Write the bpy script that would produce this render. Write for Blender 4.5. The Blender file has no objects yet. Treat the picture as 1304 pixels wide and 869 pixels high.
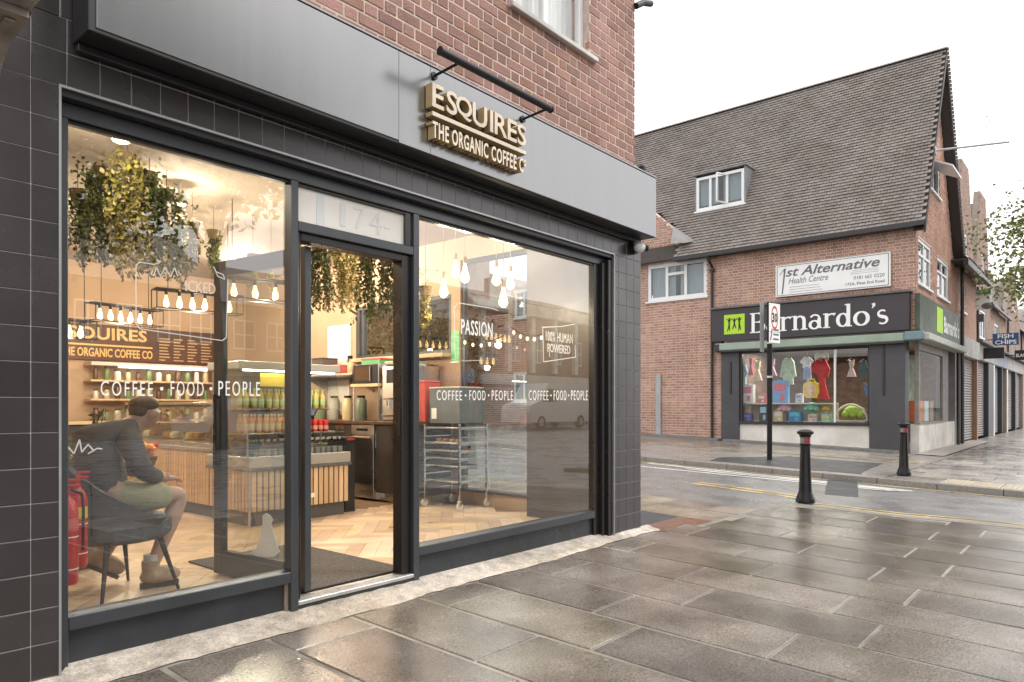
import bpy, bmesh, math, random
from mathutils import Vector, Matrix
R = math.radians
random.seed(7)
S = bpy.context.scene
C = S.collection

# ---------------------------------------------------------------- camera
F_PX, YAW, CY, HC = 901.2, 0.70404, 517.75, 1.22     # photo pixels, radians, horizon row, eye height
cam_d = bpy.data.cameras.new("camera"); cam = bpy.data.objects.new("camera", cam_d); C.objects.link(cam)
cam_d.sensor_fit = 'HORIZONTAL'; cam_d.sensor_width = 36.0; cam_d.lens = F_PX / 1304 * 36
cam_d.shift_y = (CY - 434.5) / 1304
cam_d.clip_start = 0.05; cam_d.clip_end = 2000
cam.location = (0, 0, HC); cam.rotation_euler = (R(90), 0, YAW - R(90))
S.camera = cam

# ---------------------------------------------------------------- sky, sun, exposure
SUN_EL, SUN_AZ = R(50), R(140)
w = bpy.data.worlds.new("World"); S.world = w; w.use_nodes = True
nt = w.node_tree; nt.nodes.clear()
n_out = nt.nodes.new('ShaderNodeOutputWorld'); n_bg = nt.nodes.new('ShaderNodeBackground')
n_sky = nt.nodes.new('ShaderNodeTexSky'); n_sky.sky_type = 'NISHITA'; n_sky.sun_disc = False
n_sky.sun_elevation = SUN_EL; n_sky.sun_rotation = SUN_AZ; n_sky.dust_density = 3.0
n_tc = nt.nodes.new('ShaderNodeTexCoord'); n_no = nt.nodes.new('ShaderNodeTexNoise')
n_no.inputs['Scale'].default_value = 2.2; n_no.inputs['Detail'].default_value = 5
n_cr = nt.nodes.new('ShaderNodeValToRGB')                      # overcast cloud deck
n_cr.color_ramp.elements[0].position = .3; n_cr.color_ramp.elements[0].color = (8.6, 8.55, 8.65, 1)
n_cr.color_ramp.elements[1].position = .7; n_cr.color_ramp.elements[1].color = (10.6, 10.35, 10.3, 1)
n_mx = nt.nodes.new('ShaderNodeMix'); n_mx.data_type = 'RGBA'; n_mx.inputs[0].default_value = .88
nt.links.new(n_tc.outputs['Generated'], n_no.inputs['Vector']); nt.links.new(n_no.outputs['Fac'], n_cr.inputs['Fac'])
nt.links.new(n_sky.outputs[0], n_mx.inputs[6]); nt.links.new(n_cr.outputs[0], n_mx.inputs[7])
nt.links.new(n_mx.outputs[2], n_bg.inputs['Color']); n_bg.inputs['Strength'].default_value = 0.1
nt.links.new(n_bg.outputs[0], n_out.inputs[0])
sun_d = bpy.data.lights.new("sun", 'SUN'); sun_d.energy = 1.0; sun_d.angle = R(16); sun_d.color = (1, .97, .92)
sun = bpy.data.objects.new("sun", sun_d); C.objects.link(sun)
sv = Vector((math.sin(SUN_AZ) * math.cos(SUN_EL), math.cos(SUN_AZ) * math.cos(SUN_EL), math.sin(SUN_EL)))
sun.rotation_euler = sv.to_track_quat('Z', 'Y').to_euler(); sun.location = (10, -10, 20)
S.view_settings.view_transform = 'Standard'; S.view_settings.look = 'None'
S.view_settings.exposure = 1.05; S.view_settings.gamma = 1; S.view_settings.use_curve_mapping = False
S.render.engine = 'CYCLES'
S.cycles.max_bounces = 8; S.cycles.diffuse_bounces = 4; S.cycles.glossy_bounces = 4
S.cycles.transparent_max_bounces = 14; S.cycles.transmission_bounces = 4
S.cycles.caustics_reflective = False; S.cycles.caustics_refractive = False
S.cycles.sample_clamp_indirect = 6; S.cycles.use_denoising = True; S.cycles.use_light_tree = True

# ---------------------------------------------------------------- photo pixel -> direction -> point on a known plane
def ray(x, y):
    r = (x - 652) / F_PX
    return (math.cos(YAW) + r * math.sin(YAW), math.sin(YAW) - r * math.cos(YAW), (CY - y) / F_PX)
def on_y(x, y, Y): d = ray(x, y); t = Y / d[1]; return Vector((d[0] * t, Y, HC + d[2] * t))
def on_x(x, y, X): d = ray(x, y); t = X / d[0]; return Vector((X, d[1] * t, HC + d[2] * t))
def on_z(x, y, z): d = ray(x, y); t = (z - HC) / d[2]; return Vector((d[0] * t, d[1] * t, z))
SL, FY = 0.035, 3.544                                          # cross-fall of the ground, shop front plane
def gz(y): return SL * (max(min(y, 60), -2.3) - FY)
def on_g(x, y, up=0):
    d = ray(x, y); t = (up - SL * FY - HC) / (d[2] - SL * d[1]); return Vector((d[0] * t, d[1] * t, HC + d[2] * t))

# ---------------------------------------------------------------- materials
MATS = {}
def _n(t, k, **kw):
    n = t.nodes.new(k)
    for a, b in kw.items(): setattr(n, a, b)
    return n
def pm(name, base, rough=.55, metal=0, var=.12, scale=4, rnd=0, bump=0, bscale=60, rvar=0, coat=0, spec=.5, emit=0, ecol=None, base2=None, stretch=None, dirt=0, ior=1.5, speck=0):
    """procedural principled material: noise-mixed colour, per-piece random value, roughness variation, fine bump"""
    if name in MATS: return MATS[name]
    m = bpy.data.materials.new(name); m.use_nodes = True; t = m.node_tree; L = t.links.new
    b = t.nodes['Principled BSDF']
    g = _n(t, 'ShaderNodeNewGeometry'); mp = _n(t, 'ShaderNodeMapping'); L(g.outputs['Position'], mp.inputs[0])
    if stretch: mp.inputs['Scale'].default_value = stretch
    no = _n(t, 'ShaderNodeTexNoise'); no.inputs['Scale'].default_value = scale; no.inputs['Detail'].default_value = 6; no.inputs['Roughness'].default_value = .62
    L(mp.outputs[0], no.inputs['Vector'])
    cr = _n(t, 'ShaderNodeValToRGB'); e = cr.color_ramp.elements
    c2 = base2 or tuple(min(1, c * (1 + var)) for c in base)
    c1 = base if base2 else tuple(c * (1 - var) for c in base)
    e[0].position = .32; e[1].position = .68; e[0].color = (*c1, 1); e[1].color = (*c2, 1)
    L(no.outputs['Fac'], cr.inputs['Fac']); col = cr.outputs[0]
    if rnd:
        oi = _n(t, 'ShaderNodeObjectInfo'); a = _n(t, 'ShaderNodeMath', operation='ADD'); f = _n(t, 'ShaderNodeMath', operation='FRACT')
        L(oi.outputs['Random'], a.inputs[0]); L(g.outputs['Random Per Island'], a.inputs[1]); L(a.outputs[0], f.inputs[0])
        mr = _n(t, 'ShaderNodeMapRange'); mr.inputs[3].default_value = 1 - rnd; mr.inputs[4].default_value = 1 + rnd; L(f.outputs[0], mr.inputs[0])
        hs = _n(t, 'ShaderNodeHueSaturation'); L(mr.outputs[0], hs.inputs['Value']); L(col, hs.inputs['Color'])
        f2 = _n(t, 'ShaderNodeMath', operation='MULTIPLY'); f2.inputs[1].default_value = 7.31; L(f.outputs[0], f2.inputs[0])
        f3 = _n(t, 'ShaderNodeMath', operation='FRACT'); L(f2.outputs[0], f3.inputs[0])
        m2 = _n(t, 'ShaderNodeMapRange'); m2.inputs[3].default_value = .5 - rnd * .05; m2.inputs[4].default_value = .5 + rnd * .05; L(f3.outputs[0], m2.inputs[0]); L(m2.outputs[0], hs.inputs['Hue'])
        m3 = _n(t, 'ShaderNodeMapRange'); m3.inputs[3].default_value = 1 - rnd * .6; m3.inputs[4].default_value = 1 + rnd * .3; L(f3.outputs[0], m3.inputs[0]); L(m3.outputs[0], hs.inputs['Saturation'])
        col = hs.outputs[0]
    if dirt:
        n2 = _n(t, 'ShaderNodeTexNoise'); n2.inputs['Scale'].default_value = 1.3; n2.inputs['Detail'].default_value = 8; L(g.outputs['Position'], n2.inputs['Vector'])
        r2 = _n(t, 'ShaderNodeValToRGB'); r2.color_ramp.elements[0].position = .42; r2.color_ramp.elements[1].position = .62
        r2.color_ramp.elements[0].color = (1, 1, 1, 1); k = 1 - dirt; r2.color_ramp.elements[1].color = (k, k * .98, k * .93, 1)
        L(n2.outputs['Fac'], r2.inputs[0]); mm = _n(t, 'ShaderNodeMix', data_type='RGBA', blend_type='MULTIPLY'); mm.inputs[0].default_value = 1
        L(col, mm.inputs[6]); L(r2.outputs[0], mm.inputs[7]); col = mm.outputs[2]
    if speck:
        n5 = _n(t, 'ShaderNodeTexNoise'); n5.inputs['Scale'].default_value = 85; n5.inputs['Detail'].default_value = 3; L(g.outputs['Position'], n5.inputs['Vector'])
        r5 = _n(t, 'ShaderNodeMapRange'); r5.inputs[1].default_value = .35; r5.inputs[2].default_value = .65; r5.inputs[3].default_value = 1 - speck; r5.inputs[4].default_value = 1 + speck; L(n5.outputs['Fac'], r5.inputs[0])
        v5 = _n(t, 'ShaderNodeTexVoronoi'); v5.inputs['Scale'].default_value = 5; L(g.outputs['Position'], v5.inputs['Vector'])          # trodden gum spots
        c5 = _n(t, 'ShaderNodeMapRange'); c5.inputs[1].default_value = .055; c5.inputs[2].default_value = .075; c5.inputs[3].default_value = 1.45; c5.inputs[4].default_value = 1; L(v5.outputs['Distance'], c5.inputs[0])
        k5 = _n(t, 'ShaderNodeMath', operation='MULTIPLY'); L(r5.outputs[0], k5.inputs[0]); L(c5.outputs[0], k5.inputs[1])
        h5 = _n(t, 'ShaderNodeHueSaturation'); L(k5.outputs[0], h5.inputs['Value']); L(col, h5.inputs['Color']); col = h5.outputs[0]
    L(col, b.inputs['Base Color'])
    b.inputs['Roughness'].default_value = rough; b.inputs['Metallic'].default_value = metal
    b.inputs['Specular IOR Level'].default_value = spec; b.inputs['IOR'].default_value = ior; b.inputs['Coat Weight'].default_value = coat
    if rvar:
        n3 = _n(t, 'ShaderNodeTexNoise'); n3.inputs['Scale'].default_value = 1.7; n3.inputs['Detail'].default_value = 7; L(g.outputs['Position'], n3.inputs['Vector'])
        m4 = _n(t, 'ShaderNodeMapRange'); m4.inputs[1].default_value = .36; m4.inputs[2].default_value = .64
        m4.inputs[3].default_value = max(.03, rough - rvar); m4.inputs[4].default_value = rough + rvar; L(n3.outputs['Fac'], m4.inputs[0]); L(m4.outputs[0], b.inputs['Roughness'])
    if bump:
        n4 = _n(t, 'ShaderNodeTexNoise'); n4.inputs['Scale'].default_value = bscale; n4.inputs['Detail'].default_value = 4; L(g.outputs['Position'], n4.inputs['Vector'])
        bu = _n(t, 'ShaderNodeBump'); bu.inputs['Strength'].default_value = bump; bu.inputs['Distance'].default_value = .01
        L(n4.outputs['Fac'], bu.inputs['Height']); L(bu.outputs[0], b.inputs['Normal'])
    if emit:
        b.inputs['Emission Color'].default_value = (*(ecol or base), 1); b.inputs['Emission Strength'].default_value = emit
    MATS[name] = m; return m
def glass(name, tint=(.95, .97, .96), ior=1.8, rough=0.0, milky=0):
    if name in MATS: return MATS[name]
    m = bpy.data.materials.new(name); m.use_nodes = True; t = m.node_tree; L = t.links.new; t.nodes.clear()
    o = _n(t, 'ShaderNodeOutputMaterial'); tr = _n(t, 'ShaderNodeBsdfTransparent'); tr.inputs[0].default_value = (*tint, 1)
    gl = _n(t, 'ShaderNodeBsdfGlossy'); gl.inputs['Roughness'].default_value = rough; gl.inputs['Color'].default_value = (1, 1, 1, 1)
    fr = _n(t, 'ShaderNodeFresnel'); fr.inputs['IOR'].default_value = ior; g = _n(t, 'ShaderNodeNewGeometry')
    inv = _n(t, 'ShaderNodeMath', operation='SUBTRACT'); inv.inputs[0].default_value = 1; L(g.outputs['Backfacing'], inv.inputs[1])
    mu = _n(t, 'ShaderNodeMath', operation='MULTIPLY'); L(fr.outputs[0], mu.inputs[0]); L(inv.outputs[0], mu.inputs[1])
    mx = _n(t, 'ShaderNodeMixShader'); L(mu.outputs[0], mx.inputs[0]); L(tr.outputs[0], mx.inputs[1]); L(gl.outputs[0], mx.inputs[2])
    last = mx.outputs[0]
    if milky:
        df0 = _n(t, 'ShaderNodeBsdfDiffuse'); df0.inputs[0].default_value = (.88, .88, .86, 1); tl_ = _n(t, 'ShaderNodeBsdfTranslucent'); tl_.inputs[0].default_value = (.9, .9, .88, 1); df = _n(t, 'ShaderNodeMixShader'); df.inputs[0].default_value = .22; L(df0.outputs[0], df.inputs[1]); L(tl_.outputs[0], df.inputs[2]); m2 = _n(t, 'ShaderNodeMixShader'); m2.inputs[0].default_value = milky
        L(last, m2.inputs[1]); L(df.outputs[0], m2.inputs[2]); last = m2.outputs[0]
    L(last, o.inputs[0]); MATS[name] = m; return m

# ---------------------------------------------------------------- mesh builder
class MB:
    def __init__(s): s.v = []; s.f = []
    def add(s, vs, fs):
        k = len(s.v); s.v += [tuple(v) for v in vs]; s.f += [tuple(i + k for i in f) for f in fs]; return s
    def box(s, a, b, c=0.0):
        x0, y0, z0 = (min(a[i], b[i]) for i in range(3)); x1, y1, z1 = (max(a[i], b[i]) for i in range(3))
        if c <= 0:
            vs = [(x0,y0,z0),(x1,y0,z0),(x1,y1,z0),(x0,y1,z0),(x0,y0,z1),(x1,y0,z1),(x1,y1,z1),(x0,y1,z1)]
            return s.add(vs, [(0,3,2,1),(4,5,6,7),(0,1,5,4),(1,2,6,5),(2,3,7,6),(3,0,4,7)])
        c = min(c, .45 * min(x1 - x0, y1 - y0, z1 - z0)); vs = []; idx = {}
        for sx in (0, 1):
            for sy in (0, 1):
                for sz in (0, 1):
                    for ax in range(3):
                        p = [(x0, x1)[sx], (y0, y1)[sy], (z0, z1)[sz]]; q = [(1, -1)[sx], (1, -1)[sy], (1, -1)[sz]]
                        for k in range(3):
                            if k != ax: p[k] += q[k] * c
                        idx[(sx, sy, sz, ax)] = len(vs); vs.append(p)
        fs = []
        for ax in range(3):
            o = [k for k in range(3) if k != ax]
            for sd in (0, 1):
                cyc = [(0, 0), (1, 0), (1, 1), (0, 1)]; f = []
                for u, v_ in cyc:
                    k = [0, 0, 0]; k[ax] = sd; k[o[0]] = u; k[o[1]] = v_; f.append(idx[(*k, ax)])
                fs.append(f)
            for u in (0, 1):
                for v_ in (0, 1):
                    k0 = [0, 0, 0]; k0[o[0]] = u; k0[o[1]] = v_; k1 = list(k0); k1[ax] = 1
                    fs.append([idx[(*k0, o[0])], idx[(*k1, o[0])], idx[(*k1, o[1])], idx[(*k0, o[1])]])
        for sx in (0, 1):
            for sy in (0, 1):
                for sz in (0, 1): fs.append([idx[(sx, sy, sz, a_)] for a_ in range(3)])
        cen = Vector(((x0 + x1) / 2, (y0 + y1) / 2, (z0 + z1) / 2)); out = []
        for f in fs:
            p = [Vector(vs[i]) for i in f]; nn = (p[1] - p[0]).cross(p[2] - p[0]); mid = sum(p, Vector()) / len(p)
            out.append(f if nn.dot(mid - cen) > 0 else f[::-1])
        return s.add(vs, out)
    def cyl(s, p0, p1, r0, r1=None, n=12, cap=True):
        p0, p1 = Vector(p0), Vector(p1); r1 = r0 if r1 is None else r1
        d = (p1 - p0).normalized(); u = d.orthogonal().normalized(); v = d.cross(u); vs = []
        for p, r in ((p0, r0), (p1, r1)):
            for i in range(n):
                a = 2 * math.pi * i / n; vs.append(p + u * (math.cos(a) * r) + v * (math.sin(a) * r))
        fs = [(i, (i + 1) % n, n + (i + 1) % n, n + i) for i in range(n)]
        if cap: fs += [tuple(range(n))[::-1], tuple(range(n, 2 * n))]
        return s.add(vs, fs)
    def lathe(s, prof, c=(0, 0, 0), n=16, sx=1, sy=1):
        vs = []; m = len(prof)
        for r, z in prof:
            for i in range(n):
                a = 2 * math.pi * i / n; vs.append((c[0] + math.cos(a) * r * sx, c[1] + math.sin(a) * r * sy, c[2] + z))
        fs = [(j * n + i, j * n + (i + 1) % n, (j + 1) * n + (i + 1) % n, (j + 1) * n + i) for j in range(m - 1) for i in range(n)]
        fs += [tuple(range(n))[::-1], tuple(range((m - 1) * n, m * n))]
        return s.add(vs, fs)
    def tube(s, pts, r, n=8):
        for a, b in zip(pts[:-1], pts[1:]): s.cyl(a, b, r, r, n)
        return s
    def quad(s, a, b, c, d): return s.add([a, b, c, d], [(0, 1, 2, 3)])
    def prism(s, poly, fn, d0, d1):
        """poly: 2D outline; fn(u, v, d) -> 3D point; extruded from depth d0 to d1"""
        n = len(poly); vs = [fn(u, v, d0) for u, v in poly] + [fn(u, v, d1) for u, v in poly]
        return s.add(vs, [tuple(range(n)), tuple(range(2 * n - 1, n - 1, -1))] + [(i, n + i, n + (i + 1) % n, (i + 1) % n) for i in range(n)])
    def ell(s, c, r, n=12, m=8):
        prof = [(max(.001, math.sin(math.pi * j / m)), -math.cos(math.pi * j / m)) for j in range(m + 1)]
        vs = []
        for q, z in prof:
            for i in range(n):
                a = 2 * math.pi * i / n; vs.append((c[0] + math.cos(a) * q * r[0], c[1] + math.sin(a) * q * r[1], c[2] + z * r[2]))
        return s.add(vs, [(j * n + i, j * n + (i + 1) % n, (j + 1) * n + (i + 1) % n, (j + 1) * n + i) for j in range(m) for i in range(n)])
    def xf(s, M):
        s.v = [tuple(M @ Vector(v)) for v in s.v]; return s
    def mesh(s, name, smooth=False):
        me = bpy.data.meshes.new(name); me.from_pydata(s.v, [], s.f); me.update()
        bm = bmesh.new(); bm.from_mesh(me); bmesh.ops.recalc_face_normals(bm, faces=bm.faces[:]); bm.to_mesh(me); bm.free()
        if smooth:
            me.polygons.foreach_set('use_smooth', [True] * len(me.polygons))
            try: me.set_sharp_from_angle(angle=R(40))
            except Exception: pass
        return me
W = {}
def link(name, data, parent=None, mat=None, loc=None, M=None):
    o = bpy.data.objects.new(name, data); C.objects.link(o)
    M = M if M is not None else Matrix.Translation(loc or (0, 0, 0))
    o.matrix_basis = M
    if mat is not None and data is not None and len(data.materials) == 0: data.materials.append(mat)
    W[o.name] = M
    if parent is not None:
        o.parent = parent; o.matrix_parent_inverse = W[parent.name].inverted()
    return o
def obj(name, mb, mat, parent=None, smooth=False, kind=None):
    o = link(name, mb.mesh(name, smooth) if isinstance(mb, MB) else mb, parent, mat)
    if kind: o['kind'] = kind
    return o
def tag(o, label, cat, group=None):
    o['label'] = label; o['category'] = cat
    if group: o['group'] = group
    return o
def thing(name, loc, label, cat, group=None): return tag(link(name, None, loc=loc), label, cat, group)
def struct(name, mb, mat, label=None):
    o = obj(name, mb, mat, kind='structure')
    if label: o['label'] = label
    return o
def dup(root, M, label=None, group=None):
    """copy a thing, its parts and sub-parts; M = new world matrix of the root"""
    r = root.copy(); C.objects.link(r); r.matrix_basis = M; W[r.name] = M
    if label: r['label'] = label
    if group: r['group'] = group
    for ch in [c for c in root.children]:
        c = ch.copy(); C.objects.link(c); c.parent = r
        for g in ch.children:
            d = g.copy(); C.objects.link(d); d.parent = c
    return r
def T(x, y, z, rz=0, s=1): return Matrix.Translation((x, y, z)) @ Matrix.Rotation(rz, 4, 'Z') @ Matrix.Scale(s, 4)

# ---------------------------------------------------------------- lettering (flat or raised meshes from the built-in font)
def text_mb(body, height, depth=.002, bold=0.0, cond=1.0, space=1.0, shear=0):
    cu = bpy.data.curves.new('lettering', 'FONT'); cu.body = body; cu.size = 1; cu.extrude = .5; cu.offset = bold
    cu.space_character = space; cu.resolution_u = 3; cu.shear = shear
    ob = bpy.data.objects.new('lettering', cu); C.objects.link(ob)
    dg = bpy.context.evaluated_depsgraph_get(); me = bpy.data.meshes.new_from_object(ob.evaluated_get(dg))
    mb = MB(); vs = [v.co.copy() for v in me.vertices]
    x0 = min(v.x for v in vs); x1 = max(v.x for v in vs); y0 = min(v.y for v in vs); y1 = max(v.y for v in vs); k = height / (y1 - y0)
    mb.v = [((v.x - x0) * k * cond, (v.y - y0) * k, v.z * depth) for v in vs]; mb.f = [tuple(p.vertices) for p in me.polygons]
    mb.w = (x1 - x0) * k * cond
    bpy.data.objects.remove(ob); bpy.data.curves.remove(cu); bpy.data.meshes.remove(me)
    return mb
def text_on_y(body, x0, x1, z, h, Y, depth=.003, **kw):
    """lettering on a wall plane facing -Y, from x0 to x1, baseline z"""
    t = text_mb(body, h, depth, **kw); k = (x1 - x0) / t.w
    t.v = [(x0 + v[0] * k, Y + v[2], z + v[1]) for v in t.v]; return t
def text_on_x(body, y0, y1, z, h, X, depth=.003, **kw):
    """lettering on a wall plane facing -X; reads from y0 (left) towards smaller y1"""
    t = text_mb(body, h, depth, **kw); k = (y1 - y0) / t.w
    t.v = [(X + v[2], y0 + v[0] * k, z + v[1]) for v in t.v]; return t

def flemish(u0, u1, v0, v1, L=.208, H=.104, course=.0815, j=.012):
    """brick rectangles of a Flemish-bond wall"""
    out = []; r = 0; v = v0
    while v < v1 - .01:
        u = u0 - (L / 2 + H / 2 + 2 * 0) * (r % 2) - random.uniform(0, .004); st = True
        while u < u1:
            w_ = L if st else H; a, b = max(u, u0), min(u + w_ - j, u1)
            if b - a > .025: out.append((a, b, v, min(v + course - j, v1)))
            u += w_; st = not st
        v += course; r += 1
    return out
def in_poly(x, y, P):
    c = False; n = len(P)
    for i in range(n):
        (x1, y1), (x2, y2) = P[i], P[i - 1]
        if (y1 > y) != (y2 > y) and x < (x2 - x1) * (y - y1) / (y2 - y1) + x1: c = not c
    return c
def cut(rects, holes):
    out = []
    for a, b, c, d in rects:
        ok = True
        for (h0, h1, g0, g1) in holes:
            if c < g1 - .01 and d > g0 + .01 and a < h1 and b > h0:
                if a < h0 - .03 and b <= h1: b = h0
                elif b > h1 + .03 and a >= h0: a = h1
                elif a < h0 - .03 and b > h1 + .03: b = h0
                else: ok = False
        if ok and b - a > .02: out.append((a, b, c, d))
    return out

# ================================================================ SETTING: ground, roads, pavements
ASPH = pm('wet_asphalt', (.19, .186, .182), .3, var=.18, scale=2.5, bump=.1, bscale=160, rvar=.08, ior=1.7)
ASPH2 = pm('patched_asphalt', (.045, .046, .05), .4, var=.2, scale=3, bump=.5, bscale=160, rvar=.1)
SLAB = pm('wet_paving_stone', (.115, .095, .078), .1, base2=(.245, .218, .185), scale=1.4, rnd=.26, bump=.19, bscale=75, rvar=.08, dirt=.3, ior=1.6, speck=.34)
SLABW = pm('buff_paving_stone', (.2, .165, .125), .34, base2=(.33, .28, .22), scale=2, rnd=.2, bump=.25, bscale=85, rvar=.15, dirt=.2)
SLABF = pm('grey_striped_paving', (.18, .16, .14), .24, base2=(.33, .3, .265), scale=1.5, rnd=.45, bump=.2, bscale=60, rvar=.12)
BED = pm('pointing_mortar', (.11, .097, .08), .4, base2=(.33, .305, .27), scale=2.2, bump=.5, bscale=120)
KERB = pm('granite_kerb', (.24, .22, .2), .4, var=.25, scale=30, rnd=.12, bump=.2, rvar=.1)
YEL = pm('road_yellow_paint', (.6, .46, .2), .42, var=.3, scale=14, rvar=.1, dirt=.5)
WHI = pm('road_white_paint', (.62, .61, .58), .42, var=.16, scale=14, rvar=.1, dirt=.25)
TACT = pm('tactile_buff', (.42, .36, .26), .4, var=.16, scale=8, rnd=.14)
MORT = pm('rough_cement', (.56, .5, .43), .8, var=.3, scale=11, bump=1, bscale=45, dirt=.35, speck=.2)
REDP = pm('red_brown_patch', (.18, .09, .06), .3, var=.25, scale=9, bump=.3, rvar=.12)

def rz(x, y): return gz(y) - .018 - .082 * max(0, min(1, (x - 10.4) / 2.6))
def gquad(mb, pts, up=0.0):
    mb.add([(p[0], p[1], gz(p[1]) + up) for p in pts], [tuple(range(len(pts)))])
g = MB(); ys = [-600, -2.3, 60, 900]; zs = [gz(-2.3) - .5, gz(-2.3) - .16, gz(60) - .14, gz(60) - .14]
for i in range(3):
    g.add([(-700, ys[i], zs[i]), (900, ys[i], zs[i]), (900, ys[i + 1], zs[i + 1]), (-700, ys[i + 1], zs[i + 1])], [(0, 1, 2, 3)])
struct('ground', g, pm('ground_asphalt', (.07, .07, .072), .5, var=.2, scale=1))
# side road between the two corners
rd = MB(); xs = [(8.1, -2.4), (8.1, 60)]
for xa, xb in ((6.6, 10.4), (10.4, 13.0), (13.0, 13.4)):
    for ya, yb in ((-2.5, -2.3), (-2.3, 59)): rd.quad((xa, ya, rz(xa, ya)), (xb, ya, rz(xb, ya)), (xb, yb, rz(xb, yb)), (xa, yb, rz(xa, yb)))
struct('side_road', rd, ASPH)
mr_ = MB(); mr_.quad((-90, -19, .03), (160, -19, .03), (160, -2.42, gz(-2.3) - .12), (-90, -2.42, gz(-2.3) - .12))
struct('main_road', mr_, ASPH)
op = MB(); op.box((-60, -27.5, -.5), (120, -19.05, .13)); struct('pavement_opposite', op, SLABF)

# kerb of the near corner (photo pixels on the ground)
KN = [on_g(1013, 641), on_g(1060, 646), on_g(1140, 655.5), on_g(1222, 662.5), on_g(1304, 671)]
KN = [(p.x, p.y) for p in KN]; dxy = (KN[-1][0] - KN[-2][0], KN[-1][1] - KN[-2][1]); KN.append((KN[-1][0] + dxy[0] * 4, KN[-1][1] + dxy[1] * 4))
def kx(y):
    for (x1, y1), (x2, y2) in zip(KN[:-1], KN[1:]):
        if y2 <= y <= y1: return x1 + (x2 - x1) * (y1 - y) / (y1 - y2)
    return KN[0][0] if y > KN[0][1] else KN[-1][0]
YB = on_g(907, 667).y                                          # where the shop-front paving ends at the corner
# main pavement: bedding sheet + single slabs in courses across the pavement
mp_ = MB(); edge = [(x - .02, y) for x, y in KN]
poly = [(-14, -2.3), (-14, FY), (6.05, FY), (6.35, YB + .1), (KN[0][0] - .05, YB)] + edge[1:] ; poly = [p for p in poly if p[1] >= -2.31] + [(edge[-1][0], -2.3)]
gquad(mp_, poly, -.0055)
main_pav = struct('pavement_main', mp_, BED)
def slab_obj(parent, x0, x1, y0, y1, mat, th=.05, up=0.0, name='paving_slab', c=.0035, tilt=.0022):
    zc = gz((y0 + y1) / 2); L_, W_ = x1 - x0, y1 - y0; mb = MB(); mb.box((-L_ / 2, -W_ / 2, -th), (L_ / 2, W_ / 2, 0), c)
    M = Matrix.Translation(((x0 + x1) / 2, (y0 + y1) / 2, zc + up + random.uniform(-.002, .002))) @ Matrix.Rotation(math.atan(SL) + random.uniform(-tilt, tilt), 4, 'X') @ Matrix.Rotation(random.uniform(-tilt, tilt), 4, 'Y')
    return link(name, mb.mesh(name), parent, mat, M=M)
jn, CW, LN = .017, .535, 1.07                                   # courses and joints measured in the photograph
for k in range(-7, 16):
    x0 = 3.61 + CW * k; x1 = x0 + CW; ytop = 3.40 if x0 < 6.4 else YB
    y = 1.37 if k % 2 == 0 else 1.02
    while y < ytop: y += LN
    ys = [y - LN * i + random.uniform(-.03, .03) for i in range(0, 6)]; ys[0] = ytop
    for y1, y0 in zip(ys[:-1], ys[1:]):
        y0 = max(y0, -2.25)
        if y1 - y0 < .12 or y1 < (max(-2.1, .78 * x0 - 4.6) if x0 < 3 else -1.9): continue
        ke = min(kx(y1), kx(y0)) - .16
        if x0 > ke - .12: continue
        xe = min(x1, ke); slab_obj(main_pav, x0 + jn, xe - jn, y0 + jn / 2, y1 - jn / 2, SLAB)
for (x1, y1), (x2, y2) in zip(KN[:-1], KN[1:]):                # kerb stones
    n = max(1, round(math.hypot(x2 - x1, y2 - y1) / .9))
    for i in range(n):
        a, b = Vector((x1 + (x2 - x1) * i / n, y1 + (y2 - y1) * i / n, 0)), Vector((x1 + (x2 - x1) * (i + 1) / n, y1 + (y2 - y1) * (i + 1) / n, 0))
        if b.y < -2.3: continue
        d = (b - a).normalized(); nrm = Vector((-d.y, d.x, 0)) * -.15; nrm = nrm if nrm.x < 0 else -nrm
        a, b = a + d * .004, b - d * .004; ps = [a, b, b + nrm, a + nrm]; mb = MB()
        mb.add([(p.x, p.y, gz(p.y) - .12) for p in ps] + [(p.x, p.y, gz(p.y) - .001) for p in ps], [(3, 2, 1, 0), (4, 5, 6, 7), (0, 1, 5, 4), (1, 2, 6, 5), (2, 3, 7, 6), (3, 0, 4, 7)])
        obj('kerb_stone', mb, KERB, main_pav)
# cement fillet along the foot of the shop front
mf = MB(); pts = []; n = 90
for i in range(n + 1):
    x = .3 + (6.28 - .3) * i / n
    wd = .10 + .014 * math.sin(x * 3.1) + .008 * math.sin(x * 11 + 1) + random.uniform(-.012, .012) - .03 * max(0, (x - 3.2) / 3)
    base = 3.665 if 1.1 < x < 5.65 else 3.56
    pts.append((x, base, 3.50 - wd))
rows_ = 6; vv = []
for (xa, ba, fa) in pts:
    for k in range(rows_):
        f_ = k / (rows_ - 1); y_ = ba + (fa - ba) * f_; vv.append((xa, y_, gz(y_) + .001 + .034 * (1 - f_) ** 1.3 + (random.uniform(0, .009) if 0 < k < rows_ - 1 else 0)))
mf.add(vv, [(i * rows_ + k, (i + 1) * rows_ + k, (i + 1) * rows_ + k + 1, i * rows_ + k + 1) for i in range(len(pts) - 1) for k in range(rows_ - 1)])
obj('cement_fillet', mf, MORT, main_pav, smooth=True)

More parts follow.
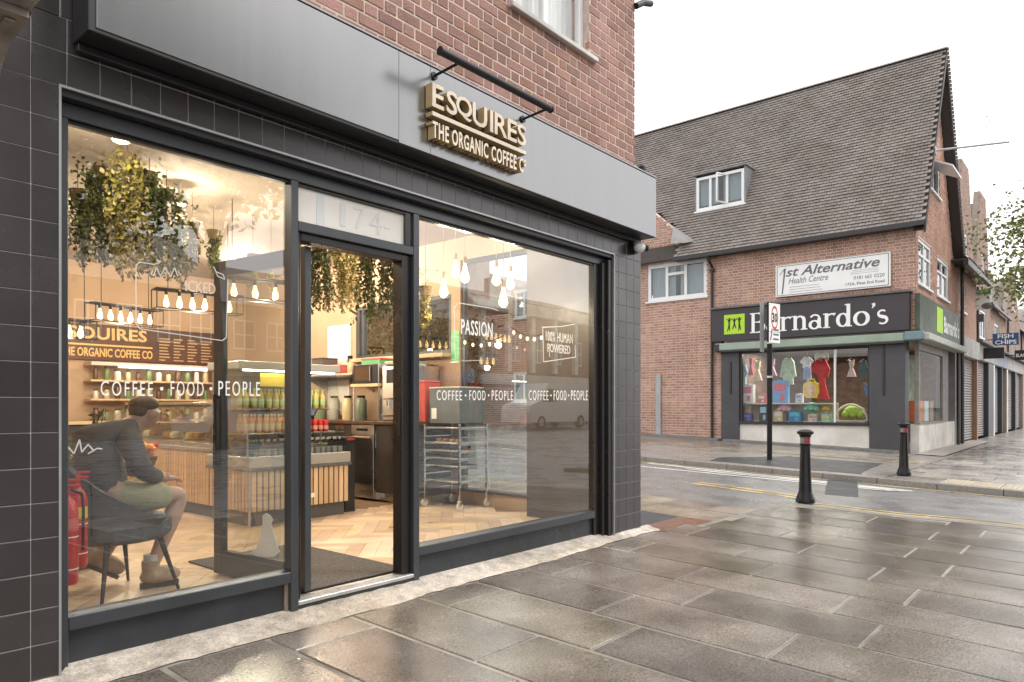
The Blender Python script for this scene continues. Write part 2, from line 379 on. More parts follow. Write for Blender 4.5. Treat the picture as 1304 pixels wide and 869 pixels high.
# near side-street footway beyond the corner
KS = [on_g(817, 631), on_g(862, 635), on_g(907, 640.5), on_g(969, 648.5)]
sp = MB(); gquad(sp, [(6.2, YB + .02), (KS[3].x, YB + .02), (KS[3].x, KS[3].y), (KS[2].x, KS[2].y), (KS[1].x, KS[1].y), (KS[0].x, KS[0].y), (KS[0].x, 40), (6.2, 40)], -.03)
side_pav = struct('pavement_side', sp, BED)
y = YB + .04
for row, (ln, kind) in enumerate([(.42, 'mix'), (.62, 'patch'), (.6, 'slab'), (.62, 'slab'), (.6, 'slab'), (.6, 'slab'), (.6, 'slab'), (.6, 'slab'), (.6, 'slab'), (.6, 'slab'), (.6, 'slab'), (.6, 'slab')]):
    xe = KS[3].x if row == 0 else (KS[2].x if row == 1 else KS[1].x if row == 2 else KS[0].x)
    x = 6.3; 
    while x < xe - .2:
        w_ = min(random.choice((.62, .92, .78)), xe - x)
        m = SLABW
        if row == 0 and x < 7.0: m = REDP
        elif row <= 1 and x < 8.0: m = ASPH2 if x < 6.9 else SLABW
        slab_obj(side_pav, x + .006, x + w_ - .006, y + .006, y + ln - .006, m, up=-.008); x += w_
    y += ln
# yellow lines by the near kerb, white bay box and a patch in the road
mk = MB(); KO = [(x, y) for x, y in KN]
for off in (.10, .25):
    for (x1, y1), (x2, y2) in zip(KO[:-1], KO[1:]):
        if y2 < -2.2: continue
        mk.add([(x, y, rz(x, y) + .004) for x, y in ((x1 + off, y1), (x1 + off + .06, y1), (x2 + off + .06, y2), (x2 + off, y2))], [(0, 1, 2, 3)])
a0 = on_g(974, 629, -.02); a1 = on_g(1012, 635, -.02)
for off in (0, .22):
    mk.add([(x, y, rz(x, y) + .004) for x, y in ((a1.x + off, a1.y), (a1.x + off + .1, a1.y), (a0.x + off + .25, a0.y + 1.2), (a0.x + off + .15, a0.y + 1.2))], [(0, 1, 2, 3)])
struct('double_yellow_line', mk, YEL)
KFX = 13.36
ye = MB(); 
for off in (.12,): ye.add([(KFX - off - .08, -2.2, gz(-2.2) - .095), (KFX - off, -2.2, gz(-2.2) - .095), (KFX - off, 20, gz(20) - .095), (KFX - off - .08, 20, gz(20) - .095)], [(0, 1, 2, 3)])
struct('yellow_kerb_line', ye, YEL)
wm = MB()
def gstrip(mb, p, q, wd):
    p, q = Vector((*p, 0)), Vector((*q, 0)); d = (q - p).normalized(); nn = Vector((-d.y, d.x, 0)) * wd / 2
    mb.add([(a.x, a.y, rz(a.x, a.y) + .005) for a in (p - nn, q - nn, q + nn, p + nn)], [(0, 1, 2, 3)])
b0 = on_g(826, 590.5, -.1); b1 = on_g(1158, 619, -.1); b2 = on_g(840, 594, -.1); b3 = on_g(1120, 618.5, -.1); b4 = on_g(880, 590, -.1); b5 = on_g(1075, 608, -.1)
gstrip(wm, b0.xy, (12.72, 2.45), .17); gstrip(wm, (12.05, 8.6), (12.3, 2.75), .16); gstrip(wm, (12.3, 2.75), (12.72, 2.45), .18); gstrip(wm, (12.62, 6.3), (12.55, 2.6), .2)
gstrip(wm, (11.75, 14), (12.02, 8.5), .1)
struct('white_bay_marking', wm, WHI)
pa = MB(); p4 = [on_g(1050, 636.5, -.1), on_g(1093, 640, -.1), on_g(1092, 613, -.1), on_g(1054, 611, -.1)]
pa.add([(p.x, p.y, rz(p.x, p.y) + .003) for p in p4], [(0, 1, 2, 3)]); struct('road_patch', pa, ASPH2)

# far footway in front of the charity shop, its kerb, strips and the striped paving towards the shops
ff = MB(); gquad(ff, [(KFX + .12, 3.05), (20.6, 3.05), (20.6, 40), (KFX + .12, 40)], -.012)
far_pav = struct('pavement_far', ff, pm('footway_asphalt', (.22, .2, .18), .32, var=.22, scale=1.2, bump=.25, bscale=140, rvar=.12, ior=1.6))
y = -2.3
while y < 34:
    mb = MB(); z0, z1 = gz(y), gz(y + .9)
    mb.add([(KFX, y + .006, z0 - .12), (KFX + .15, y + .006, z0 - .12), (KFX + .15, y + .894, z1 - .12), (KFX, y + .894, z1 - .12), (KFX, y + .006, z0), (KFX + .15, y + .006, z0), (KFX + .15, y + .894, z1), (KFX, y + .894, z1)],
           [(3, 2, 1, 0), (4, 5, 6, 7), (0, 1, 5, 4), (1, 2, 6, 5), (2, 3, 7, 6), (3, 0, 4, 7)])
    if y < 16: obj('kerb_stone', mb, KERB, far_pav)
    y += .9
for i in range(14):                                            # buff slabs along the wall
    slab_obj(far_pav, 17.3, 18.35, 3.2 + i * .95, 4.12 + i * .95, SLABW, up=.003, th=.03, c=.004)
pk = MB(); gquad(pk, [(14.6, 3.6), (16.7, 3.75), (16.6, 5.7), (14.8, 6.6), (13.9, 6.4), (13.9, 3.5)], .004 - .012); obj('dark_patch', pk, ASPH2, far_pav)
pl = MB(); 
for (y0, y1) in ((4.2, 8.9), (9.05, 16)): pl.add([(20.2, y0, gz(y0) - .01), (20.5, y0, gz(y0) - .01), (20.5, y1, gz(y1) - .01), (20.2, y1, gz(y1) - .01), (20.2, y0, gz(y0) + .05), (20.5, y0, gz(y0) + .06), (20.5, y1, gz(y1) + .06), (20.2, y1, gz(y1) + .05)], [(4, 5, 6, 7), (0, 1, 5, 4), (3, 0, 4, 7), (2, 3, 7, 6)])
obj('cement_ledge', pl, pm('cement_ledge', (.2, .19, .175), .7, var=.2, scale=6), far_pav)
fs_ = MB(); gquad(fs_, [(KFX + .12, -2.3), (140, -2.3), (140, 3.86), (20.4, 3.86), (20.4, 3.05), (KFX + .12, 3.05)], -.018)
shop_pav = struct('pavement_shops', fs_, pm('striped_far_paving', (.16, .145, .13), .28, base2=(.32, .29, .26), scale=1.1, stretch=(2.2, .5, 1), rvar=.12, bump=.2))
k = 0
for x in [14.35 + .52 * i for i in range(26)]:
    y = 3.0 - (.3 if k % 2 else 0); k += 1
    while y > -2.2 and not (x > 21 and y < -.5):
        ln = random.choice((.8, .95, 1.1)); y0 = max(y - ln, -2.28)
        if y - y0 > .15: slab_obj(shop_pav, x + .01, x + .51, y0 + .01, y - .01, SLABF, up=.0, th=.03, c=.004)
        y = y0
for i in range(8):                                             # tactile paving at the crossing point
    for j in range(2):
        y1 = 2.2 - i * .42; x0 = KFX + .2 + j * .4; t_ = slab_obj(shop_pav, x0 + .004, x0 + .396, y1 - .412, y1 - .004, TACT, up=.002, th=.03, name='tactile_slab', c=.004)
        bl = MB()
        for a in range(5):
            for b in range(5): bl.lathe([(.016, 0), (.011, .006)], (x0 + .05 + a * .075, y1 - .06 - b * .075, gz(y1 - .06 - b * .075) + .002), 6)
        if i < 6: obj('blister', bl, TACT, t_)
mkb = MB(); mkb.box((-14, -2.44, -.6), (KN[-1][0] + .1, -2.305, gz(-2.3) - .002)); mkb.box((KFX, -2.44, -.6), (140, -2.305, gz(-2.3) - .002)); struct('main_road_kerb', mkb, KERB)
wl = MB(); gquad(wl, [(20.3, 3.2), (30, 3.3), (30, 3.86), (20.3, 3.86)], .0045); obj('cement_apron', wl, pm('pale_cement', (.34, .31, .27), .5, var=.2, scale=5), shop_pav)

# ================================================================ COFFEE SHOP BUILDING
TILE = pm('charcoal_glazed_tile', (.036, .031, .031), .26, var=.1, scale=5, rnd=.12, rvar=.05, ior=1.65)
GROUT = pm('grey_grout', (.34, .32, .31), .8, var=.15, scale=14)
BRICK = pm('red_brick', (.275, .14, .108), .8, base2=(.37, .2, .16), scale=5, rnd=.2, bump=.7, bscale=70, dirt=.18)
MORTAR = pm('lime_mortar', (.56, .44, .375), .9, var=.18, scale=12, bump=.5, bscale=80)
FASC = pm('fascia_grey_metal', (.06, .064, .07), .25, var=.2, scale=2.2, stretch=(7, 1, .15), ior=2.8)
FASD = pm('fascia_dark_edge', (.012, .012, .014), .45, var=.1)
FRAME = pm('slate_grey_powdercoat', (.036, .041, .047), .34, var=.12, scale=6, rvar=.06, dirt=.14, ior=1.65)
FRAMED = pm('dark_bronze_frame', (.014, .012, .011), .28, var=.12, rvar=.06)
RISER = pm('painted_stall_riser', (.032, .036, .042), .36, var=.22, scale=5, bump=.4, bscale=14, rvar=.1, dirt=.2)
ALU = pm('worn_aluminium', (.55, .55, .54), .34, metal=.7, var=.14, scale=22, rvar=.1)
UPVC = pm('white_upvc', (.78, .78, .77), .35, var=.04)
GL = glass('shop_glass', (.92, .94, .93), ior=2.35)
GLU = glass('dwelling_glass', (.75, .8, .82), 1.7)
NET = pm('net_curtain', (.8, .8, .78), .9, var=.08, stretch=(1, 1, .1), scale=30)
FAINT = glass('faint_vinyl', (.95, .95, .95), 1.5, .3, milky=.42)
VINYL = pm('white_vinyl', (.85, .85, .83), .5, var=.03)
shop = thing('coffee_shop', (3.4, 3.8, 0), 'coffee shop in red brick with charcoal tiled shopfront and grey fascia', 'shop')
OX0, OX1, OZ = 1.09, 5.645, 2.636
# structural masonry behind the facings
mb = MB(); mb.box((.2, FY + .0015, -.1), (OX0 - .004, FY + .4, 5.6)); mb.box((OX1 + .004, FY + .0015, -.1), (6.115, FY + .4, 2.85)); mb.box((OX0 - .004, FY + .0015, OZ + .003), (OX1 + .004, FY + .4, 2.9)); mb.box((.9, FY + .0015, 2.9), (6.115, FY + .4, 3.32))
obj('tile_backing', mb, GROUT, shop)
tp, cache = .153, {}
def tile(x0, x1, z0, z1, face='y', X=None):
    key = (round(x1 - x0, 3), round(z1 - z0, 3), face)
    if key not in cache:
        q = MB(); q.box((0, -.012, 0), (x1 - x0, .006, z1 - z0), .0022) if face == 'y' else q.box((-.006, 0, 0), (.012, x1 - x0, z1 - z0), .0022)
        cache[key] = q.mesh('tile')
    M = Matrix.Translation((x0, FY + .01, z0)) if face == 'y' else Matrix.Translation((X, x0, z0))
    link('tile', cache[key], shop, TILE, M=M @ Matrix.Rotation(random.uniform(-.0025, .0025), 4, 'Z') @ Matrix.Rotation(random.uniform(-.0025, .0025), 4, 'X'))
gj = .0035; zr = [.035 + tp * i for i in range(0, 22)]
tx = .1355
for z in [-.118] + zr:                                         # left pier and the field above it
    for x in [OX0 - .111 - tx * i for i in range(0, 4)]:
        if x > .6: tile(x + gj / 2 - .0, x + tx - gj / 2 if x + tx < OX0 else OX0 - gj, max(z, 0) + gj / 2, z + tp - gj / 2)
    if z > zr[18] + .01: tile(OX0 + gj / 2, OX0 + .12, z + gj / 2, z + tp - gj / 2)
for i in range(0, 35):                                         # header courses over the glazing
    x = 1.1165 - .0 + tx * i - tx * 1 + .0
    for j, z in enumerate((zr[17], zr[18])):
        if x + tx > OX0 - .02 and x < 5.72: tile(max(x, OX0 - .1) + gj / 2, min(x + tx, 5.72) - gj / 2, z + gj / 2, z + tp - gj / 2)
for z in [-.118] + zr[:19]:                                    # right pier
    cols = [(OX1 + .004, 5.72), (5.72, 5.858), (5.858, 5.996), (5.996, 6.13)]
    for a, b in cols:
        if z >= zr[17] - .01 and b <= 5.73: continue
        tile(a + gj / 2, b - gj / 2, max(z, 0) + gj / 2, z + tp - gj / 2)
for z in zr[:17]:                                              # tiled return of the opening
    tile(FY + .02, FY + .1, z + gj / 2, z + tp - gj / 2, 'x', OX1 + .004)
mb = MB(); mb.box((OX0 - .006, FY - .006, 0), (OX0 + .004, FY + .012, OZ + .006)); mb.box((OX1 - .006, FY - .006, 0), (OX1 + .004, FY + .012, OZ + .006)); mb.box((OX0 + .004, FY - .006, OZ - .005), (OX1 - .006, FY + .012, OZ + .006))
obj('tile_trim', mb, pm('satin_trim', (.42, .42, .42), .35, metal=.6, var=.1), shop)
# upper brickwork: single bricks nearest in view, the rest as one mass
WIN = (4.19, 5.24, 4.335, 5.9)
mb = MB(); mb.box((1.0, FY + .003, 3.3), (WIN[0], FY + .3, 6.2)); mb.box((WIN[1], FY + .003, 3.3), (6.0, FY + .3, 6.2)); mb.box((WIN[0], FY + .003, 3.3), (WIN[1], FY + .3, WIN[2])); mb.box((WIN[0], FY + .003, WIN[3]), (WIN[1], FY + .3, 6.2))
obj('upper_wall', mb, MORTAR, shop)
rects = cut(flemish(1.0, 6.02, 3.34, 6.2), [WIN])
def in_view(x, z):
    c, s_ = math.cos(YAW), math.sin(YAW); f = c * x + s_ * FY; px = 652 + F_PX * (s_ * x - c * FY) / f; py = CY - F_PX * (z - HC) / f
    return px > 330 and py > -14
vis = [r for r in rects if in_view(r[1], r[2]) and not (r[2] < 3.36)]
vis.sort(key=lambda r: r[0] + r[2]); single = set(vis[:300]); rest = MB(); bc = {}
for r in rects:
    d0 = random.uniform(-.0025, .001)
    if r in single:
        key = (round(r[1] - r[0], 3), round(r[3] - r[2], 3))
        if key not in bc: q = MB(); q.box((0, 0, 0), (key[0], .05, key[1]), .004); bc[key] = q.mesh('brick')
        link('brick', bc[key], shop, BRICK, M=Matrix.Translation((r[0], FY + d0, r[2])) @ Matrix.Rotation(random.uniform(-.006, .006), 4, 'Y'))
    else: rest.box((r[0], FY + d0, r[2]), (r[1], FY + .05, r[3]), .004)
obj('brickwork', rest, BRICK, shop, kind='stuff')
# upper window
wn = MB(); a, b, c_, d_ = WIN; yw = FY + .07
for (p, q) in (((a, c_), (a + .055, d_)), ((b - .055, c_), (b, d_)), ((a, c_), (b, c_ + .06)), ((4.66, c_ + .06), (4.73, d_))): wn.box((p[0], yw, p[1]), (q[0], yw + .06, q[1]), .006)
uw = obj('window', wn, UPVC, shop)
for (p, q) in ((a + .055, 4.66), (4.73, b - .055)):
    g1 = MB(); g1.box((p, yw + .025, c_ + .06), (q, yw + .031, d_)); obj('pane', g1, glass('clean_glass', (.95, .96, .96), 1.5), uw)
cu = MB(); n = 26
for i in range(n):
    x0, x1 = a + (b - a) * i / n, a + (b - a) * (i + 1) / n; y0, y1 = yw + .13 + .012 * (i % 2), yw + .13 + .012 * ((i + 1) % 2); cu.quad((x0, y0, c_), (x1, y1, c_), (x1, y1, d_), (x0, y0, d_))
obj('net_curtain', cu, NET, uw)
si = MB(); si.box((a - .06, FY - .045, c_ - .045), (b + .08, FY + .1, c_ - .002), .006); obj('sill', si, pm('painted_sill', (.6, .58, .55), .6, var=.12, dirt=.3), uw)
# fascia
fx0, fx1, fy0, fz0, fz1 = 1.135, 6.055, 3.34, 2.832, 3.402
fas = MB(); fas.box((fx0, fy0, fz0), (fx1, FY - .015, fz1), .004); fo = obj('fascia', fas, FASD, shop)
for i, (p, q) in enumerate(((fx0 + .03, 2.855), (2.858, 3.118), (3.121, fx1))):
    m = MB(); m.box((p, fy0 - .006, fz0 + (.02 if i == 0 else .006)), (q, fy0 + .004, fz1 - .004), .0015); obj('panel', m, FASC, fo)
m = MB(); m.box((fx1, fy0 - .004, fz0 + .004), (fx1 + .006, FY - .02, fz1 - .004)); obj('end_panel', m, FASC, fo)
m = MB(); m.box((fx0 - .01, fy0 - .012, fz1 + .001), (fx1 + .012, FY - .012, fz1 + .014), .002); obj('capping', m, FASC, fo)
m = MB(); m.box((fx0 + .01, FY - .055, fz0 - .035), (6.05, FY - .016, fz0 - .002), .003); obj('soffit_batten', m, FASD, fo)
# glazing frame, members butted end to end
YF = 3.62; Xa, Xb = 1.103, 5.63
M1, M2 = (2.292, 2.339), (3.232, 3.282)
def bar(name, x0, x1, z0, z1, y0=YF, y1=YF + .075, mat=FRAME, c=.004): m = MB(); m.box((x0, y0, z0), (x1, y1, z1), c); return obj(name, m, mat, shop)
m = MB(); m.box((Xa, FY + .013, 2.60), (Xb, YF + .08, OZ - .006)); obj('head_soffit', m, FASD, shop)
bar('head_rail', Xa, Xb, 2.532, 2.60); bar('head_bead', 1.15, Xb - .03, 2.514, 2.531, YF + .02, YF + .06, FRAMED)
bar('jamb', Xa, 1.148, 0, 2.532); bar('mullion', *M1, 0, 2.532, YF - .004); bar('mullion', *M2, 0, 2.532, YF - .004)
bar('jamb', 5.44, 5.52, .01, 2.532, YF + .01, mat=FRAMED); bar('jamb', 5.522, 5.575, .01, 2.55, YF - .03, YF + .05, FRAMED); bar('jamb', 5.577, Xb, .01, 2.58, YF - .06, YF + .02, FRAMED)
bar('transom', M1[1], M2[0], 2.247, 2.304)
bar('bottom_rail', 1.148, M1[0], .197, .262); bar('bottom_rail', M2[1], 5.44, .197, .258)
for (p, q) in ((1.148, M1[0]), (M2[1], 5.44)):
    m = MB(); m.add([(p, YF + .0, .258), (q, YF, .258), (q, YF + .055, .276), (p, YF + .055, .276), (p, YF + .055, .255), (q, YF + .055, .255)], [(0, 1, 2, 3), (3, 2, 5, 4)]); obj('sloped_sill', m, FRAME, shop)
m = MB(); m.box((1.148, YF + .04, -.02), (2.268, YF + .09, .195)); obj('stall_riser', m, RISER, shop)
m = MB(); m.box((2.27, YF + .03, -.02), (2.291, YF + .085, .19)); obj('rotten_post', m, pm('bare_weathered_wood', (.28, .22, .16), .85, var=.4, scale=20, stretch=(1, 1, .2)), shop)
m = MB(); m.box((M2[1], YF + .04, -.02), (5.44, YF + .09, .195)); obj('stall_riser', m, RISER, shop)
m = MB(); m.box((M1[1], YF + .005, -.02), (M2[0], YF + .07, .058)); obj('door_step', m, RISER, shop)
m = MB(); m.box((M1[1], YF - .004, .0585), (M2[0], YF + .13, .082), .003); th = obj('threshold', m, ALU, shop)
m = MB()
for i in range(4): m.box((M1[1] + .002, YF + .012 + i * .022, .0825), (M2[0] - .002, YF + .02 + i * .022, .085))
obj('threshold_rib', m, ALU, th)
YG = YF + .042
def pane(x0, x1, z0, z1, mat=GL, name='pane'): m = MB(); m.box((x0, YG, z0), (x1, YG + .008, z1)); return obj(name, m, mat, shop)
p_left = pane(1.149, M1[0] - .001, .277, 2.513); p_right = pane(M2[1] + .001, 5.439, .277, 2.513)
FROST = glass('frosted_film', (.9, .9, .9), 1.6, .2, milky=.93)
p_tr = pane(M1[1] + .012, M2[0] - .012, 2.306, 2.531, FROST, 'transom_pane')
bar('transom_bead', M1[1] + .0005, M1[1] + .0115, 2.305, 2.531, YF + .03, YF + .06, FRAMED); bar('transom_bead', M2[0] - .06, M2[0] - .0125, 2.305, 2.531, YF + .015, YF + .04, FRAMED)
for ch_, xa, xb in (('1', 2.66, 2.70), ('7', 2.765, 2.85), ('4', 2.89, 2.985)): obj('numeral', text_on_y(ch_, xa, xb, 2.345, .145, YG - .0035), pm('etched_numeral', (.74, .75, .74), .3, var=.02), p_tr)
m = MB(); m.box((2.97 + .04, YG - .003, 2.395), (2.97 + .09, YG - .001, 2.405)); obj('numeral', m, MATS['etched_numeral'], p_tr)
m = MB(); m.box((2.49, YG - .003, 2.308), (2.545, YG - .001, 2.529)); obj('film_joint', m, pm('film_joint', (.72, .74, .73), .3, var=.02), p_tr)
# inside jamb lining of the door opening and the lining right of it
bar('door_frame', M2[0] - .075, M2[0] - .001, .083, 2.246, YF + .03, YF + .13, FRAMED); bar('door_frame', M1[1] + .001, M1[1] + .035, .083, 2.246, YF + .03, YF + .10, FRAMED); bar('door_frame', M1[1] + .036, M2[0] - .076, 2.20, 2.246, YF + .03, YF + .13, FRAMED)
m = MB(); m.box((M2[0] - .079, YF + .05, 1.02), (M2[0] - .0755, YF + .08, 1.2), .001); obj('lock_keep', m, pm('black_metal', (.02, .02, .02), .35, var=.1), shop)
# window lettering (white vinyl on the glass)
def vin(body, px0, px1, y0, y1, par, name='lettering', **kw):
    a, b = on_y(px0, y1, YG), on_y(px1, y1, YG); zt = on_y((px0 + px1) / 2, y0, YG).z; zb = on_y((px0 + px1) / 2, y1, YG).z
    return obj(name, text_on_y(body, a.x, b.x, zb, zt - zb, YG - .0025, .0015, **kw), FAINT if body in ('ICKED', '100% HUMAN', 'POWERED') else VINYL, par)
for par, spans in ((p_left, (('COFFEE', 128, 194.5), ('FOOD', 217, 259), ('PEOPLE', 278, 331))), (p_right, (('COFFEE', 556, 588), ('FOOD', 597.5, 618), ('PEOPLE', 626, 653))), (p_right, (('COFFEE', 673, 698), ('FOOD', 705, 721), ('PEOPLE', 727, 748)))):
    ya = (486, 504.5) if par is p_left else (497.5, 510)
    for i, (t_, p, q) in enumerate(spans):
        vin(t_, p, q, ya[0], ya[1], par, bold=-.005, cond=.5, space=1.3)
        if i < 2:
            c0 = on_y((q + spans[i + 1][1]) / 2, sum(ya) / 2, YG); m = MB(); m.box((c0.x - .007, YG - .0025, c0.z - .008), (c0.x + .007, YG - .001, c0.z + .008)); obj('lettering', m, VINYL, par)
def line_on_glass(pxs, par, wd=.005, name='outline'):
    m = MB(); P = [on_y(x, y, YG) for x, y in pxs]
    for a, b in zip(P[:-1], P[1:]):
        d = (b - a).normalized(); nn = Vector((-d.z, 0, d.x)) * wd / 2
        m.add([(v.x, YG - .003, v.z) for v in (a - nn, b - nn, b + nn, a + nn)] + [(v.x, YG - .001, v.z) for v in (a - nn, b - nn, b + nn, a + nn)], [(0, 1, 2, 3), (4, 5, 6, 7), (0, 1, 5, 4), (1, 2, 6, 5), (2, 3, 7, 6), (3, 0, 4, 7)])
    return obj(name, m, FAINT, par)
line_on_glass([(173, 338), (173, 412), (178, 419), (262, 431), (283, 434), (288, 430), (289, 392), (290, 356)], p_left)
line_on_glass([(173, 338), (178, 334), (196, 337), (203, 335), (199, 331), (205, 334)], p_left, .005)
line_on_glass([(272, 340), (277, 352), (286, 356), (284, 350), (274, 346)], p_left, .005)
vin('ICKED', 236, 274, 359, 373, p_left, cond=.6); line_on_glass([(195, 352), (199, 341), (204, 352), (210, 341), (217, 353), (222, 341), (226, 352)], p_left, .005)
line_on_glass([(577, 396), (580, 390), (584, 386), (628, 393), (634, 396)], p_right, .007); line_on_glass([(578, 390), (579, 447), (580, 456)], p_right, .007)
vin('PASSION', 587, 627, 409, 428, p_right, cond=.55, bold=.01, space=1.1); vin('YOUR', 581.5, 585, 412, 426, p_right, cond=.9) if False else None
line_on_glass([(587, 460), (615, 459), (616, 459)], p_right, .004)
line_on_glass([(690, 417), (715, 416), (732, 413)], p_right, .007); line_on_glass([(691, 417), (692, 461), (733, 455), (732, 440)], p_right, .007); line_on_glass([(699, 443), (700, 455)], p_right, .006)
vin('100% HUMAN', 695, 729, 424, 436, p_right, cond=.6, space=1.1); vin('POWERED', 697, 726, 439, 450, p_right, cond=.6, bold=.01)
line_on_glass([(72, 572), (84, 566), (94, 578), (101, 560), (104, 576), (112, 566), (119, 574), (112, 578), (124, 571), (130, 572)], p_left, .006)
# ---- things fixed to the front
GOLD = pm('brushed_gold', (.5, .36, .17), .38, metal=.35, var=.1, scale=30); CREAM = pm('cream_letter_face', (.80, .70, .56), .5, var=.03)
sg = thing('shop_sign', (3.5, 3.3, 2.9), 'gold edged raised shop name lettering on the grey fascia', 'sign')
def raised(body, x0, x1, z, h, **kw):
    t = text_on_y(body, x0, x1, z, h, 3.298, .06, **kw); o = obj('lettering', t, GOLD, sg)
    f = text_on_y(body, x0, x1, z, h, 3.2665, .002, **kw); obj('letter_face', f, CREAM, o)
def letters(body, x0, x1, z, h, **kw):
    full = text_mb(body, h, .09, **kw).w; k = (x1 - x0) / full; x = x0
    for i, ch in enumerate(body):
        if ch == ' ': continue
        a = text_mb(body[:i + 1], h, .09, **kw).w * k; wch = text_mb(ch, h, .09, **kw); ww = wch.w * k
        hh = h
        raised(ch, x0 + a - ww, x0 + a, z, hh, **{q: v for q, v in kw.items() if q != 'space'})
letters('ESQUIRES', 3.072, 4.005, 3.112, .15, bold=.014, cond=1, space=1.16)
letters('THE ORGANIC COFFEE C', 3.075, 3.975, 2.918, .103, bold=.02, cond=.6, space=1.16)
raised('o', 3.98, 4.005, 2.965, .055, bold=.03)
m = MB(); m.box((3.072, 3.268, 3.055), (4.005, 3.328, 3.082), .001); o = obj('underline_bar', m, GOLD, sg); m = MB(); m.box((3.073, 3.2655, 3.056), (4.004, 3.2678, 3.081)); obj('letter_face', m, CREAM, o)
BLK = pm('satin_black', (.014, .014, .016), .42, var=.1, rvar=.05, ior=1.35)
lp = thing('sign_light', (3.5, 3.1, 3.36), 'black trough light bar on two arms above the gold lettering', 'lamp')
e0, e1 = on_y(561, 71, 3.09), on_y(701, 139, 3.09); e0.z = e1.z = 3.362
m = MB(); m.cyl(e0, e1, .024, n=18); tb = obj('light_bar', m, BLK, lp, smooth=True)
for e, s_ in ((e0, -1), (e1, 1)): m = MB(); m.cyl(e, (e.x + s_ * .008, e.y, e.z), .027, n=18); obj('end_cap', m, BLK, tb, smooth=True)
for px in (547, 661):
    q = on_y(px, 90, 3.34); m = MB(); m.cyl((q.x + .03, 3.334, 3.345), (q.x + .03, 3.10, 3.36), .009, n=10); m.cyl((q.x + .03, 3.332, 3.345), (q.x + .03, 3.322, 3.346), .026, n=14); obj('arm', m, BLK, lp, smooth=True)
cc = on_y(817, 312, 3.45); sc_ = thing('security_camera', (cc.x, FY, cc.z), 'white turret security camera under the corner of the fascia', 'camera')
m = MB(); m.cyl((cc.x - .03, FY - .003, 2.745), (cc.x - .03, FY - .05, 2.745), .062, n=18); obj('mount', m, BLK, sc_, smooth=True)
m = MB(); m.ell((cc.x - .03, FY - .09, 2.742), (.058, .058, .05), 16, 10); bd = obj('housing', m, UPVC, sc_, smooth=True)
m = MB(); m.cyl((cc.x + .0, FY - .115, 2.74), (cc.x + .035, FY - .135, 2.738), .032, n=14); obj('lens', m, BLK, bd, smooth=True)
fl = thing('floodlight', (5.98, FY, 3.5), 'small black floodlight on a cream bracket at the top corner of the brick wall', 'lamp')
m = MB(); m.cyl((5.95, FY - .001, 3.5), (5.95, FY - .05, 3.5), .035, n=12); obj('bracket', m, pm('cream_plastic', (.6, .55, .42), .5), fl, smooth=True)
m = MB(); m.box((5.985, FY - .11, 3.47), (6.06, FY - .04, 3.55), .02); m.cyl((5.95, FY - .04, 3.51), (6.0, FY - .07, 3.51), .012, n=8); obj('lamp_head', m, BLK, fl)
m = MB(); m.tube([(5.97, FY - .03, 3.46), (6.0, FY - .05, 3.42), (6.04, FY - .04, 3.405)], .004, 6); obj('cable', m, BLK, fl)
gp = thing('gutter_pipe', (6.03, FY, 5.05), 'black gutter bracket projecting from the top corner of the brick wall', 'pipe')
m = MB(); m.tube([(6.006, FY - .02, 5.1), (6.14, FY - .02, 5.19), (6.3, FY - .02, 5.25)], .03, 10); obj('pipe', m, BLK, gp, smooth=True)
STONE = pm('weathered_stone', (.34, .29, .25), .8, base2=(.5, .45, .4), scale=9, bump=.6, bscale=40, dirt=.5)
cb = thing('stone_corbel', (.85, 3.4, 2.8), 'weathered stone corbel at the top of the tiled pier', 'corbel')
prof = [(FY - .002, 2.60), (3.50, 2.635), (3.40, 2.685), (3.25, 2.70), (3.16, 2.705), (3.16, 2.733), (FY - .002, 2.733)]
m = MB(); m.prism(prof, lambda u, v, d: (d, u, v), .3, .868); obj('bracket', m, STONE, cb)
m = MB(); m.box((.3, 3.06, 2.735), (.882, FY - .002, 2.80), .016); obj('cap', m, pm('mossy_stone', (.1, .09, .08), .9, base2=(.3, .27, .24), scale=20, bump=.8), cb)
m = MB()
for i in range(5): m.box((.58 + i * .055, 3.2, 2.688), (.615 + i * .055, 3.38, 2.70), .004)
obj('dentil', m, STONE, cb)
# neighbouring shop on the far side of the pier
nb_ = thing('neighbour_shop', (-3, 3.7, 0), 'plain neighbouring shopfront beyond the tiled pier', 'shop'); m = MB(); m.box((-8, FY + .02, 2.5), (.19, FY + .4, 5.6)); m.box((-8, FY + .02, -.1), (-7.5, FY + .4, 2.5)); m.box((-7.5, FY + .02, -.1), (-.1, FY + .4, .4)); m.box((-.1, FY + .02, -.1), (.19, FY + .4, 2.5)); obj('wall', m, pm('neighbour_render', (.5, .46, .4), .8, var=.15, dirt=.2), nb_)
m = MB(); m.box((-7.9, FY - .15, 2.75), (.15, FY + .018, 3.35), .01); obj('fascia', m, pm('neighbour_fascia', (.12, .05, .05), .5), nb_); m = MB(); m.box((-7.5, FY + .1, .4), (-7.4, FY + .16, 2.5)); m.box((-.2, FY + .1, .4), (-.1, FY + .16, 2.5)); m.box((-3.8, FY + .1, .4), (-3.7, FY + .16, 2.5)); nw_ = obj('window_frame', m, UPVC, nb_)
for a, b in ((-7.4, -3.8), (-3.7, -.2)): m = MB(); m.box((a, FY + .12, .4), (b, FY + .128, 2.5)); obj('pane', m, GL, nw_)
m = MB(); m.box((-7.5, FY + 2.2, -.1), (-.1, FY + 2.3, 2.6)); m.box((-7.5, FY + .4, 2.5), (-.1, FY + 2.3, 2.6)); m.box((-7.5, FY + .4, -.1), (-.1, FY + 2.2, .1)); obj('shop_room', m, pm('neighbour_room', (.3, .27, .22), .8), nb_)
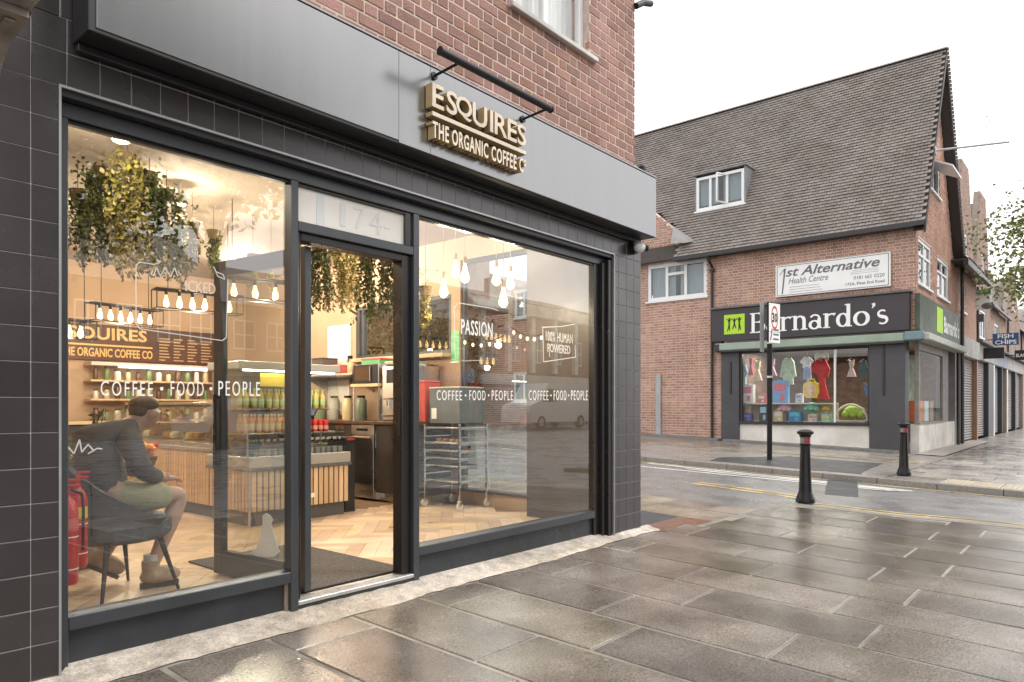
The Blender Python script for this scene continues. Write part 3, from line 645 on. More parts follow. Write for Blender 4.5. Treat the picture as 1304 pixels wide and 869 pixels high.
# open glazed door, swung inwards
dr = thing('glazed_door', (2.37, 3.72, .09), 'dark framed glass door standing open into the coffee shop', 'door')
dx0, dx1, dy0, dy1, dz0, dz1 = 2.352, 2.400, 3.735, 4.655, .092, 2.195
def dbar(name, y0, y1, z0, z1, mat=FRAME): m = MB(); m.box((dx0, y0, z0), (dx1, y1, z1), .003); return obj(name, m, mat, dr)
dbar('stile', dy0, dy0 + .09, dz0, dz1, FRAME); dbar('stile', dy1 - .09, dy1, dz0, dz1); dbar('top_rail', dy0 + .09, dy1 - .09, dz1 - .1, dz1); br = dbar('bottom_rail', dy0 + .09, dy1 - .09, dz0, dz0 + .16)
m = MB(); m.box((2.373, dy0 + .09, dz0 + .16), (2.379, dy1 - .09, dz1 - .1)); dp = obj('pane', m, GL, dr)
m = MB(); m.cyl((2.33, dy1 - .045, .8), (2.33, dy1 - .045, 1.3), .012, n=10); m.cyl((2.33, dy1 - .045, .82), (2.352, dy1 - .045, .82), .008); m.cyl((2.33, dy1 - .045, 1.28), (2.352, dy1 - .045, 1.28), .008); obj('pull_handle', m, BLK, dr, smooth=True)
dog = [(322, 658), (326, 655), (330, 658), (333, 664), (331, 670), (336, 690), (340, 706), (334, 712), (318, 712), (308, 706), (316, 700), (320, 684), (322, 668)]
m = MB(); P = [on_x(x, y, 2.36) for x, y in dog]; m.prism([(p.y, p.z) for p in P], lambda u, v, d: (d, u, v), 2.3705, 2.3722); obj('dog_sticker', m, VINYL, dp)
hg = Matrix.Translation((2.46, 3.735, 0)) @ Matrix.Rotation(R(7), 4, 'Z') @ Matrix.Translation((-2.352, -3.735, 0)); dr.matrix_basis = hg @ W[dr.name]

# ================================================================ COFFEE SHOP INTERIOR
FZ, CZ, SX, BY, LX = .08, 3.22, 6.0, 10.8, .55
WALL = pm('warm_cream_paint', (.44, .31, .21), .75, var=.06, scale=2)
WALLP = pm('pale_paint', (.74, .70, .63), .7, var=.04)
CEIL = pm('ceiling_paint', (.36, .3, .245), .8, var=.05)
DARKW = pm('dark_brown_panel', (.045, .035, .03), .45, var=.2, scale=6, rvar=.1)
OAK = pm('oak_plank', (.52, .375, .25), .36, base2=(.68, .52, .37), scale=3.2, stretch=(1, 1, 1), rnd=.24, bump=.1, bscale=50, rvar=.1)
PINE = pm('pine_slat', (.6, .42, .25), .5, base2=(.7, .52, .33), scale=5, stretch=(1, 1, .25), rnd=.16)
CHAR = pm('charcoal_laminate', (.04, .042, .046), .4, var=.12, rvar=.08)
STEEL = pm('brushed_steel', (.62, .61, .58), .28, metal=1, var=.08, scale=30, stretch=(1, 1, .1), rvar=.08)
CHROME = pm('chrome', (.7, .7, .7), .12, metal=1, var=.03)
WHITE = pm('white_plastic', (.75, .75, .73), .4, var=.04)
WOODB = pm('light_birch', (.6, .44, .27), .5, var=.12, scale=8, stretch=(1, 1, .3))
m = MB(); m.quad((LX, FY + .15, FZ - .012), (SX, FY + .15, FZ - .012), (SX, BY, FZ - .012), (LX, BY, FZ - .012)); floor = struct('floor', m, pm('floor_joint', (.22, .14, .08), .6))
m = MB(); m.quad((M1[1], YF + .1, FZ - .006), (M2[0], YF + .1, FZ - .006), (M2[0], FY + .16, FZ - .006), (M1[1], FY + .16, FZ - .006)); obj('door_well', m, CHAR, floor)
# oak herringbone, laid at 45 degrees
PW, NP = .118, 5; q = .7071; plk = MB(); plk.box((.001, .001, -.011), (PW * NP - .001, PW - .001, 0), .0015); plm = plk.mesh('plank'); cnt = 0
todo = []
for k in range(-90, 91):
    for j in range(-9, 10):
        for typ in (0, 1):
            u, v = (k, k + 2 * NP * j) if typ == 0 else (k, k + 1 + 2 * NP * j)
            cu_, cv = (u + NP / 2, v + .5) if typ == 0 else (u + .5, v + NP / 2)
            X = 3.3 + (cu_ + cv) * PW * q * .5 * 2 ** .5 * .7071 * 1.41421356 * q / q; X = 3.3 + (cu_ + cv) * PW * q; Y = 6.0 + (cu_ - cv) * PW * q
            if 1.15 < X < 5.9 and 3.95 < Y < 8.6 and not (X > 3.7 and Y > 6.5) and not (X > 5.45 and Y > 6.2): todo.append((math.hypot(X, Y), u, v, typ))
todo.sort(); extra = MB()
for i, (_, u, v, typ) in enumerate(todo):
    o2 = Vector((3.3 + (u + v) * PW * q, 6.0 + (u - v) * PW * q, FZ))
    if typ == 0: M = Matrix.Translation(o2) @ Matrix(((q, q, 0, 0), (q, -q, 0, 0), (0, 0, 1, 0), (0, 0, 0, 1)))
    else: M = Matrix.Translation(o2 + Vector((PW * q, PW * q, 0)) * 0) @ Matrix(((q, q, 0, 0), (-q, q, 0, 0), (0, 0, 1, 0), (0, 0, 0, 1)))
    # plank long axis is local x: along u for type 0, along v for type 1 (mirrored copies use their own mesh frame)
    if i < 300: link('plank', plm, floor, OAK, M=M)
    else: t_ = MB(); t_.v = list(plk.v); t_.f = list(plk.f); t_.xf(M); extra.add(t_.v, t_.f)
if extra.v: obj('plank_field', extra, OAK, floor, kind='stuff')
m = MB(); m.quad((LX, FY + .15, CZ), (LX, BY, CZ), (SX + .1, BY, CZ), (SX + .1, FY + .15, CZ)); m.quad((LX, FY + .15, CZ + .3), (LX, BY, CZ + .3), (SX + .1, BY, CZ + .3), (SX + .1, FY + .15, CZ + .3)); struct('ceiling', m, CEIL)
m = MB(); m.box((LX, BY, 0), (SX + .12, BY + .15, CZ + .3)); struct('wall_back', m, WALL)
m = MB(); m.box((LX - .12, FY + .41, 0), (LX, BY, CZ + .3)); struct('wall_left', m, WALL)
m = MB(); m.box((LX, FY + .02, OZ + .01), (SX + .1, FY + .41, CZ + .3)); 
m = MB(); m.box((OX0, FY + .16, 2.66), (SX, FY + .2, CZ)); struct('wall_front_lining', m, WALLP)
# side wall with the low shop window, the high window and piers
HWZ0, HWZ1, HY0, HY1 = 1.86, 2.57, 6.05, 7.9
LY0, LY1, LZ0, LZ1 = 4.67, 5.9, .25, 2.95
m = MB()
for (y0, y1, z0, z1) in ((LY0, HY0, LZ1, CZ), (HY0, BY, HWZ1, CZ), (HY1, BY, 0, HWZ1), (HY0, HY1, 0, HWZ0), (LY1, HY0, 0, LZ1), (LY0, LY1, 0, LZ0 - .03)): m.box((SX, y0, z0), (SX + .1, y1, z1))
struct('wall_side', m, WALL)
m = MB(); m.box((SX - .3, FY + .14, FZ), (SX - .002, LY0 - .03, CZ - .002)); m.box((SX, FY + .42, 0), (SX + .1, LY0, CZ)); struct('pillar', m, DARKW)
m = MB(); m.box((5.632, FY + .165, FZ), (5.6475, FY + .405, 2.65)); struct('pillar_lining', m, DARKW)
m = MB(); m.box((SX - .02, LY0, LZ0 - .03), (SX + .13, LY1, LZ0), .003); m.box((SX + .02, LY0, LZ0), (SX + .08, LY0 + .05, LZ1)); m.box((SX + .02, LY1 - .05, LZ0), (SX + .08, LY1, LZ1)); m.box((SX + .02, LY0 + .05, LZ1 - .05), (SX + .08, LY1 - .05, LZ1))
sw = obj('side_window_frame', m, FRAME, shop); m = MB(); m.box((SX + .045, LY0 + .05, LZ0), (SX + .051, LY1 - .05, LZ1 - .05)); obj('pane', m, GL, sw)
m = MB(); 
for (y0, y1, z0, z1) in ((HY0, HY1, HWZ0, HWZ0 + .05), (HY0, HY1, HWZ1 - .05, HWZ1), (HY0, HY0 + .05, HWZ0 + .05, HWZ1 - .05), (HY1 - .07, HY1, HWZ0 + .05, HWZ1 - .05), (HY1 - .17, HY1 - .12, HWZ0 + .05, HWZ1 - .05)): m.box((SX + .005, y0, z0), (SX + .07, y1, z1), .003)
hw = obj('high_window_frame', m, FRAME, shop); m = MB(); m.box((SX + .03, HY0 + .05, HWZ0 + .05), (SX + .036, HY1 - .07, HWZ1 - .05)); obj('pane', m, GL, hw)
m = MB(); m.box((SX - .16, HY0, HWZ0 - .05), (SX - .002, HY1, HWZ0 - .002), .004); obj('sill', m, WOODB, hw)
m = MB(); m.box((SX - .035, 8.0, 1.1), (SX - .002, 8.5, 2.35), .002); tag(obj('white_wall_panel', m, pm('plain_white_panel', (.78, .77, .74), .5, var=.03)), 'plain white panel on the wall beside the high window', 'panel')
# door mat, dark tufted
m = MB(); m.add([(2.42, 3.80, 0), (3.23, 3.76, 0), (3.34, 4.95, 0), (2.42, 5.15, 0), (1.72, 4.42 + .72, 0)][:4], [(0, 1, 2, 3)])
mt = MB(); mt.box((1.62, 4.66, FZ + .001), (2.345, 5.15, FZ + .011), .003); mt2 = MB(); mt2.box((M1[1] + .07, 3.775, FZ + .001), (3.3, 5.15, FZ + .012), .003)
MATM = pm('tufted_mat', (.025, .022, .02), .95, base2=(.2, .18, .16), scale=95, bump=1, bscale=260)
tag(obj('door_mat', mt2, MATM), 'dark speckled entrance mat just inside the open door', 'mat')

# ---------------------------------------------------------------- service counter with pine slats
CX, CYF, CXE = 3.46, 6.17, 4.62
def slats(parent, along, fixed, a, b, z0, z1, pitch=.062, wd=.048, faced=-1, mat=PINE):
    n = int((b - a) / pitch); key = (along, round(z1 - z0, 3)); me = None
    for i in range(n):
        s0 = a + i * pitch + .007; mb = MB()
        if along == 'x': mb.box((0, -.014, 0), (wd, 0, z1 - z0), .002); M = Matrix.Translation((s0, fixed, z0))
        else: mb.box((-.014, 0, 0), (0, wd, z1 - z0), .002); M = Matrix.Translation((fixed, s0, z0))
        if me is None: me = mb.mesh('slat')
        link('slat', me, parent, mat, M=M)
ct = thing('service_counter', (3.9, 8.2, FZ), 'long pine slatted service counter with charcoal plinth under the cake display', 'counter')
m = MB(); m.box((CX + .09, 7.02, FZ), (CX + .75, 10.2, .74)); obj('carcass', m, CHAR, ct)
m = MB(); m.box((CX + .14, 7.02, FZ), (CX + .15, 10.2, FZ + .14)); slats(ct, 'y', CX + .088, 7.04, 10.18, .2, .745)
m = MB(); m.box((CX + .06, 7.02, .748), (CX + .78, 10.22, .788), .004); obj('worktop', m, pm('dark_counter_top', (.3, .28, .26), .25, var=.1, rvar=.06), ct)
ch = thing('drinks_chiller', (4.0, 6.5, FZ), 'open drinks chiller with pine slatted base and steel ledge facing the street', 'chiller')
m = MB(); m.box((CX + .02, CYF + .02, FZ + .14), (CXE - .02, 6.98, .6)); obj('carcass', m, CHAR, ch)
m = MB(); m.box((CX + .05, CYF + .05, FZ), (CXE - .05, 6.98, FZ + .14)); obj('plinth', m, pm('grey_plinth', (.12, .125, .13), .45, var=.1), ch)
slats(ch, 'x', CYF + .018, CX + .02, CXE - .02, FZ + .142, .6); slats(ch, 'y', CX + .018, CYF + .03, 6.97, FZ + .142, .6)
m = MB(); m.box((CX - .004, CYF - .006, FZ), (CX + .014, CYF + .012, .6), .001); obj('corner_trim', m, ALU, ch)
m = MB(); m.box((CX - .01, CYF - .012, .602), (CXE + .005, 7.0, .63), .003); obj('charcoal_band', m, pm('grey_plinth', (.1, .1, .1)), ch)
m = MB(); m.box((CX, CYF, .632), (CXE, CYF + .05, .74), .004); m.box((CX, CYF + .052, .632), (CX + .04, 6.98, .74), .004); m.box((CXE - .04, CYF + .052, .632), (CXE, 6.98, .74), .004); obj('steel_ledge', m, pm('satin_steel_ledge', (.6, .6, .58), .35, metal=.55, var=.06), ch)
m = MB(); m.box((CX + .04, 6.9, .64), (CXE - .04, 6.96, 1.62)); obj('back_panel', m, pm('chiller_back', (.25, .25, .24), .4, var=.1), ch)
m = MB(); m.box((CX, 6.35, 1.58), (CXE, 6.98, 1.66), .006); cn = obj('canopy', m, pm('chiller_grey', (.42, .43, .43), .4, var=.06), ch)
TUBE = pm('led_strip', (1, .97, .9), .5, var=0, emit=9, ecol=(1, .95, .86))
m = MB(); m.box((CX + .06, 6.375, 1.565), (CXE - .06, 6.40, 1.5795)); obj('light_strip', m, TUBE, cn)
SH = [(.70, 6.24), (.955, 6.42), (1.2, 6.52)]
for z, y in SH: m = MB(); m.box((CX + .045, y - .04, z - .016), (CXE - .045, 6.895, z), .002); obj('shelf', m, STEEL, ch)
for x in (CX + .02, CXE - .02): m = MB(); m.prism([(6.23, .742), (6.23, .86), (6.4, 1.55), (6.9, 1.56), (6.9, .742)], lambda u, v, d: (d, u, v), x - .003, x + .003); obj('side_glass', m, GL, ch)
m = MB(); m.box((CX - .003, CYF + .03, .742), (CX + .012, CYF + .045, 1.03), .001); obj('corner_post', m, ALU, ch)
m = MB(); m.box((CX + .03, CYF + .034, .742), (CXE - .03, CYF + .040, .86)); obj('front_glass', m, GL, ch)
m = MB(); m.box((4.02, CYF + .005, .3), (4.1, CYF + .0035, .345)); m.box((4.11, CYF + .005, .3), (4.18, CYF + .0035, .345)); obj('price_label', m, VINYL, ch)
# drinks
def bottle_proto(name, label, body_col, cap_col, r, h, can=False, alpha=False, group='drinks in the chiller'):
    t = thing(name, (0, 0, 0), label, 'can' if can else 'bottle', group); mb = MB()
    if can: mb.lathe([(r * .85, 0), (r, .006), (r, h * .94), (r * .82, h)], n=12)
    else: mb.lathe([(r * .9, 0), (r, .006), (r, h * .58), (r * .75, h * .72), (r * .38, h * .82), (r * .38, h * .9)], n=12)
    mat = pm('drink_%d_%d_%d' % tuple(int(99 * c) for c in body_col), body_col, .18, var=.06) if not alpha else glass('clear_bottle', (.8, .85, .86), 1.45)
    b = obj('body', mb, mat, t, smooth=True); q2 = MB(); q2.lathe([(r * 1.02, h * .18), (r * 1.02, h * .5)], n=12)
    if not can or True: obj('label_band', q2, pm('band_%d_%d_%d' % tuple(int(99 * c) for c in cap_col), cap_col, .5, var=.1), b, smooth=True)
    q3 = MB(); q3.lathe([(r * .44, h * .885), (r * .44, h)], n=10)
    if not can: obj('cap', q3, MATS['band_%d_%d_%d' % tuple(int(99 * c) for c in cap_col)], t, smooth=True)
    return t
rows = [('water_bottle', 'clear water bottle in the lowest chiller row', (.1, .12, .1), (.35, .37, .36), .03, .2, False, True, SH[0], .07),
        ('juice_bottle', 'amber juice bottle on the middle chiller shelf', (.65, .33, .05), (.75, .6, .3), .03, .19, False, False, SH[1], .075),
        ('drink_can', 'red drink can on the middle chiller shelf near the bin', (.55, .03, .025), (.62, .35, .28), .03, .125, True, False, SH[1], .07),
        ('smoothie_bottle', 'pale smoothie bottle on the top chiller shelf', (.65, .55, .18), (.5, .65, .3), .03, .2, False, False, SH[2], .08)]
for nm, lb, bc_, cc_, r, h, can, al, (z, y), pt in rows:
    pr_ = bottle_proto(nm, lb, bc_, cc_, r, h, can, al, nm.replace('_', ' ') + ' row'); first = True
    x0, x1 = (CX + .09, CXE - .08)
    if nm == 'juice_bottle': x1 = 4.24
    if nm == 'drink_can': x0 = 4.28
    x = x0
    while x < x1:
        for dy in (0, .075):
            M = T(x + random.uniform(-.006, .006), y + .01 + dy, z + .001, random.uniform(0, 6))
            if first: pr_.matrix_basis = M; W[pr_.name] = M; first = False
            else: dup(pr_, M)
        x += pt
pk_ = bottle_proto('juice_bottle', 'pink juice bottle on the middle chiller shelf', (.7, .12, .14), (.75, .5, .45), .03, .19, group='pink juice bottles'); pk_.matrix_basis = T(4.26, 6.43, .956)
m = MB(); m.box((3.72, 6.42, 1.42), (4.0, 6.43, 1.55)); tag(obj('price_sign', m, pm('yellow_card', (.8, .62, .08), .5, var=.05)), 'bright yellow sign at the top of the drinks chiller', 'sign')
# cake display on the long counter
cd = thing('cake_display', (3.85, 8.6, .79), 'curved glass cake display on top of the slatted counter', 'display case')
cy0, cy1 = 7.15, 9.9
m = MB(); m.box((CX + .14, cy0, .79), (CX + .7, cy1, .83), .003); obj('base', m, STEEL, cd)
m = MB(); m.box((CX + .34, cy0, 1.24), (CX + .7, cy1, 1.27), .003); obj('top', m, STEEL, cd)
for y in (cy0 + .003, cy1 - .009): m = MB(); m.prism([(CX + .15, .832), (CX + .2, 1.1), (CX + .36, 1.238), (CX + .69, 1.238), (CX + .69, .832)], lambda u, v, d: (u, d, v), y, y + .006); obj('end_glass', m, GL, cd)
m = MB(); P = [(CX + .15, .832), (CX + .165, .95), (CX + .2, 1.1), (CX + .27, 1.19), (CX + .36, 1.238)]
for a, b in zip(P[:-1], P[1:]): m.add([(a[0], cy0 + .01, a[1]), (b[0], cy0 + .01, b[1]), (b[0], cy1 - .01, b[1]), (a[0], cy1 - .01, a[1]), (a[0] + .005, cy0 + .01, a[1]), (b[0] + .005, cy0 + .01, b[1]), (b[0] + .005, cy1 - .01, b[1]), (a[0] + .005, cy1 - .01, a[1])], [(0, 1, 2, 3), (7, 6, 5, 4)])
obj('front_glass', m, GL, cd)
m = MB(); m.box((CX + .3, cy0 + .02, 1.03), (CX + .68, cy1 - .02, 1.038)); obj('glass_shelf', m, GL, cd)
CAKE = [(.42, .2, .06), (.65, .45, .2), (.25, .1, .05), (.72, .62, .45)]
for i in range(14):
    y = cy0 + .14 + i * .195; kx_ = i % 4; c = CAKE[kx_]; up = i % 3 == 0
    t = thing('cake', (CX + .42, y, .83), ['golden loaf cake', 'pale sponge cake', 'dark chocolate cake', 'cream topped cake'][kx_] + ' inside the cake display', 'cake', 'cakes in the display')
    m = MB(); z = .832 if not up else 1.039
    m.lathe([(.07, 0), (.075, .01), (.075, .05), (.06, .07), (.01, .078)], (CX + .45, y, z + .012), 14, 1, 1); obj('sponge', m, pm('cake_%d' % kx_, c, .7, var=.25, scale=40, bump=.5), t, smooth=True)
    m = MB(); m.lathe([(.085, 0), (.095, .011)], (CX + .45, y, z), 16); obj('plate', m, WHITE, t, smooth=True)

# ---------------------------------------------------------------- menu board and back bar on the rear wall
mn = thing('menu_board', (4.3, BY, 1.9), 'dark brown menu board with gold shop name on the rear wall', 'menu board')
bx0, bx1 = 3.2, 5.45
m = MB(); m.box((bx0, BY - .05, 1.86), (bx1, BY - .002, 2.36), .004); obj('board', m, pm('brown_board', (.07, .03, .018), .5, var=.2), mn)
SGOLD = pm('sign_gold', (.72, .45, .16), .45, var=.06)
obj('lettering', text_on_y('ESQUIRES', 3.27, 4.42, 2.12, .2, BY - .055, .012, bold=.02), SGOLD, mn)
obj('lettering', text_on_y('THE ORGANIC COFFEE CO', 3.3, 4.5, 1.91, .12, BY - .055, .012, bold=.02, cond=.7), SGOLD, mn)
m = MB(); m.box((3.27, BY - .06, 2.062), (4.5, BY - .051, 2.085)); obj('underline_bar', m, SGOLD, mn)
m = MB()
for c in range(4):
    for r in range(8):
        x0 = 4.6 + c * .21; m.box((x0, BY - .054, 1.9 + r * .045), (x0 + random.uniform(.08, .17), BY - .051, 1.915 + r * .045))
obj('menu_line', m, pm('chalk_gold', (.6, .42, .22), .7), mn)
bb = thing('back_bar', (4.4, BY - .25, FZ), 'back bar with lit shelves of bottles and cups under the menu board', 'shelf unit')
m = MB(); m.box((3.25, BY - .5, FZ), (5.5, BY - .05, .98)); obj('cabinet', m, CHAR, bb)
m = MB(); m.box((3.22, BY - .53, .982), (5.52, BY - .05, 1.02), .003); obj('worktop', m, WOODB, bb)
for z in (1.3, 1.56): m = MB(); m.box((3.6, BY - .28, z), (5.5, BY - .05, z + .025), .002); obj('shelf', m, WOODB, bb)
m = MB(); m.box((3.6, BY - .3, 1.78), (5.5, BY - .05, 1.83), .003); cp = obj('cornice', m, pm('pale_grey_trim', (.5, .5, .48), .4), bb)
m = MB(); m.box((3.95, BY - .312, 1.76), (5.2, BY - .29, 1.779)); obj('light_strip', m, TUBE, cp)
cols = [((.12, .06, .03), 'brown'), ((.5, .42, .25), 'straw'), ((.6, .58, .5), 'white'), ((.15, .2, .08), 'green')]
for si_, z in enumerate((1.021, 1.326, 1.586)):
    for i in range(13):
        x = 3.7 + i * .14; c, nm = cols[(i * 3 + si_ * 2) % 4]; h = random.uniform(.12, .2); r = random.uniform(.03, .045)
        t = thing('jar', (x, BY - .17, z), '%s jar on the %s shelf of the back bar' % (nm, ('worktop', 'lower', 'upper')[si_]), 'jar', 'jars on the back bar')
        q1 = MB(); q1.lathe([(r * .95, 0), (r, .01), (r, h * .72), (r * .7, h * .85)], (x, BY - .17, z + .001), 10); obj('body', q1, pm('jar_' + nm, c, .3, var=.1), t, smooth=True)
        q1 = MB(); q1.lathe([(r * .72, h * .85), (r * .72, h)], (x, BY - .17, z + .001), 10); obj('lid', q1, CHAR, t, smooth=True)

# ---------------------------------------------------------------- lamps
BULB = pm('amber_bulb', (1, .72, .38), .3, var=0, emit=1.9, ecol=(1, .64, .27))
BULB2 = pm('warm_bulb', (1, .85, .6), .3, var=0, emit=1.9, ecol=(1, .74, .42))
def bulb_light(name, loc, watt, parent, rad=.06, col=(1, .82, .6)):
    l = bpy.data.lights.new(name, 'POINT'); l.energy = watt * .78; l.shadow_soft_size = rad; l.color = col
    o = bpy.data.objects.new(name, l); C.objects.link(o); o.location = loc; W[o.name] = Matrix.Translation(loc)
    o.parent = parent; o.matrix_parent_inverse = W[parent.name].inverted(); return o
def bulb_prof(r): return [(.012, .085), (.014, .06), (r * .75, .035), (r, 0), (r * .8, -.03), (r * .3, -.048)]
def cage_lamp(c, n, d, label, watt, pitch=.13):
    """black rectangular cage pendant with a row of amber bulbs"""
    c = Vector(c); d = Vector(d).normalized(); s_ = d.cross(Vector((0, 0, 1))); hl = n * pitch / 2 + .05
    t = thing('cage_pendant', c, label, 'pendant lamp'); m = MB()
    for z in (.14, -.06):
        P = [c + d * (sx * hl) + s_ * (sy * .1) + Vector((0, 0, z)) for sx, sy in ((-1, -1), (1, -1), (1, 1), (-1, 1))]
        m.tube(P + P[:1], .006, 6)
    for sx in (-1, 1):
        for sy in (-1, 1): b = c + d * (sx * hl) + s_ * (sy * .1); m.cyl(b + Vector((0, 0, -.06)), b + Vector((0, 0, .14)), .006, n=6)
    m.cyl(c - d * hl + Vector((0, 0, .14)), c + d * hl + Vector((0, 0, .14)), .012, n=8); obj('cage', m, BLK, t)
    m = MB()
    for sx in (-.7, .7): p = c + d * (sx * hl); m.cyl(p + Vector((0, 0, .14)), (p.x, p.y, CZ - .002), .004, n=6)
    obj('cord', m, BLK, t)
    for i in range(n):
        p = c + d * ((i - (n - 1) / 2) * pitch); m = MB(); m.lathe(bulb_prof(.03), p, 12); b = obj('bulb', m, BULB, t, smooth=True)
        m = MB(); m.cyl(p + Vector((0, 0, .085)), p + Vector((0, 0, .135)), .016, n=8); obj('socket', m, BLK, b)
    bulb_light('lamp_glow', c + Vector((0, 0, -.1)), watt, t, .05)
def at(px, py, t): d = ray(px, py); return Vector((d[0] * t, d[1] * t, HC + d[2] * t))
cage_lamp(at(160, 406, 8.6), 6, (1, .25, 0), 'cage pendant of amber bulbs hanging before the gold lettered menu board', 46)
cage_lamp(at(253, 390, 7.6), 6, (1, -.15, 0), 'cage pendant of amber bulbs seen through the left window beside the frosted drawing', 46)
cage_lamp(at(338, 376, 7.0), 4, (1, -.25, 0), 'cage pendant of three big bulbs over the drinks chiller', 46, .2)
cage_lamp(at(88, 424, 7.6), 3, (1, .3, 0), 'cage pendant half hidden by the left window jamb', 26)
RW = [(565, 372, 6.4), (580, 347, 6.8), (592, 353, 6.3), (632, 357, 6.6), (641, 384, 6.1), (650, 362, 6.9)]
names = ['lowest amber bulb pendant nearest the door in the right window', 'tall bulb pendant second from the door in the right window', 'bulb pendant third from the door in the right window', 'bulb pendant left of the window brick view', 'low amber bulb pendant in front of the brick view', 'bulb pendant furthest from the door in the right window']
for (px, py, t_), nm in zip(RW, names):
    p = at(px, py, t_); t = thing('bulb_pendant', p, nm, 'pendant lamp', 'bare bulb pendants in the right window'); m = MB(); m.lathe([(.012, .12), (.02, .07), (.04, .0), (.038, -.025), (.02, -.045), (.006, -.052)], p, 14); b = obj('bulb', m, BULB2, t, smooth=True)
    m = MB(); m.cyl(p + Vector((0, 0, .12)), p + Vector((0, 0, .18)), .018, n=10); obj('socket', m, pm('brass', (.5, .36, .15), .35, metal=.8), t); m = MB(); m.cyl(p + Vector((0, 0, .18)), (p.x, p.y, CZ - .001), .003, n=5); obj('cord', m, pm('grey_flex', (.4, .38, .36), .6), t)
    bulb_light('lamp_glow', p + Vector((0, 0, -.14)), 9, t, .025, (1, .8, .56))
def festoon(a, b, n, label):
    t = thing('string_lights', a, label, 'string lights'); m = MB(); pts = []
    for i in range(n * 2 + 1):
        f = i / (n * 2); pts.append(Vector(a).lerp(Vector(b), f) + Vector((0, 0, -.06 * 4 * f * (1 - f))))
    m.tube(pts, .004, 5); obj('cable', m, BLK, t)
    for i in range(n): p = pts[i * 2 + 1]; m = MB(); m.ell(p - Vector((0, 0, .035)), (.014, .014, .02), 10, 6); obj('bulb', m, BULB2, t, smooth=True)
festoon(on_x(587, 430, 5.6), on_x(640, 428, 5.6), 5, 'string of small round bulbs below the frosted white lettering'); festoon(on_x(650, 416, 5.62), on_x(694, 424, 5.62), 5, 'string of small round bulbs in front of the brick view')
# ceiling services: track and spot lamps
def spot(px, py, label, watt):
    d = ray(px, py); t_ = (3.02 - HC) / d[2]; p = Vector((d[0] * t_, d[1] * t_, 3.02)); t = thing('spotlight', (p.x, p.y, CZ), label, 'spotlight', 'ceiling spotlights')
    m = MB(); m.cyl((p.x, p.y, CZ - .002), (p.x, p.y, 3.1), .012, n=8); obj('stem', m, WHITE, t); m = MB(); m.cyl((p.x, p.y, 3.12), (p.x, p.y, 3.03), .045, .055, n=14); h = obj('spot_head', m, WHITE, t, smooth=True)
    m = MB(); m.cyl((p.x, p.y, 3.029), (p.x, p.y, 3.022), .045, n=14); obj('lens', m, BULB2, h)
    bulb_light('lamp_glow', (p.x, p.y, 2.95), watt, t, .03, (1, .86, .68))
spot(154, 181, 'ceiling spotlight over the hanging plants by the left window', 30); spot(229, 262, 'ceiling spotlight half hidden by hanging vines', 30)
tr = thing('ceiling_track', (2, 5.2, CZ), 'pale metal ceiling track and conduit above the hanging plants', 'track')
m = MB(); m.box((1.0, 4.9, CZ - .06), (3.2, 4.95, CZ - .02), .003); m.cyl((1.0, 5.15, CZ - .12), (3.2, 5.15, CZ - .12), .03, n=12); 
for x in (1.3, 2.2, 3.1): m.cyl((x, 5.15, CZ - .12), (x, 5.15, CZ), .006, n=6)
obj('rail', m, ALU, tr)
for i, (x, y) in enumerate(((2.2, 8.2), (4.9, 8.9), (4.6, 5.3), (5.3, 7.2))):
    t = thing('ceiling_downlight', (x, y, CZ), ['round downlight above the seating', 'round downlight above the back bar', 'round downlight above the baking rack', 'round downlight above the coffee machine'][i], 'downlight'); m = MB(); m.cyl((x, y, CZ - .03), (x, y, CZ - .002), .09, n=18); f = obj('trim_ring', m, WHITE, t); m = MB(); m.cyl((x, y, CZ - .036), (x, y, CZ - .0305), .075, n=18); obj('lens', m, BULB2, f)
    bulb_light('lamp_glow', (x, y, CZ - .14), (60, 60, 48, 60)[i], t, .045, (1, .84, .64))

# ---------------------------------------------------------------- hanging vines
LEAF1 = pm('vine_leaf_green', (.05, .075, .02), .5, base2=(.13, .15, .035), scale=12, rnd=.4)
LEAF2 = pm('vine_leaf_yellow', (.17, .15, .03), .5, base2=(.3, .24, .06), scale=12, rnd=.35)
STEM = pm('vine_stem', (.1, .08, .03), .8)
def leaf(mb, p, d, n, ln, wd):
    s_ = d.cross(n).normalized() * wd; a = p; b = p + d * ln * .5 + s_ + n * ln * .06; c = p + d * ln; e = p + d * ln * .5 - s_ + n * ln * .06
    mb.add([a, b, c, e], [(0, 1, 2), (0, 2, 3)])
def rv(): 
    v = Vector((random.gauss(0, 1), random.gauss(0, 1), random.gauss(0, 1))); return v.normalized()
def vine_mesh(length, spread, strands, per):
    lf, st = MB(), MB()
    for s_ in range(strands):
        p = Vector((random.uniform(-spread, spread), random.uniform(-spread, spread), random.uniform(-.03, .05))); ln = length * random.uniform(.55, 1.0); n = int(per * ln / length); pts = [p.copy()]
        for i in range(n):
            p = p + Vector((random.gauss(0, .008), random.gauss(0, .008), -ln / n)); pts.append(p.copy())
            for _ in range(2):
                d = (rv() + Vector((0, 0, -.7))).normalized(); leaf(lf, p + rv() * .02, d, rv(), random.uniform(.03, .055), random.uniform(.011, .02))
        st.tube(pts[::4] + [pts[-1]], .003, 4)
    for i in range(int(60 * spread / .1)):
        p = Vector((random.gauss(0, spread), random.gauss(0, spread), random.uniform(-.1, .08))); leaf(lf, p, (rv() + Vector((0, 0, -.4))).normalized(), rv(), random.uniform(.04, .06), random.uniform(.014, .022))
    return lf.mesh('foliage'), st.mesh('stem')
VM = [vine_mesh(.75, .08, 14, 38), vine_mesh(.95, .10, 18, 46), vine_mesh(.6, .06, 10, 32), vine_mesh(.85, .13, 22, 42)]
for v_ in VM: v_[1].materials.append(STEM)
VM2 = []
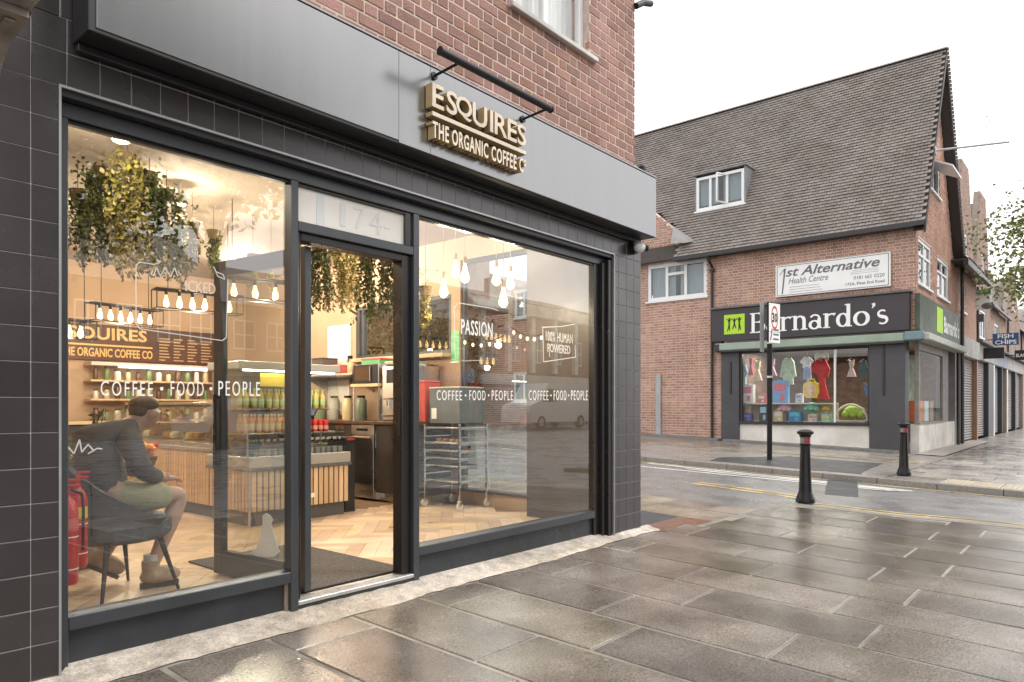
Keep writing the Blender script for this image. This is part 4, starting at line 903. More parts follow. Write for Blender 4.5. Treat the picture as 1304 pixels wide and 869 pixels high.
for a, b in VM: a2 = a.copy(); a.materials.append(LEAF1); a2.materials.append(LEAF2); VM2.append((a2, b))
def vine(px, py, t_, k, kind, label, s=1.0):
    d = ray(px, py); t_ = min(t_, (CZ - .12 - HC) / max(d[2], .05)); p = at(px, py, t_); t = thing('hanging_vine', p, label, 'plant', 'hanging vines in the coffee shop'); a, b = (VM if kind == 0 else VM2)[k]
    M = Matrix.Translation(p) @ Matrix.Rotation(random.uniform(0, 6), 4, 'Z') @ Matrix.Scale(s, 4)
    link('foliage', a, t, M=M); link('stem', b, t, M=M)['kind'] = 'stuff'
    m = MB(); m.cyl(p, (p.x, p.y, CZ - .001), .003, n=5); m.lathe([(.05, -.03), (.07, .05)], p, 10); obj('hanger', m, pm('woven_basket', (.12, .08, .04), .8), t)
V = [(99, 250, 5.8, 0, 0, 'slim green vine nearest the left window jamb', .8), (130, 222, 5.9, 3, 0, 'bushy dark green vine left of the tall yellow one', .9), (162, 205, 5.6, 1, 1, 'tall yellow green vine at the centre of the left window', 1.0),
     (152, 235, 6.3, 3, 1, 'yellow vine behind the tall central one', .8), (190, 228, 5.7, 1, 0, 'dark green vine right of the tall yellow one', .85), (212, 250, 6.0, 3, 0, 'bushy green vine right of centre in the left window', .85), (228, 282, 6.4, 0, 1, 'yellowish vine trailing below the ceiling spotlight', .8), (245, 290, 6.6, 2, 1, 'short yellow vine by the warm lit wall', .75), (272, 300, 7.2, 2, 0, 'thin vine beside the open door frame', .7),
     (322, 330, 7.4, 2, 0, 'thin vine above the three big bulbs', .6), (345, 332, 7.6, 2, 1, 'sparse yellow vine right of the three big bulbs', .6),
     (405, 316, 6.4, 3, 0, 'thick vine at the left of the doorway', .72), (428, 322, 6.9, 3, 1, 'yellow vine in the middle of the doorway', .72), (446, 326, 7.4, 1, 1, 'trailing yellow vine behind the doorway', .62), (466, 330, 6.2, 0, 0, 'dark green vine hanging right of centre in the doorway', .78), (492, 334, 6.0, 0, 0, 'separate green vine at the right of the doorway', .68), (542, 372, 6.6, 2, 1, 'small vine at the left edge of the right window', .6)]
for v_ in V: vine(*v_[:6], s=v_[6])

# ---------------------------------------------------------------- kitchen side: units, appliances
ku = thing('kitchen_units', (5.7, 6.8, FZ), 'dark brown kitchen units with worktop along the side wall', 'cabinet')
UX = 5.44
m = MB(); m.box((UX + .02, 6.02, FZ + .1), (SX - .002, 6.78, 1.0)); m.box((UX + .02, 7.24, FZ + .1), (SX - .002, 8.6, 1.0)); obj('carcass', m, DARKW, ku)
m = MB(); m.box((UX + .08, 6.02, FZ), (SX - .002, 8.6, FZ + .1)); obj('plinth', m, STEEL, ku)
for y0, y1 in ((6.02, 6.39), (6.4, 6.78), (7.25, 7.9), (7.91, 8.6)):
    m = MB(); m.box((UX, y0 + .003, FZ + .105), (UX + .019, y1 - .003, .995), .002); d_ = obj('cupboard_door', m, DARKW, ku); m = MB(); m.cyl((UX - .02, y1 - .03, .72), (UX - .02, y1 - .03, .92), .006, n=8); m.cyl((UX - .02, y1 - .03, .73), (UX, y1 - .03, .73), .004, n=6); m.cyl((UX - .02, y1 - .03, .91), (UX, y1 - .03, .91), .004, n=6); obj('handle', m, CHROME, d_)
m = MB(); m.box((UX - .03, 6.0, 1.002), (SX - .002, 8.62, 1.04), .003); obj('worktop', m, pm('brown_worktop', (.1, .06, .04), .3, var=.15), ku)
dw = thing('undercounter_fridge', (5.5, 7.0, FZ), 'stainless glass fronted undercounter fridge between the brown cupboards', 'fridge')
m = MB(); m.box((UX + .02, 6.79, FZ + .02), (SX - .02, 7.23, .995)); obj('body', m, STEEL, dw); m = MB(); m.box((UX - .02, 6.79, .87), (UX + .019, 7.23, .995), .004); cpn = obj('control_panel', m, STEEL, dw)
m = MB(); m.box((UX - .024, 6.9, .92), (UX - .0205, 7.12, .95)); obj('display', m, BLK, cpn); m = MB(); m.box((UX - .015, 6.8, .2), (UX + .019, 7.22, .86), .004); fd = obj('door', m, STEEL, dw); m = MB(); m.box((UX - .018, 6.83, .27), (UX - .0155, 7.19, .83)); obj('pane', m, pm('dark_door_glass', (.05, .045, .04), .08, var=.1), fd)
m = MB(); m.cyl((UX - .05, 6.82, .845), (UX - .05, 7.2, .845), .009, n=8); obj('handle', m, CHROME, fd); m = MB()
for i in range(5): m.box((UX - .004, 6.82, FZ + .03 + i * .02), (UX + .018, 7.2, FZ + .042 + i * .02))
obj('vent', m, STEEL, dw)
cm = thing('coffee_machine', (5.75, 6.5, 1.04), 'large stainless steel coffee machine on the brown worktop', 'coffee machine')
m = MB(); m.box((5.5, 6.2, 1.041), (5.95, 6.74, 1.72), .02); obj('body', m, STEEL, cm); m = MB(); m.box((5.497, 6.24, 1.3), (5.4995, 6.7, 1.32)); m.box((5.48, 6.215, 1.1), (5.499, 6.72, 1.12)); obj('trim_strip', m, CHROME, cm); m = MB(); m.box((5.49, 6.3, 1.5), (5.499, 6.64, 1.66), .003); obj('control_panel', m, BLK, cm)
m = MB(); m.cyl((5.47, 6.35, 1.22), (5.47, 6.35, 1.3), .02, n=10); m.cyl((5.47, 6.58, 1.22), (5.47, 6.58, 1.3), .02, n=10); obj('spout', m, CHROME, cm)
mw = thing('microwave', (5.7, 7.05, 1.5), 'black fronted microwave on a birch shelf beside the coffee machine', 'microwave')
m = MB(); m.box((5.5, 6.8, 1.5), (5.9, 7.28, 1.74), .008); obj('body', m, STEEL, mw); m = MB(); m.box((5.488, 6.805, 1.505), (5.499, 7.275, 1.735), .002); fd = obj('door', m, BLK, mw); m = MB(); m.box((5.4855, 6.94, 1.54), (5.4875, 7.24, 1.70)); obj('pane', m, pm('smoked_glass', (.08, .05, .03), .05), fd); m = MB(); m.box((5.465, 6.92, 1.53), (5.484, 6.935, 1.71), .003); obj('handle', m, CHROME, fd)
st = thing('appliance_stand', (5.7, 7.05, 1.04), 'steel stand with a birch shelf carrying the microwave', 'stand')
m = MB(); m.box((5.47, 6.77, 1.462), (5.95, 7.32, 1.498), .003); obj('shelf', m, WOODB, st); m = MB(); m.box((5.9, 6.78, 1.041), (5.92, 7.3, 1.46)); obj('back_plate', m, STEEL, st)
for x, y in ((5.5, 6.79), (5.5, 7.29)): m = MB(); m.cyl((x, y, 1.041), (x, y, 1.461), .012, n=8); obj('leg', m, CHROME, st)
def carton(name, x0, y0, z0, x1, y1, z1, col, label, cat, lid=None, mat=None):
    t = thing(name, ((x0 + x1) / 2, (y0 + y1) / 2, z0), label, cat); m = MB(); m.box((x0, y0, z0), (x1, y1, z1), .006); obj('body', m, mat or pm('carton_%d_%d_%d' % tuple(int(c * 99) for c in col), col, .55, var=.12, scale=12), t)
    m = MB(); m.box((x0 - .004, y0 - .004, z1 + .001), (x1 + .004, y1 + .004, z1 + .018), .003); obj('lid', m, pm('lid_%d_%d_%d' % tuple(int(c * 99) for c in (lid or col)), lid or col, .5, var=.1), t); return t
carton('tray', 5.5, 6.3, 1.722, 5.85, 6.68, 1.74, (.5, .48, .44), 'flat steel tray on top of the coffee machine', 'tray')
carton('carton', 5.55, 6.84, 1.742, 5.8, 7.2, 1.80, (.12, .35, .16), 'green and red cartons on top of the microwave', 'carton', (.6, .1, .08))
hs_ = thing('wall_shelf', (5.85, 7.9, 1.4), 'wall shelf with steel brackets left of the microwave', 'shelf'); m = MB(); m.box((5.55, 7.4, 1.62), (SX - .002, 8.6, 1.65), .003); obj('board', m, STEEL, hs_)
for y in (7.5, 8.5): m = MB(); m.add([(SX - .002, y, 1.62), (5.6, y, 1.62), (SX - .002, y, 1.4), (SX - .002, y + .02, 1.62), (5.6, y + .02, 1.62), (SX - .002, y + .02, 1.4)], [(0, 1, 2), (5, 4, 3), (0, 3, 4, 1), (1, 4, 5, 2), (0, 2, 5, 3)]); obj('bracket', m, STEEL, hs_)
carton('storage_box', 5.6, 8.1, 1.652, 5.85, 8.35, 1.86, (.09, .08, .075), 'dark brown box standing on the wall shelf', 'box'); carton('storage_box', 5.62, 8.38, 1.652, 5.82, 8.56, 1.78, (.6, .55, .48), 'white box at the end of the wall shelf', 'box')
sb_ = thing('spray_bottle', (5.7, 7.6, 1.65), 'spray bottle with black trigger on the wall shelf', 'bottle'); m = MB(); m.lathe([(.035, 0), (.04, .01), (.04, .13), (.016, .17), (.016, .19)], (5.7, 7.62, 1.652), 12); obj('body', m, pm('peach_liquid', (.7, .45, .28), .3), sb_, smooth=True); m = MB(); m.box((5.66, 7.6, 1.843), (5.73, 7.64, 1.885), .008); m.box((5.66, 7.612, 1.8), (5.67, 7.628, 1.842)); obj('trigger', m, BLK, sb_)
carton('storage_box', 5.6, 7.72, 1.652, 5.84, 7.98, 1.75, (.55, .12, .1), 'red lidded box beside the spray bottle', 'box', (.7, .15, .12))
for i, (y, c, nm) in enumerate(((7.42, (.16, .2, .14), 'green'), (7.7, (.62, .5, .3), 'amber'), (8.0, (.5, .5, .46), 'pale'), (8.3, (.28, .33, .2), 'lime'))):
    t = thing('canister', (5.7, y, 1.04), nm + ' canister on the brown worktop below the wall shelf', 'canister'); m = MB(); m.lathe([(.07, 0), (.075, .01), (.075, .25), (.05, .29)], (5.72, y, 1.041), 14); obj('body', m, pm('can_' + nm, c, .35, var=.1), t, smooth=True); m = MB(); m.lathe([(.052, .29), (.052, .32)], (5.72, y, 1.041), 14); obj('lid', m, BLK, t, smooth=True)
pt_ = thing('card_terminal', (4.75, 7.2, 1.0), 'blue grey till screen on a stand behind the chiller', 'screen'); m = MB(); m.add([(4.72, 7.0, 1.12), (4.72, 7.34, 1.12), (4.86, 7.34, 1.36), (4.86, 7.0, 1.36), (4.74, 7.0, 1.11), (4.74, 7.34, 1.11), (4.88, 7.34, 1.35), (4.88, 7.0, 1.35)], [(0, 1, 2, 3), (7, 6, 5, 4), (0, 3, 7, 4), (1, 0, 4, 5), (2, 1, 5, 6), (3, 2, 6, 7)]); obj('screen', m, pm('blue_screen', (.1, .14, .24), .2), pt_); m = MB(); m.cyl((4.82, 7.17, .80), (4.82, 7.17, 1.2), .02, n=10); m.cyl((4.82, 7.17, .789), (4.82, 7.17, .81), .08, n=14); obj('stand', m, BLK, pt_)
tc = thing('till_counter', (4.8, 7.2, FZ), 'low counter behind the chiller carrying the till', 'counter'); m = MB(); m.box((4.22, 7.0, FZ), (5.0, 7.5, .75)); obj('carcass', m, CHAR, tc); m = MB(); m.box((4.2, 6.99, .752), (5.02, 7.52, .788), .003); obj('worktop', m, WOODB, tc)
bn = thing('bin', (4.78, 6.4, FZ), 'tall black waste bin at the end of the chiller', 'bin'); m = MB(); m.prism([(4.645, 6.3), (4.77, 6.3), (4.77, 6.62), (4.645, 6.62)], lambda u, v, d: (u, v, d), FZ, .84); obj('body', m, pm('black_plastic', (.02, .02, .022), .45), bn); m = MB(); m.box((4.64, 6.29, .842), (4.78, 6.63, .89), .012); ld = obj('lid', m, MATS['black_plastic'], bn); m = MB(); m.box((4.66, 6.284, .855), (4.75, 6.2895, .875)); obj('badge', m, pm('red_badge', (.5, .03, .02), .4), ld)

# ---------------------------------------------------------------- baking rack trolley
rk = thing('baking_rack', (5.85, 5.75, FZ), 'steel baking rack trolley on castors in the right window', 'trolley')
ra, rb = on_z(541, 641, FZ), on_z(627, 641, FZ); rx0, rx1, ry0, ry1 = 5.5, 5.94, 5.42, 5.98
for x in (rx0, rx1):
    for y in (ry0, ry1):
        m = MB(); m.box((x - .012, y - .012, FZ + .11), (x + .012, y + .012, 1.02), .002); p_ = obj('post', m, CHROME, rk)
        m = MB(); m.cyl((x, y - .012, FZ + .045), (x, y + .012, FZ + .045), .044, n=16); wh = obj('castor', m, pm('castor_white', (.6, .58, .54), .5), rk, smooth=True); m = MB(); m.box((x - .02, y - .02, FZ + .06), (x + .02, y + .02, FZ + .109), .003); obj('fork', m, CHROME, wh)
for i in range(9):
    z = .28 + i * .085; m = MB()
    for y in (ry0, ry1): m.box((rx0 + .013, y - .006, z), (rx1 - .013, y + .006, z + .012))
    obj('runner', m, CHROME, rk)
    if i in (1, 3, 4, 5, 6, 8): m = MB(); m.box((rx0 + .014, ry0 + .01, z + .013), (rx1 - .014, ry1 - .01, z + .028), .002); obj('tray', m, ALU, rk)
for i in range(10):
    t = thing('pastry', (5.72, 5.5 + i * .045, .9), 'golden pastry on an upper tray of the baking rack', 'pastry', 'pastries on the rack'); m = MB(); z = .28 + (6 if i % 2 else 5) * .085 + .03; x = 5.58 + .3 * random.random(); y = 5.5 + i * .04
    m.ell((x, y, z + .02), (.05, .035, .022), 10, 6); obj('crust', m, MATS['cake_0'], t, smooth=True); m = MB(); m.box((x - .055, y - .04, z - .002), (x + .055, y + .04, z), 0); obj('paper', m, VINYL, t)
gb = carton('equipment_case', 5.52, 5.44, 1.03, 5.9, 5.92, 1.42, (.13, .15, .17), 'blue grey equipment case standing on the baking rack', 'case', (.5, .5, .5)); m = MB(); m.box((5.516, 5.8, 1.08), (5.5185, 5.88, 1.2)); obj('sticker', m, VINYL, gb)
carton('hat_box', 5.75, 6.06, 1.442, 5.97, 6.3, 1.55, (.6, .1, .08), 'red box on the ledge behind the equipment case', 'box', (.68, .13, .1)) if False else None
cr_ = carton('red_box', 5.55, 6.03, 1.041, 5.8, 6.17, 1.5, (.55, .1, .08), 'red box stacked at the end of the brown worktop', 'box', (.68, .13, .1))
gs = thing('green_poster', (5.98, 5.98, 1.9), 'small bright green poster beside the low side window', 'poster'); m = MB(); m.box((5.992, 5.91, 1.75), (5.998, 6.04, 2.12)); obj('sheet', m, pm('green_print', (.1, .42, .18), .5, base2=(.25, .6, .3), scale=16), gs); m = MB(); m.box((5.985, 5.9, 1.74), (5.9915, 6.05, 1.752)); obj('clip', m, ALU, gs)

# ---------------------------------------------------------------- chair, extinguishers, plant by the left window
VEL = pm('slate_upholstery', (.1, .115, .128), .55, var=.15, scale=7, bump=.15)
c0 = Vector((1.72, 4.62, FZ)); chr_ = thing('tub_chair', c0, 'slate grey upholstered tub chair with tapered legs by the left window', 'chair')
CA = R(14)                                                      # chair looks towards +X, slightly into the room
def cp_(x, y, z): v = Matrix.Rotation(CA, 3, 'Z') @ Vector((x, y, 0)); return Vector((c0.x + v.x, c0.y + v.y, FZ + z))
m = MB(); n = 14                                               # curved shell: back and arms in one sweep
ring = []
for i in range(n + 1):
    a = R(62) + (R(298) - R(62)) * i / n; f = abs(i - n / 2) / (n / 2); hgt = .80 - .33 * min(1, f * 1.2)
    ring.append((.27 * math.cos(a), .27 * math.sin(a), hgt, .30 + .02 * math.cos(a)))
for (k, off) in ((0, 0), (1, -.035)): pass
vs = []; fs = []
for (x, y, h, r_) in ring:
    l = math.hypot(x, y); ux, uy = x / l, y / l
    for rr, zz in ((.31, h), (.25, .40), (.215, .42), (.265, h - .005)): vs.append(cp_(ux * rr, uy * rr, zz))
for i in range(n):
    for k in range(4): fs.append((i * 4 + k, (i + 1) * 4 + k, (i + 1) * 4 + (k + 1) % 4, i * 4 + (k + 1) % 4))
fs += [(0, 1, 2, 3), tuple(n * 4 + k for k in (3, 2, 1, 0))]; m.add(vs, fs); obj('backrest', m, VEL, chr_, smooth=True)
m = MB(); P = [cp_(.27 * math.cos(a) + (.05 if math.cos(a) > 0 else 0), .26 * math.sin(a), 0) for a in [2 * math.pi * i / 20 for i in range(20)]]
for z0, z1, k0, k1 in ((.33, .36, .85, 1), (.36, .44, 1, 1), (.44, .47, 1, .88)):
    for i in range(20):
        a, b = P[i], P[(i + 1) % 20]; cc0 = cp_(.02, 0, 0); fA = lambda p, k_, z: (cc0.x + (p.x - cc0.x) * k_, cc0.y + (p.y - cc0.y) * k_, FZ + z); m.add([fA(a, k0, z0), fA(b, k0, z0), fA(b, k1, z1), fA(a, k1, z1)], [(0, 1, 2, 3)])
m.add([(cc0.x + (p.x - cc0.x) * .88, cc0.y + (p.y - cc0.y) * .88, FZ + .47) for p in P], [tuple(range(20))]); m.add([(cc0.x + (p.x - cc0.x) * .85, cc0.y + (p.y - cc0.y) * .85, FZ + .33) for p in P], [tuple(range(19, -1, -1))]); obj('seat', m, VEL, chr_, smooth=True)
for sx in (-1, 1):
    for sy in (-1, 1): m = MB(); m.cyl(cp_(sx * .17, sy * .17, .34), cp_(sx * .25, sy * .24, .002), .017, .009, 10); obj('leg', m, pm('black_leg', (.03, .032, .035), .4), chr_, smooth=True)
# plant behind the chair
pp = at(96, 590, 5.0); pl_ = thing('potted_plant', (pp.x, pp.y, FZ), 'leafy yellow green potted plant behind the tub chair', 'plant')
m = MB(); m.lathe([(.12, 0), (.16, .3), (.165, .32), (.14, .32)], (pp.x, pp.y, FZ + .001), 18); obj('pot', m, pm('grey_pot', (.15, .15, .15), .6), pl_, smooth=True)
lf, stm = MB(), MB()
for i in range(26):
    d = Vector((random.gauss(0, .4), random.gauss(0, .4), 1)).normalized(); ln = random.uniform(.35, .85); b = Vector((pp.x, pp.y, FZ + .31)); stm.cyl(b, b + d * ln, .005, .003, 5)
    for k in range(16):
        f = .35 + .65 * k / 16; leaf(lf, b + d * ln * f, (rv() + d * .4).normalized(), rv(), random.uniform(.07, .12), random.uniform(.012, .022))
obj('foliage', lf, pm('plant_leaf', (.08, .11, .02), .5, base2=(.26, .25, .06), scale=9, rnd=.3), pl_); obj('stem', stm, STEM, pl_)
# fire extinguishers hanging on the inner face of the left pier
REDX = pm('extinguisher_red', (.56, .02, .02), .25, var=.06, coat=.3)
def extinguisher(px, yb, yt, t_, label, band):
    b = at(px, yb, t_); tp_ = at(px, yt, t_); h = tp_.z - b.z; r = h * .088; t = thing('fire_extinguisher', b, label, 'fire extinguisher')
    m = MB(); m.lathe([(r * .9, 0), (r, .01), (r, h * .68), (r * .8, h * .76), (r * .35, h * .81), (r * .3, h * .84)], b, 20); bd = obj('cylinder', m, REDX, t, smooth=True)
    m = MB(); m.lathe([(r * 1.012, h * .5), (r * 1.012, h * .62)], b, 20); obj('band', m, band, bd, smooth=True)
    lab = MB()
    for (z0, z1) in ((.14, .15), (.44, .45)): lab.lathe([(r * 1.015, h * z0), (r * 1.015, h * z1)], b, 20)
    obj('label_line', lab, VINYL, bd, smooth=True)
    m = MB(); m.cyl(b + Vector((0, 0, h * .84)), b + Vector((0, 0, h * .9)), r * .28, n=10); m.box((b.x - r * .2, b.y - r * .2, b.z + h * .9), (b.x + r * 1.1, b.y + r * .2, b.z + h * .93), .003); m.box((b.x - r * .2, b.y - r * .2, b.z + h * .95), (b.x + r * 1.2, b.y + r * .2, b.z + h * .98), .003); obj('valve', m, REDX, t)
    m = MB(); m.tube([b + Vector((r * .3, -.01, h * .88)), b + Vector((r * 1.3, -.01, h * .84)), b + Vector((r * 1.45, -.01, h * .7)), b + Vector((r * 1.4, -.01, h * .3))], r * .16, 8); obj('hose', m, BLK, t, smooth=True)
    m = MB(); m.box((1.0875, b.y - .02, b.z + h * .7), (b.x - r * .8, b.y + .02, b.z + h * .73), .003); obj('wall_bracket', m, BLK, t)
extinguisher(86, 744, 608, 3.45, 'red fire extinguisher nearest the glass by the left jamb', pm('label_white', (.6, .1, .08), .5))
extinguisher(99, 722, 598, 3.62, 'red fire extinguisher with yellow band behind the nearest one', pm('label_yellow', (.75, .5, .04), .5))
# bouquet basket at the counter end
fp = at(182, 590, 6.6); fb = thing('flower_basket', (fp.x, fp.y, FZ), 'tall stand with a basket of orange and red flowers before the counter', 'flowers')
m = MB(); m.cyl((fp.x, fp.y, FZ + .02), (fp.x, fp.y, fp.z - .02), .015, n=8); m.cyl((fp.x, fp.y, FZ + .001), (fp.x, fp.y, FZ + .025), .14, n=16); obj('stand', m, BLK, fb); m = MB(); m.lathe([(.08, -.06), (.13, .06)], fp, 14); obj('basket', m, MATS['woven_basket'], fb, smooth=True)
for i in range(22):
    a = random.uniform(0, 6.28); r = random.uniform(0, .13); m = MB(); m.ell((fp.x + r * math.cos(a), fp.y + r * math.sin(a), fp.z + .1 + random.uniform(-.02, .08)), (.032, .032, .026), 8, 5); obj('flower', m, pm(('orange_petal', 'red_petal', 'pink_petal')[i % 3], ((.75, .3, .04), (.5, .05, .04), (.7, .3, .25))[i % 3], .6, var=.2), fb, smooth=True)

# ================================================================ SEATED PERSON
def skin(name, chains, mat, parent, root=0, sub=2, extra=None):
    """one continuous surface grown over connected joints: chains of (point, radius) that share points by key"""
    keys = {}; V_ = []; Rr = []; E_ = []
    for ch in chains:
        prev = None
        for p, r in ch:
            k = tuple(round(c, 4) for c in p)
            if k not in keys: keys[k] = len(V_); V_.append(p); Rr.append(r)
            i = keys[k]
            if prev is not None and prev != i: E_.append((prev, i))
            prev = i
    me = bpy.data.meshes.new(name); me.from_pydata([tuple(v) for v in V_], E_, []); ob = bpy.data.objects.new(name, me); C.objects.link(ob)
    md = ob.modifiers.new('skin', 'SKIN'); md.use_smooth_shade = True
    for i, r in enumerate(Rr):
        rr = r if isinstance(r, tuple) else (r, r); me.skin_vertices[0].data[i].radius = rr
    me.skin_vertices[0].data[root].use_root = True
    s_ = ob.modifiers.new('sub', 'SUBSURF'); s_.levels = sub; s_.render_levels = sub
    dg = bpy.context.evaluated_depsgraph_get(); out = bpy.data.meshes.new_from_object(ob.evaluated_get(dg)); bpy.data.objects.remove(ob); bpy.data.meshes.remove(me)
    out.polygons.foreach_set('use_smooth', [True] * len(out.polygons)); out.materials.clear()
    return link(name, out, parent, mat)
SKIN = pm('skin_tone', (.6, .38, .29), .5, var=.08, scale=14); KHAKI = pm('khaki_cloth', (.42, .4, .25), .8, var=.12, scale=10, bump=.3); JACK = pm('dark_jacket', (.12, .112, .108), .75, var=.25, scale=6, bump=.3)
BOOT = pm('tan_boot', (.42, .31, .21), .6, var=.25, scale=14); SOLE = pm('boot_sole', (.06, .05, .045), .7); HAIR = pm('brown_hair', (.2, .13, .085), .6, var=.3, scale=60); SOCK = pm('pale_sock', (.6, .6, .58), .8)
def V3(*a): return Vector(a)
# frame: +X = facing direction of the sitter
hip = V3(1.70, 4.66, .66); lh = V3(1.72, 4.56, .65); rh = V3(1.72, 4.78, .65)
lk = V3(2.10, 4.58, .665); rk_ = V3(2.06, 4.84, .66); la = V3(1.93, 4.62, .2); ra_ = V3(1.76, 4.93, .28)
waist = V3(1.67, 4.68, .80); chest = V3(1.69, 4.70, .97); nb = V3(1.79, 4.72, 1.07); neck = V3(1.865, 4.725, 1.105); hd = V3(1.95, 4.73, 1.15)
ls, rs = V3(1.77, 4.545, 1.01), V3(1.77, 4.89, 1.01); le, re_ = V3(1.82, 4.47, .82), V3(1.84, 4.95, .83); lw, rw = V3(1.99, 4.6, .765), V3(2.0, 4.83, .78)
pe = thing('person', (1.75, 4.7, FZ), 'seated person in dark jacket and khaki shorts leaning forward on the tub chair', 'person')
body = [[(hip, .12), (waist, (.13, .115)), (chest, (.15, .12)), (nb, .085), (neck, .055), (hd, (.078, .09)), (hd + V3(.02, 0, .075), (.07, .08))],
        [(hip, .12), (lh, .095), (lk, .062), (lk.lerp(la, .35), .058), (la, .036), (la + V3(.02, 0, -.06), .036), (la + V3(.14, -.01, -.085), .03)],
        [(hip, .12), (rh, .095), (rk_, .062), (rk_.lerp(ra_, .35), .058), (ra_, .036), (ra_ + V3(.0, 0, -.06), .036), (ra_ + V3(.10, .0, -.13), .03)],
        [(nb, .085), (ls, .058), (le, .042), (lw, .028), (lw + V3(.06, .03, -.01), (.034, .02))], [(nb, .085), (rs, .058), (re_, .042), (rw, .028), (rw + V3(.06, -.03, -.01), (.034, .02))]]
for wv, sg_ in ((lw, 1), (rw, -1)):                              # five fingers per hand
    pb = wv + V3(.06, .03 * sg_, -.01)
    for f_ in range(4):
        o_ = V3(.012, (-.022 + f_ * .015) * 1, 0); ln = (.03, .036, .034, .026)[f_]; body.append([(pb, (.034, .02)), (pb + o_ + V3(.028, .004 * sg_, .0), .009), (pb + o_ + V3(.028 + ln * .7, .01 * sg_, -.012), .008), (pb + o_ + V3(.028 + ln, .012 * sg_, -.03), .007)])
    body.append([(wv, .028), (wv + V3(.03, .035 * sg_, .008), .010), (wv + V3(.055, .05 * sg_, .0), .009)])
skin('body', body, SKIN, pe, 0)
m = MB(); fc = hd + V3(.085, 0, -.0)
face = obj('face', (m.ell(fc + V3(.0, 0, .0), (.012, .014, .026), 8, 6)), SKIN, pe, smooth=True)
for sy in (-.032, .032): q1 = MB(); q1.ell(fc + V3(-.012, sy, .026), (.008, .012, .007), 8, 5); obj('eye', q1, BLK, face); q1 = MB(); q1.ell(hd + V3(-.005, sy * 2.6, .02), (.02, .008, .03), 8, 6); obj('ear', q1, SKIN, face, smooth=True)
q1 = MB(); q1.ell(fc + V3(-.012, 0, -.042), (.006, .024, .006), 8, 5); obj('mouth', q1, pm('lip', (.35, .14, .11), .5), face)
m = MB(); m.ell(hd + V3(-.022, 0, .085), (.09, .082, .055), 16, 10); m.ell(hd + V3(-.055, 0, .045), (.055, .076, .065), 14, 8); obj('hair', m, HAIR, pe, smooth=True)
skin('jacket', [[(hip + V3(-.02, 0, -.02), (.165, .165)), (waist + V3(-.02, 0, 0), (.165, .155)), (chest + V3(-.04, 0, .03), (.17, .15)), (nb + V3(-.02, 0, .01), .11), (neck + V3(-.01, 0, -.015), .068)], [(nb + V3(-.02, 0, .01), .11), (ls, .078), (le, .066), (le.lerp(lw, .85), .047)], [(nb + V3(-.02, 0, .01), .11), (rs, .078), (re_, .058), (re_.lerp(rw, .85), .043)]], JACK, pe)
skin('shorts', [[(waist + V3(.02, 0, -.05), (.155, .145)), (hip + V3(.0, 0, .02), .155), (lh + V3(0, 0, .01), .115), (lh.lerp(lk, .5), .095), (lh.lerp(lk, .84), .088)], [(hip + V3(0, 0, .02), .155), (rh + V3(0, 0, .01), .115), (rh.lerp(rk_, .5), .095), (rh.lerp(rk_, .84), .088)]], KHAKI, pe, 1)
for an, tilt in ((la, 0), (ra_, .55)):
    M_ = Matrix.Translation(an) @ Matrix.Rotation(tilt, 4, 'Y') @ Matrix.Rotation(-.2, 4, 'Z')
    m = MB(); m.lathe([(.046, .05), (.048, .09)], (0, 0, 0), 14); m.xf(M_); obj('sock', m, SOCK, pe, smooth=True)
    m = MB(); m.lathe([(.05, -.04), (.052, .0), (.054, .05), (.048, .052)], (-.005, 0, 0), 14); m.ell((.05, 0, -.05), (.12, .052, .062), 16, 8); m.xf(M_); sh = obj('boot', m, BOOT, pe, smooth=True)
    m = MB(); m.prism([(-.06, -.03), (.08, -.043), (.14, -.032), (.16, .0), (.14, .032), (.08, .043), (-.06, .03), (-.068, 0)], lambda u, v, d: (u, v, d), -.115, -.088); m.xf(M_); obj('sole', m, SOLE, sh)

# ================================================================ CHARITY SHOP BUILDING ACROSS THE SIDE ROAD
BRK2 = pm('orange_red_brick', (.39, .205, .148), .8, base2=(.49, .285, .215), scale=2, rnd=.2, bump=.5, bscale=50, dirt=.14)
MOR2 = pm('pale_mortar', (.68, .58, .5), .9, var=.15, scale=6)
RTILE = pm('plain_clay_roof_tile', (.215, .188, .172), .75, base2=(.28, .245, .225), scale=.8, rnd=.13, bump=.3, bscale=30, dirt=.08)
GUT = pm('black_gutter', (.022, .02, .02), .4, var=.1)
GLB = glass('barn_glass', (.9, .92, .91), 1.65)
CURT = pm('grey_curtain', (.66, .67, .66), .9, var=.1, scale=8, stretch=(1, 6, .2))
BXF, BYS = 20.5, 3.85
br_ = thing('corner_building', (22, 8, 0), 'brick corner building with steep tiled roof and black charity shop fascia', 'building')
EZ, RX, RZ, XB = 5.98, 23.2, 11.33, 26.0
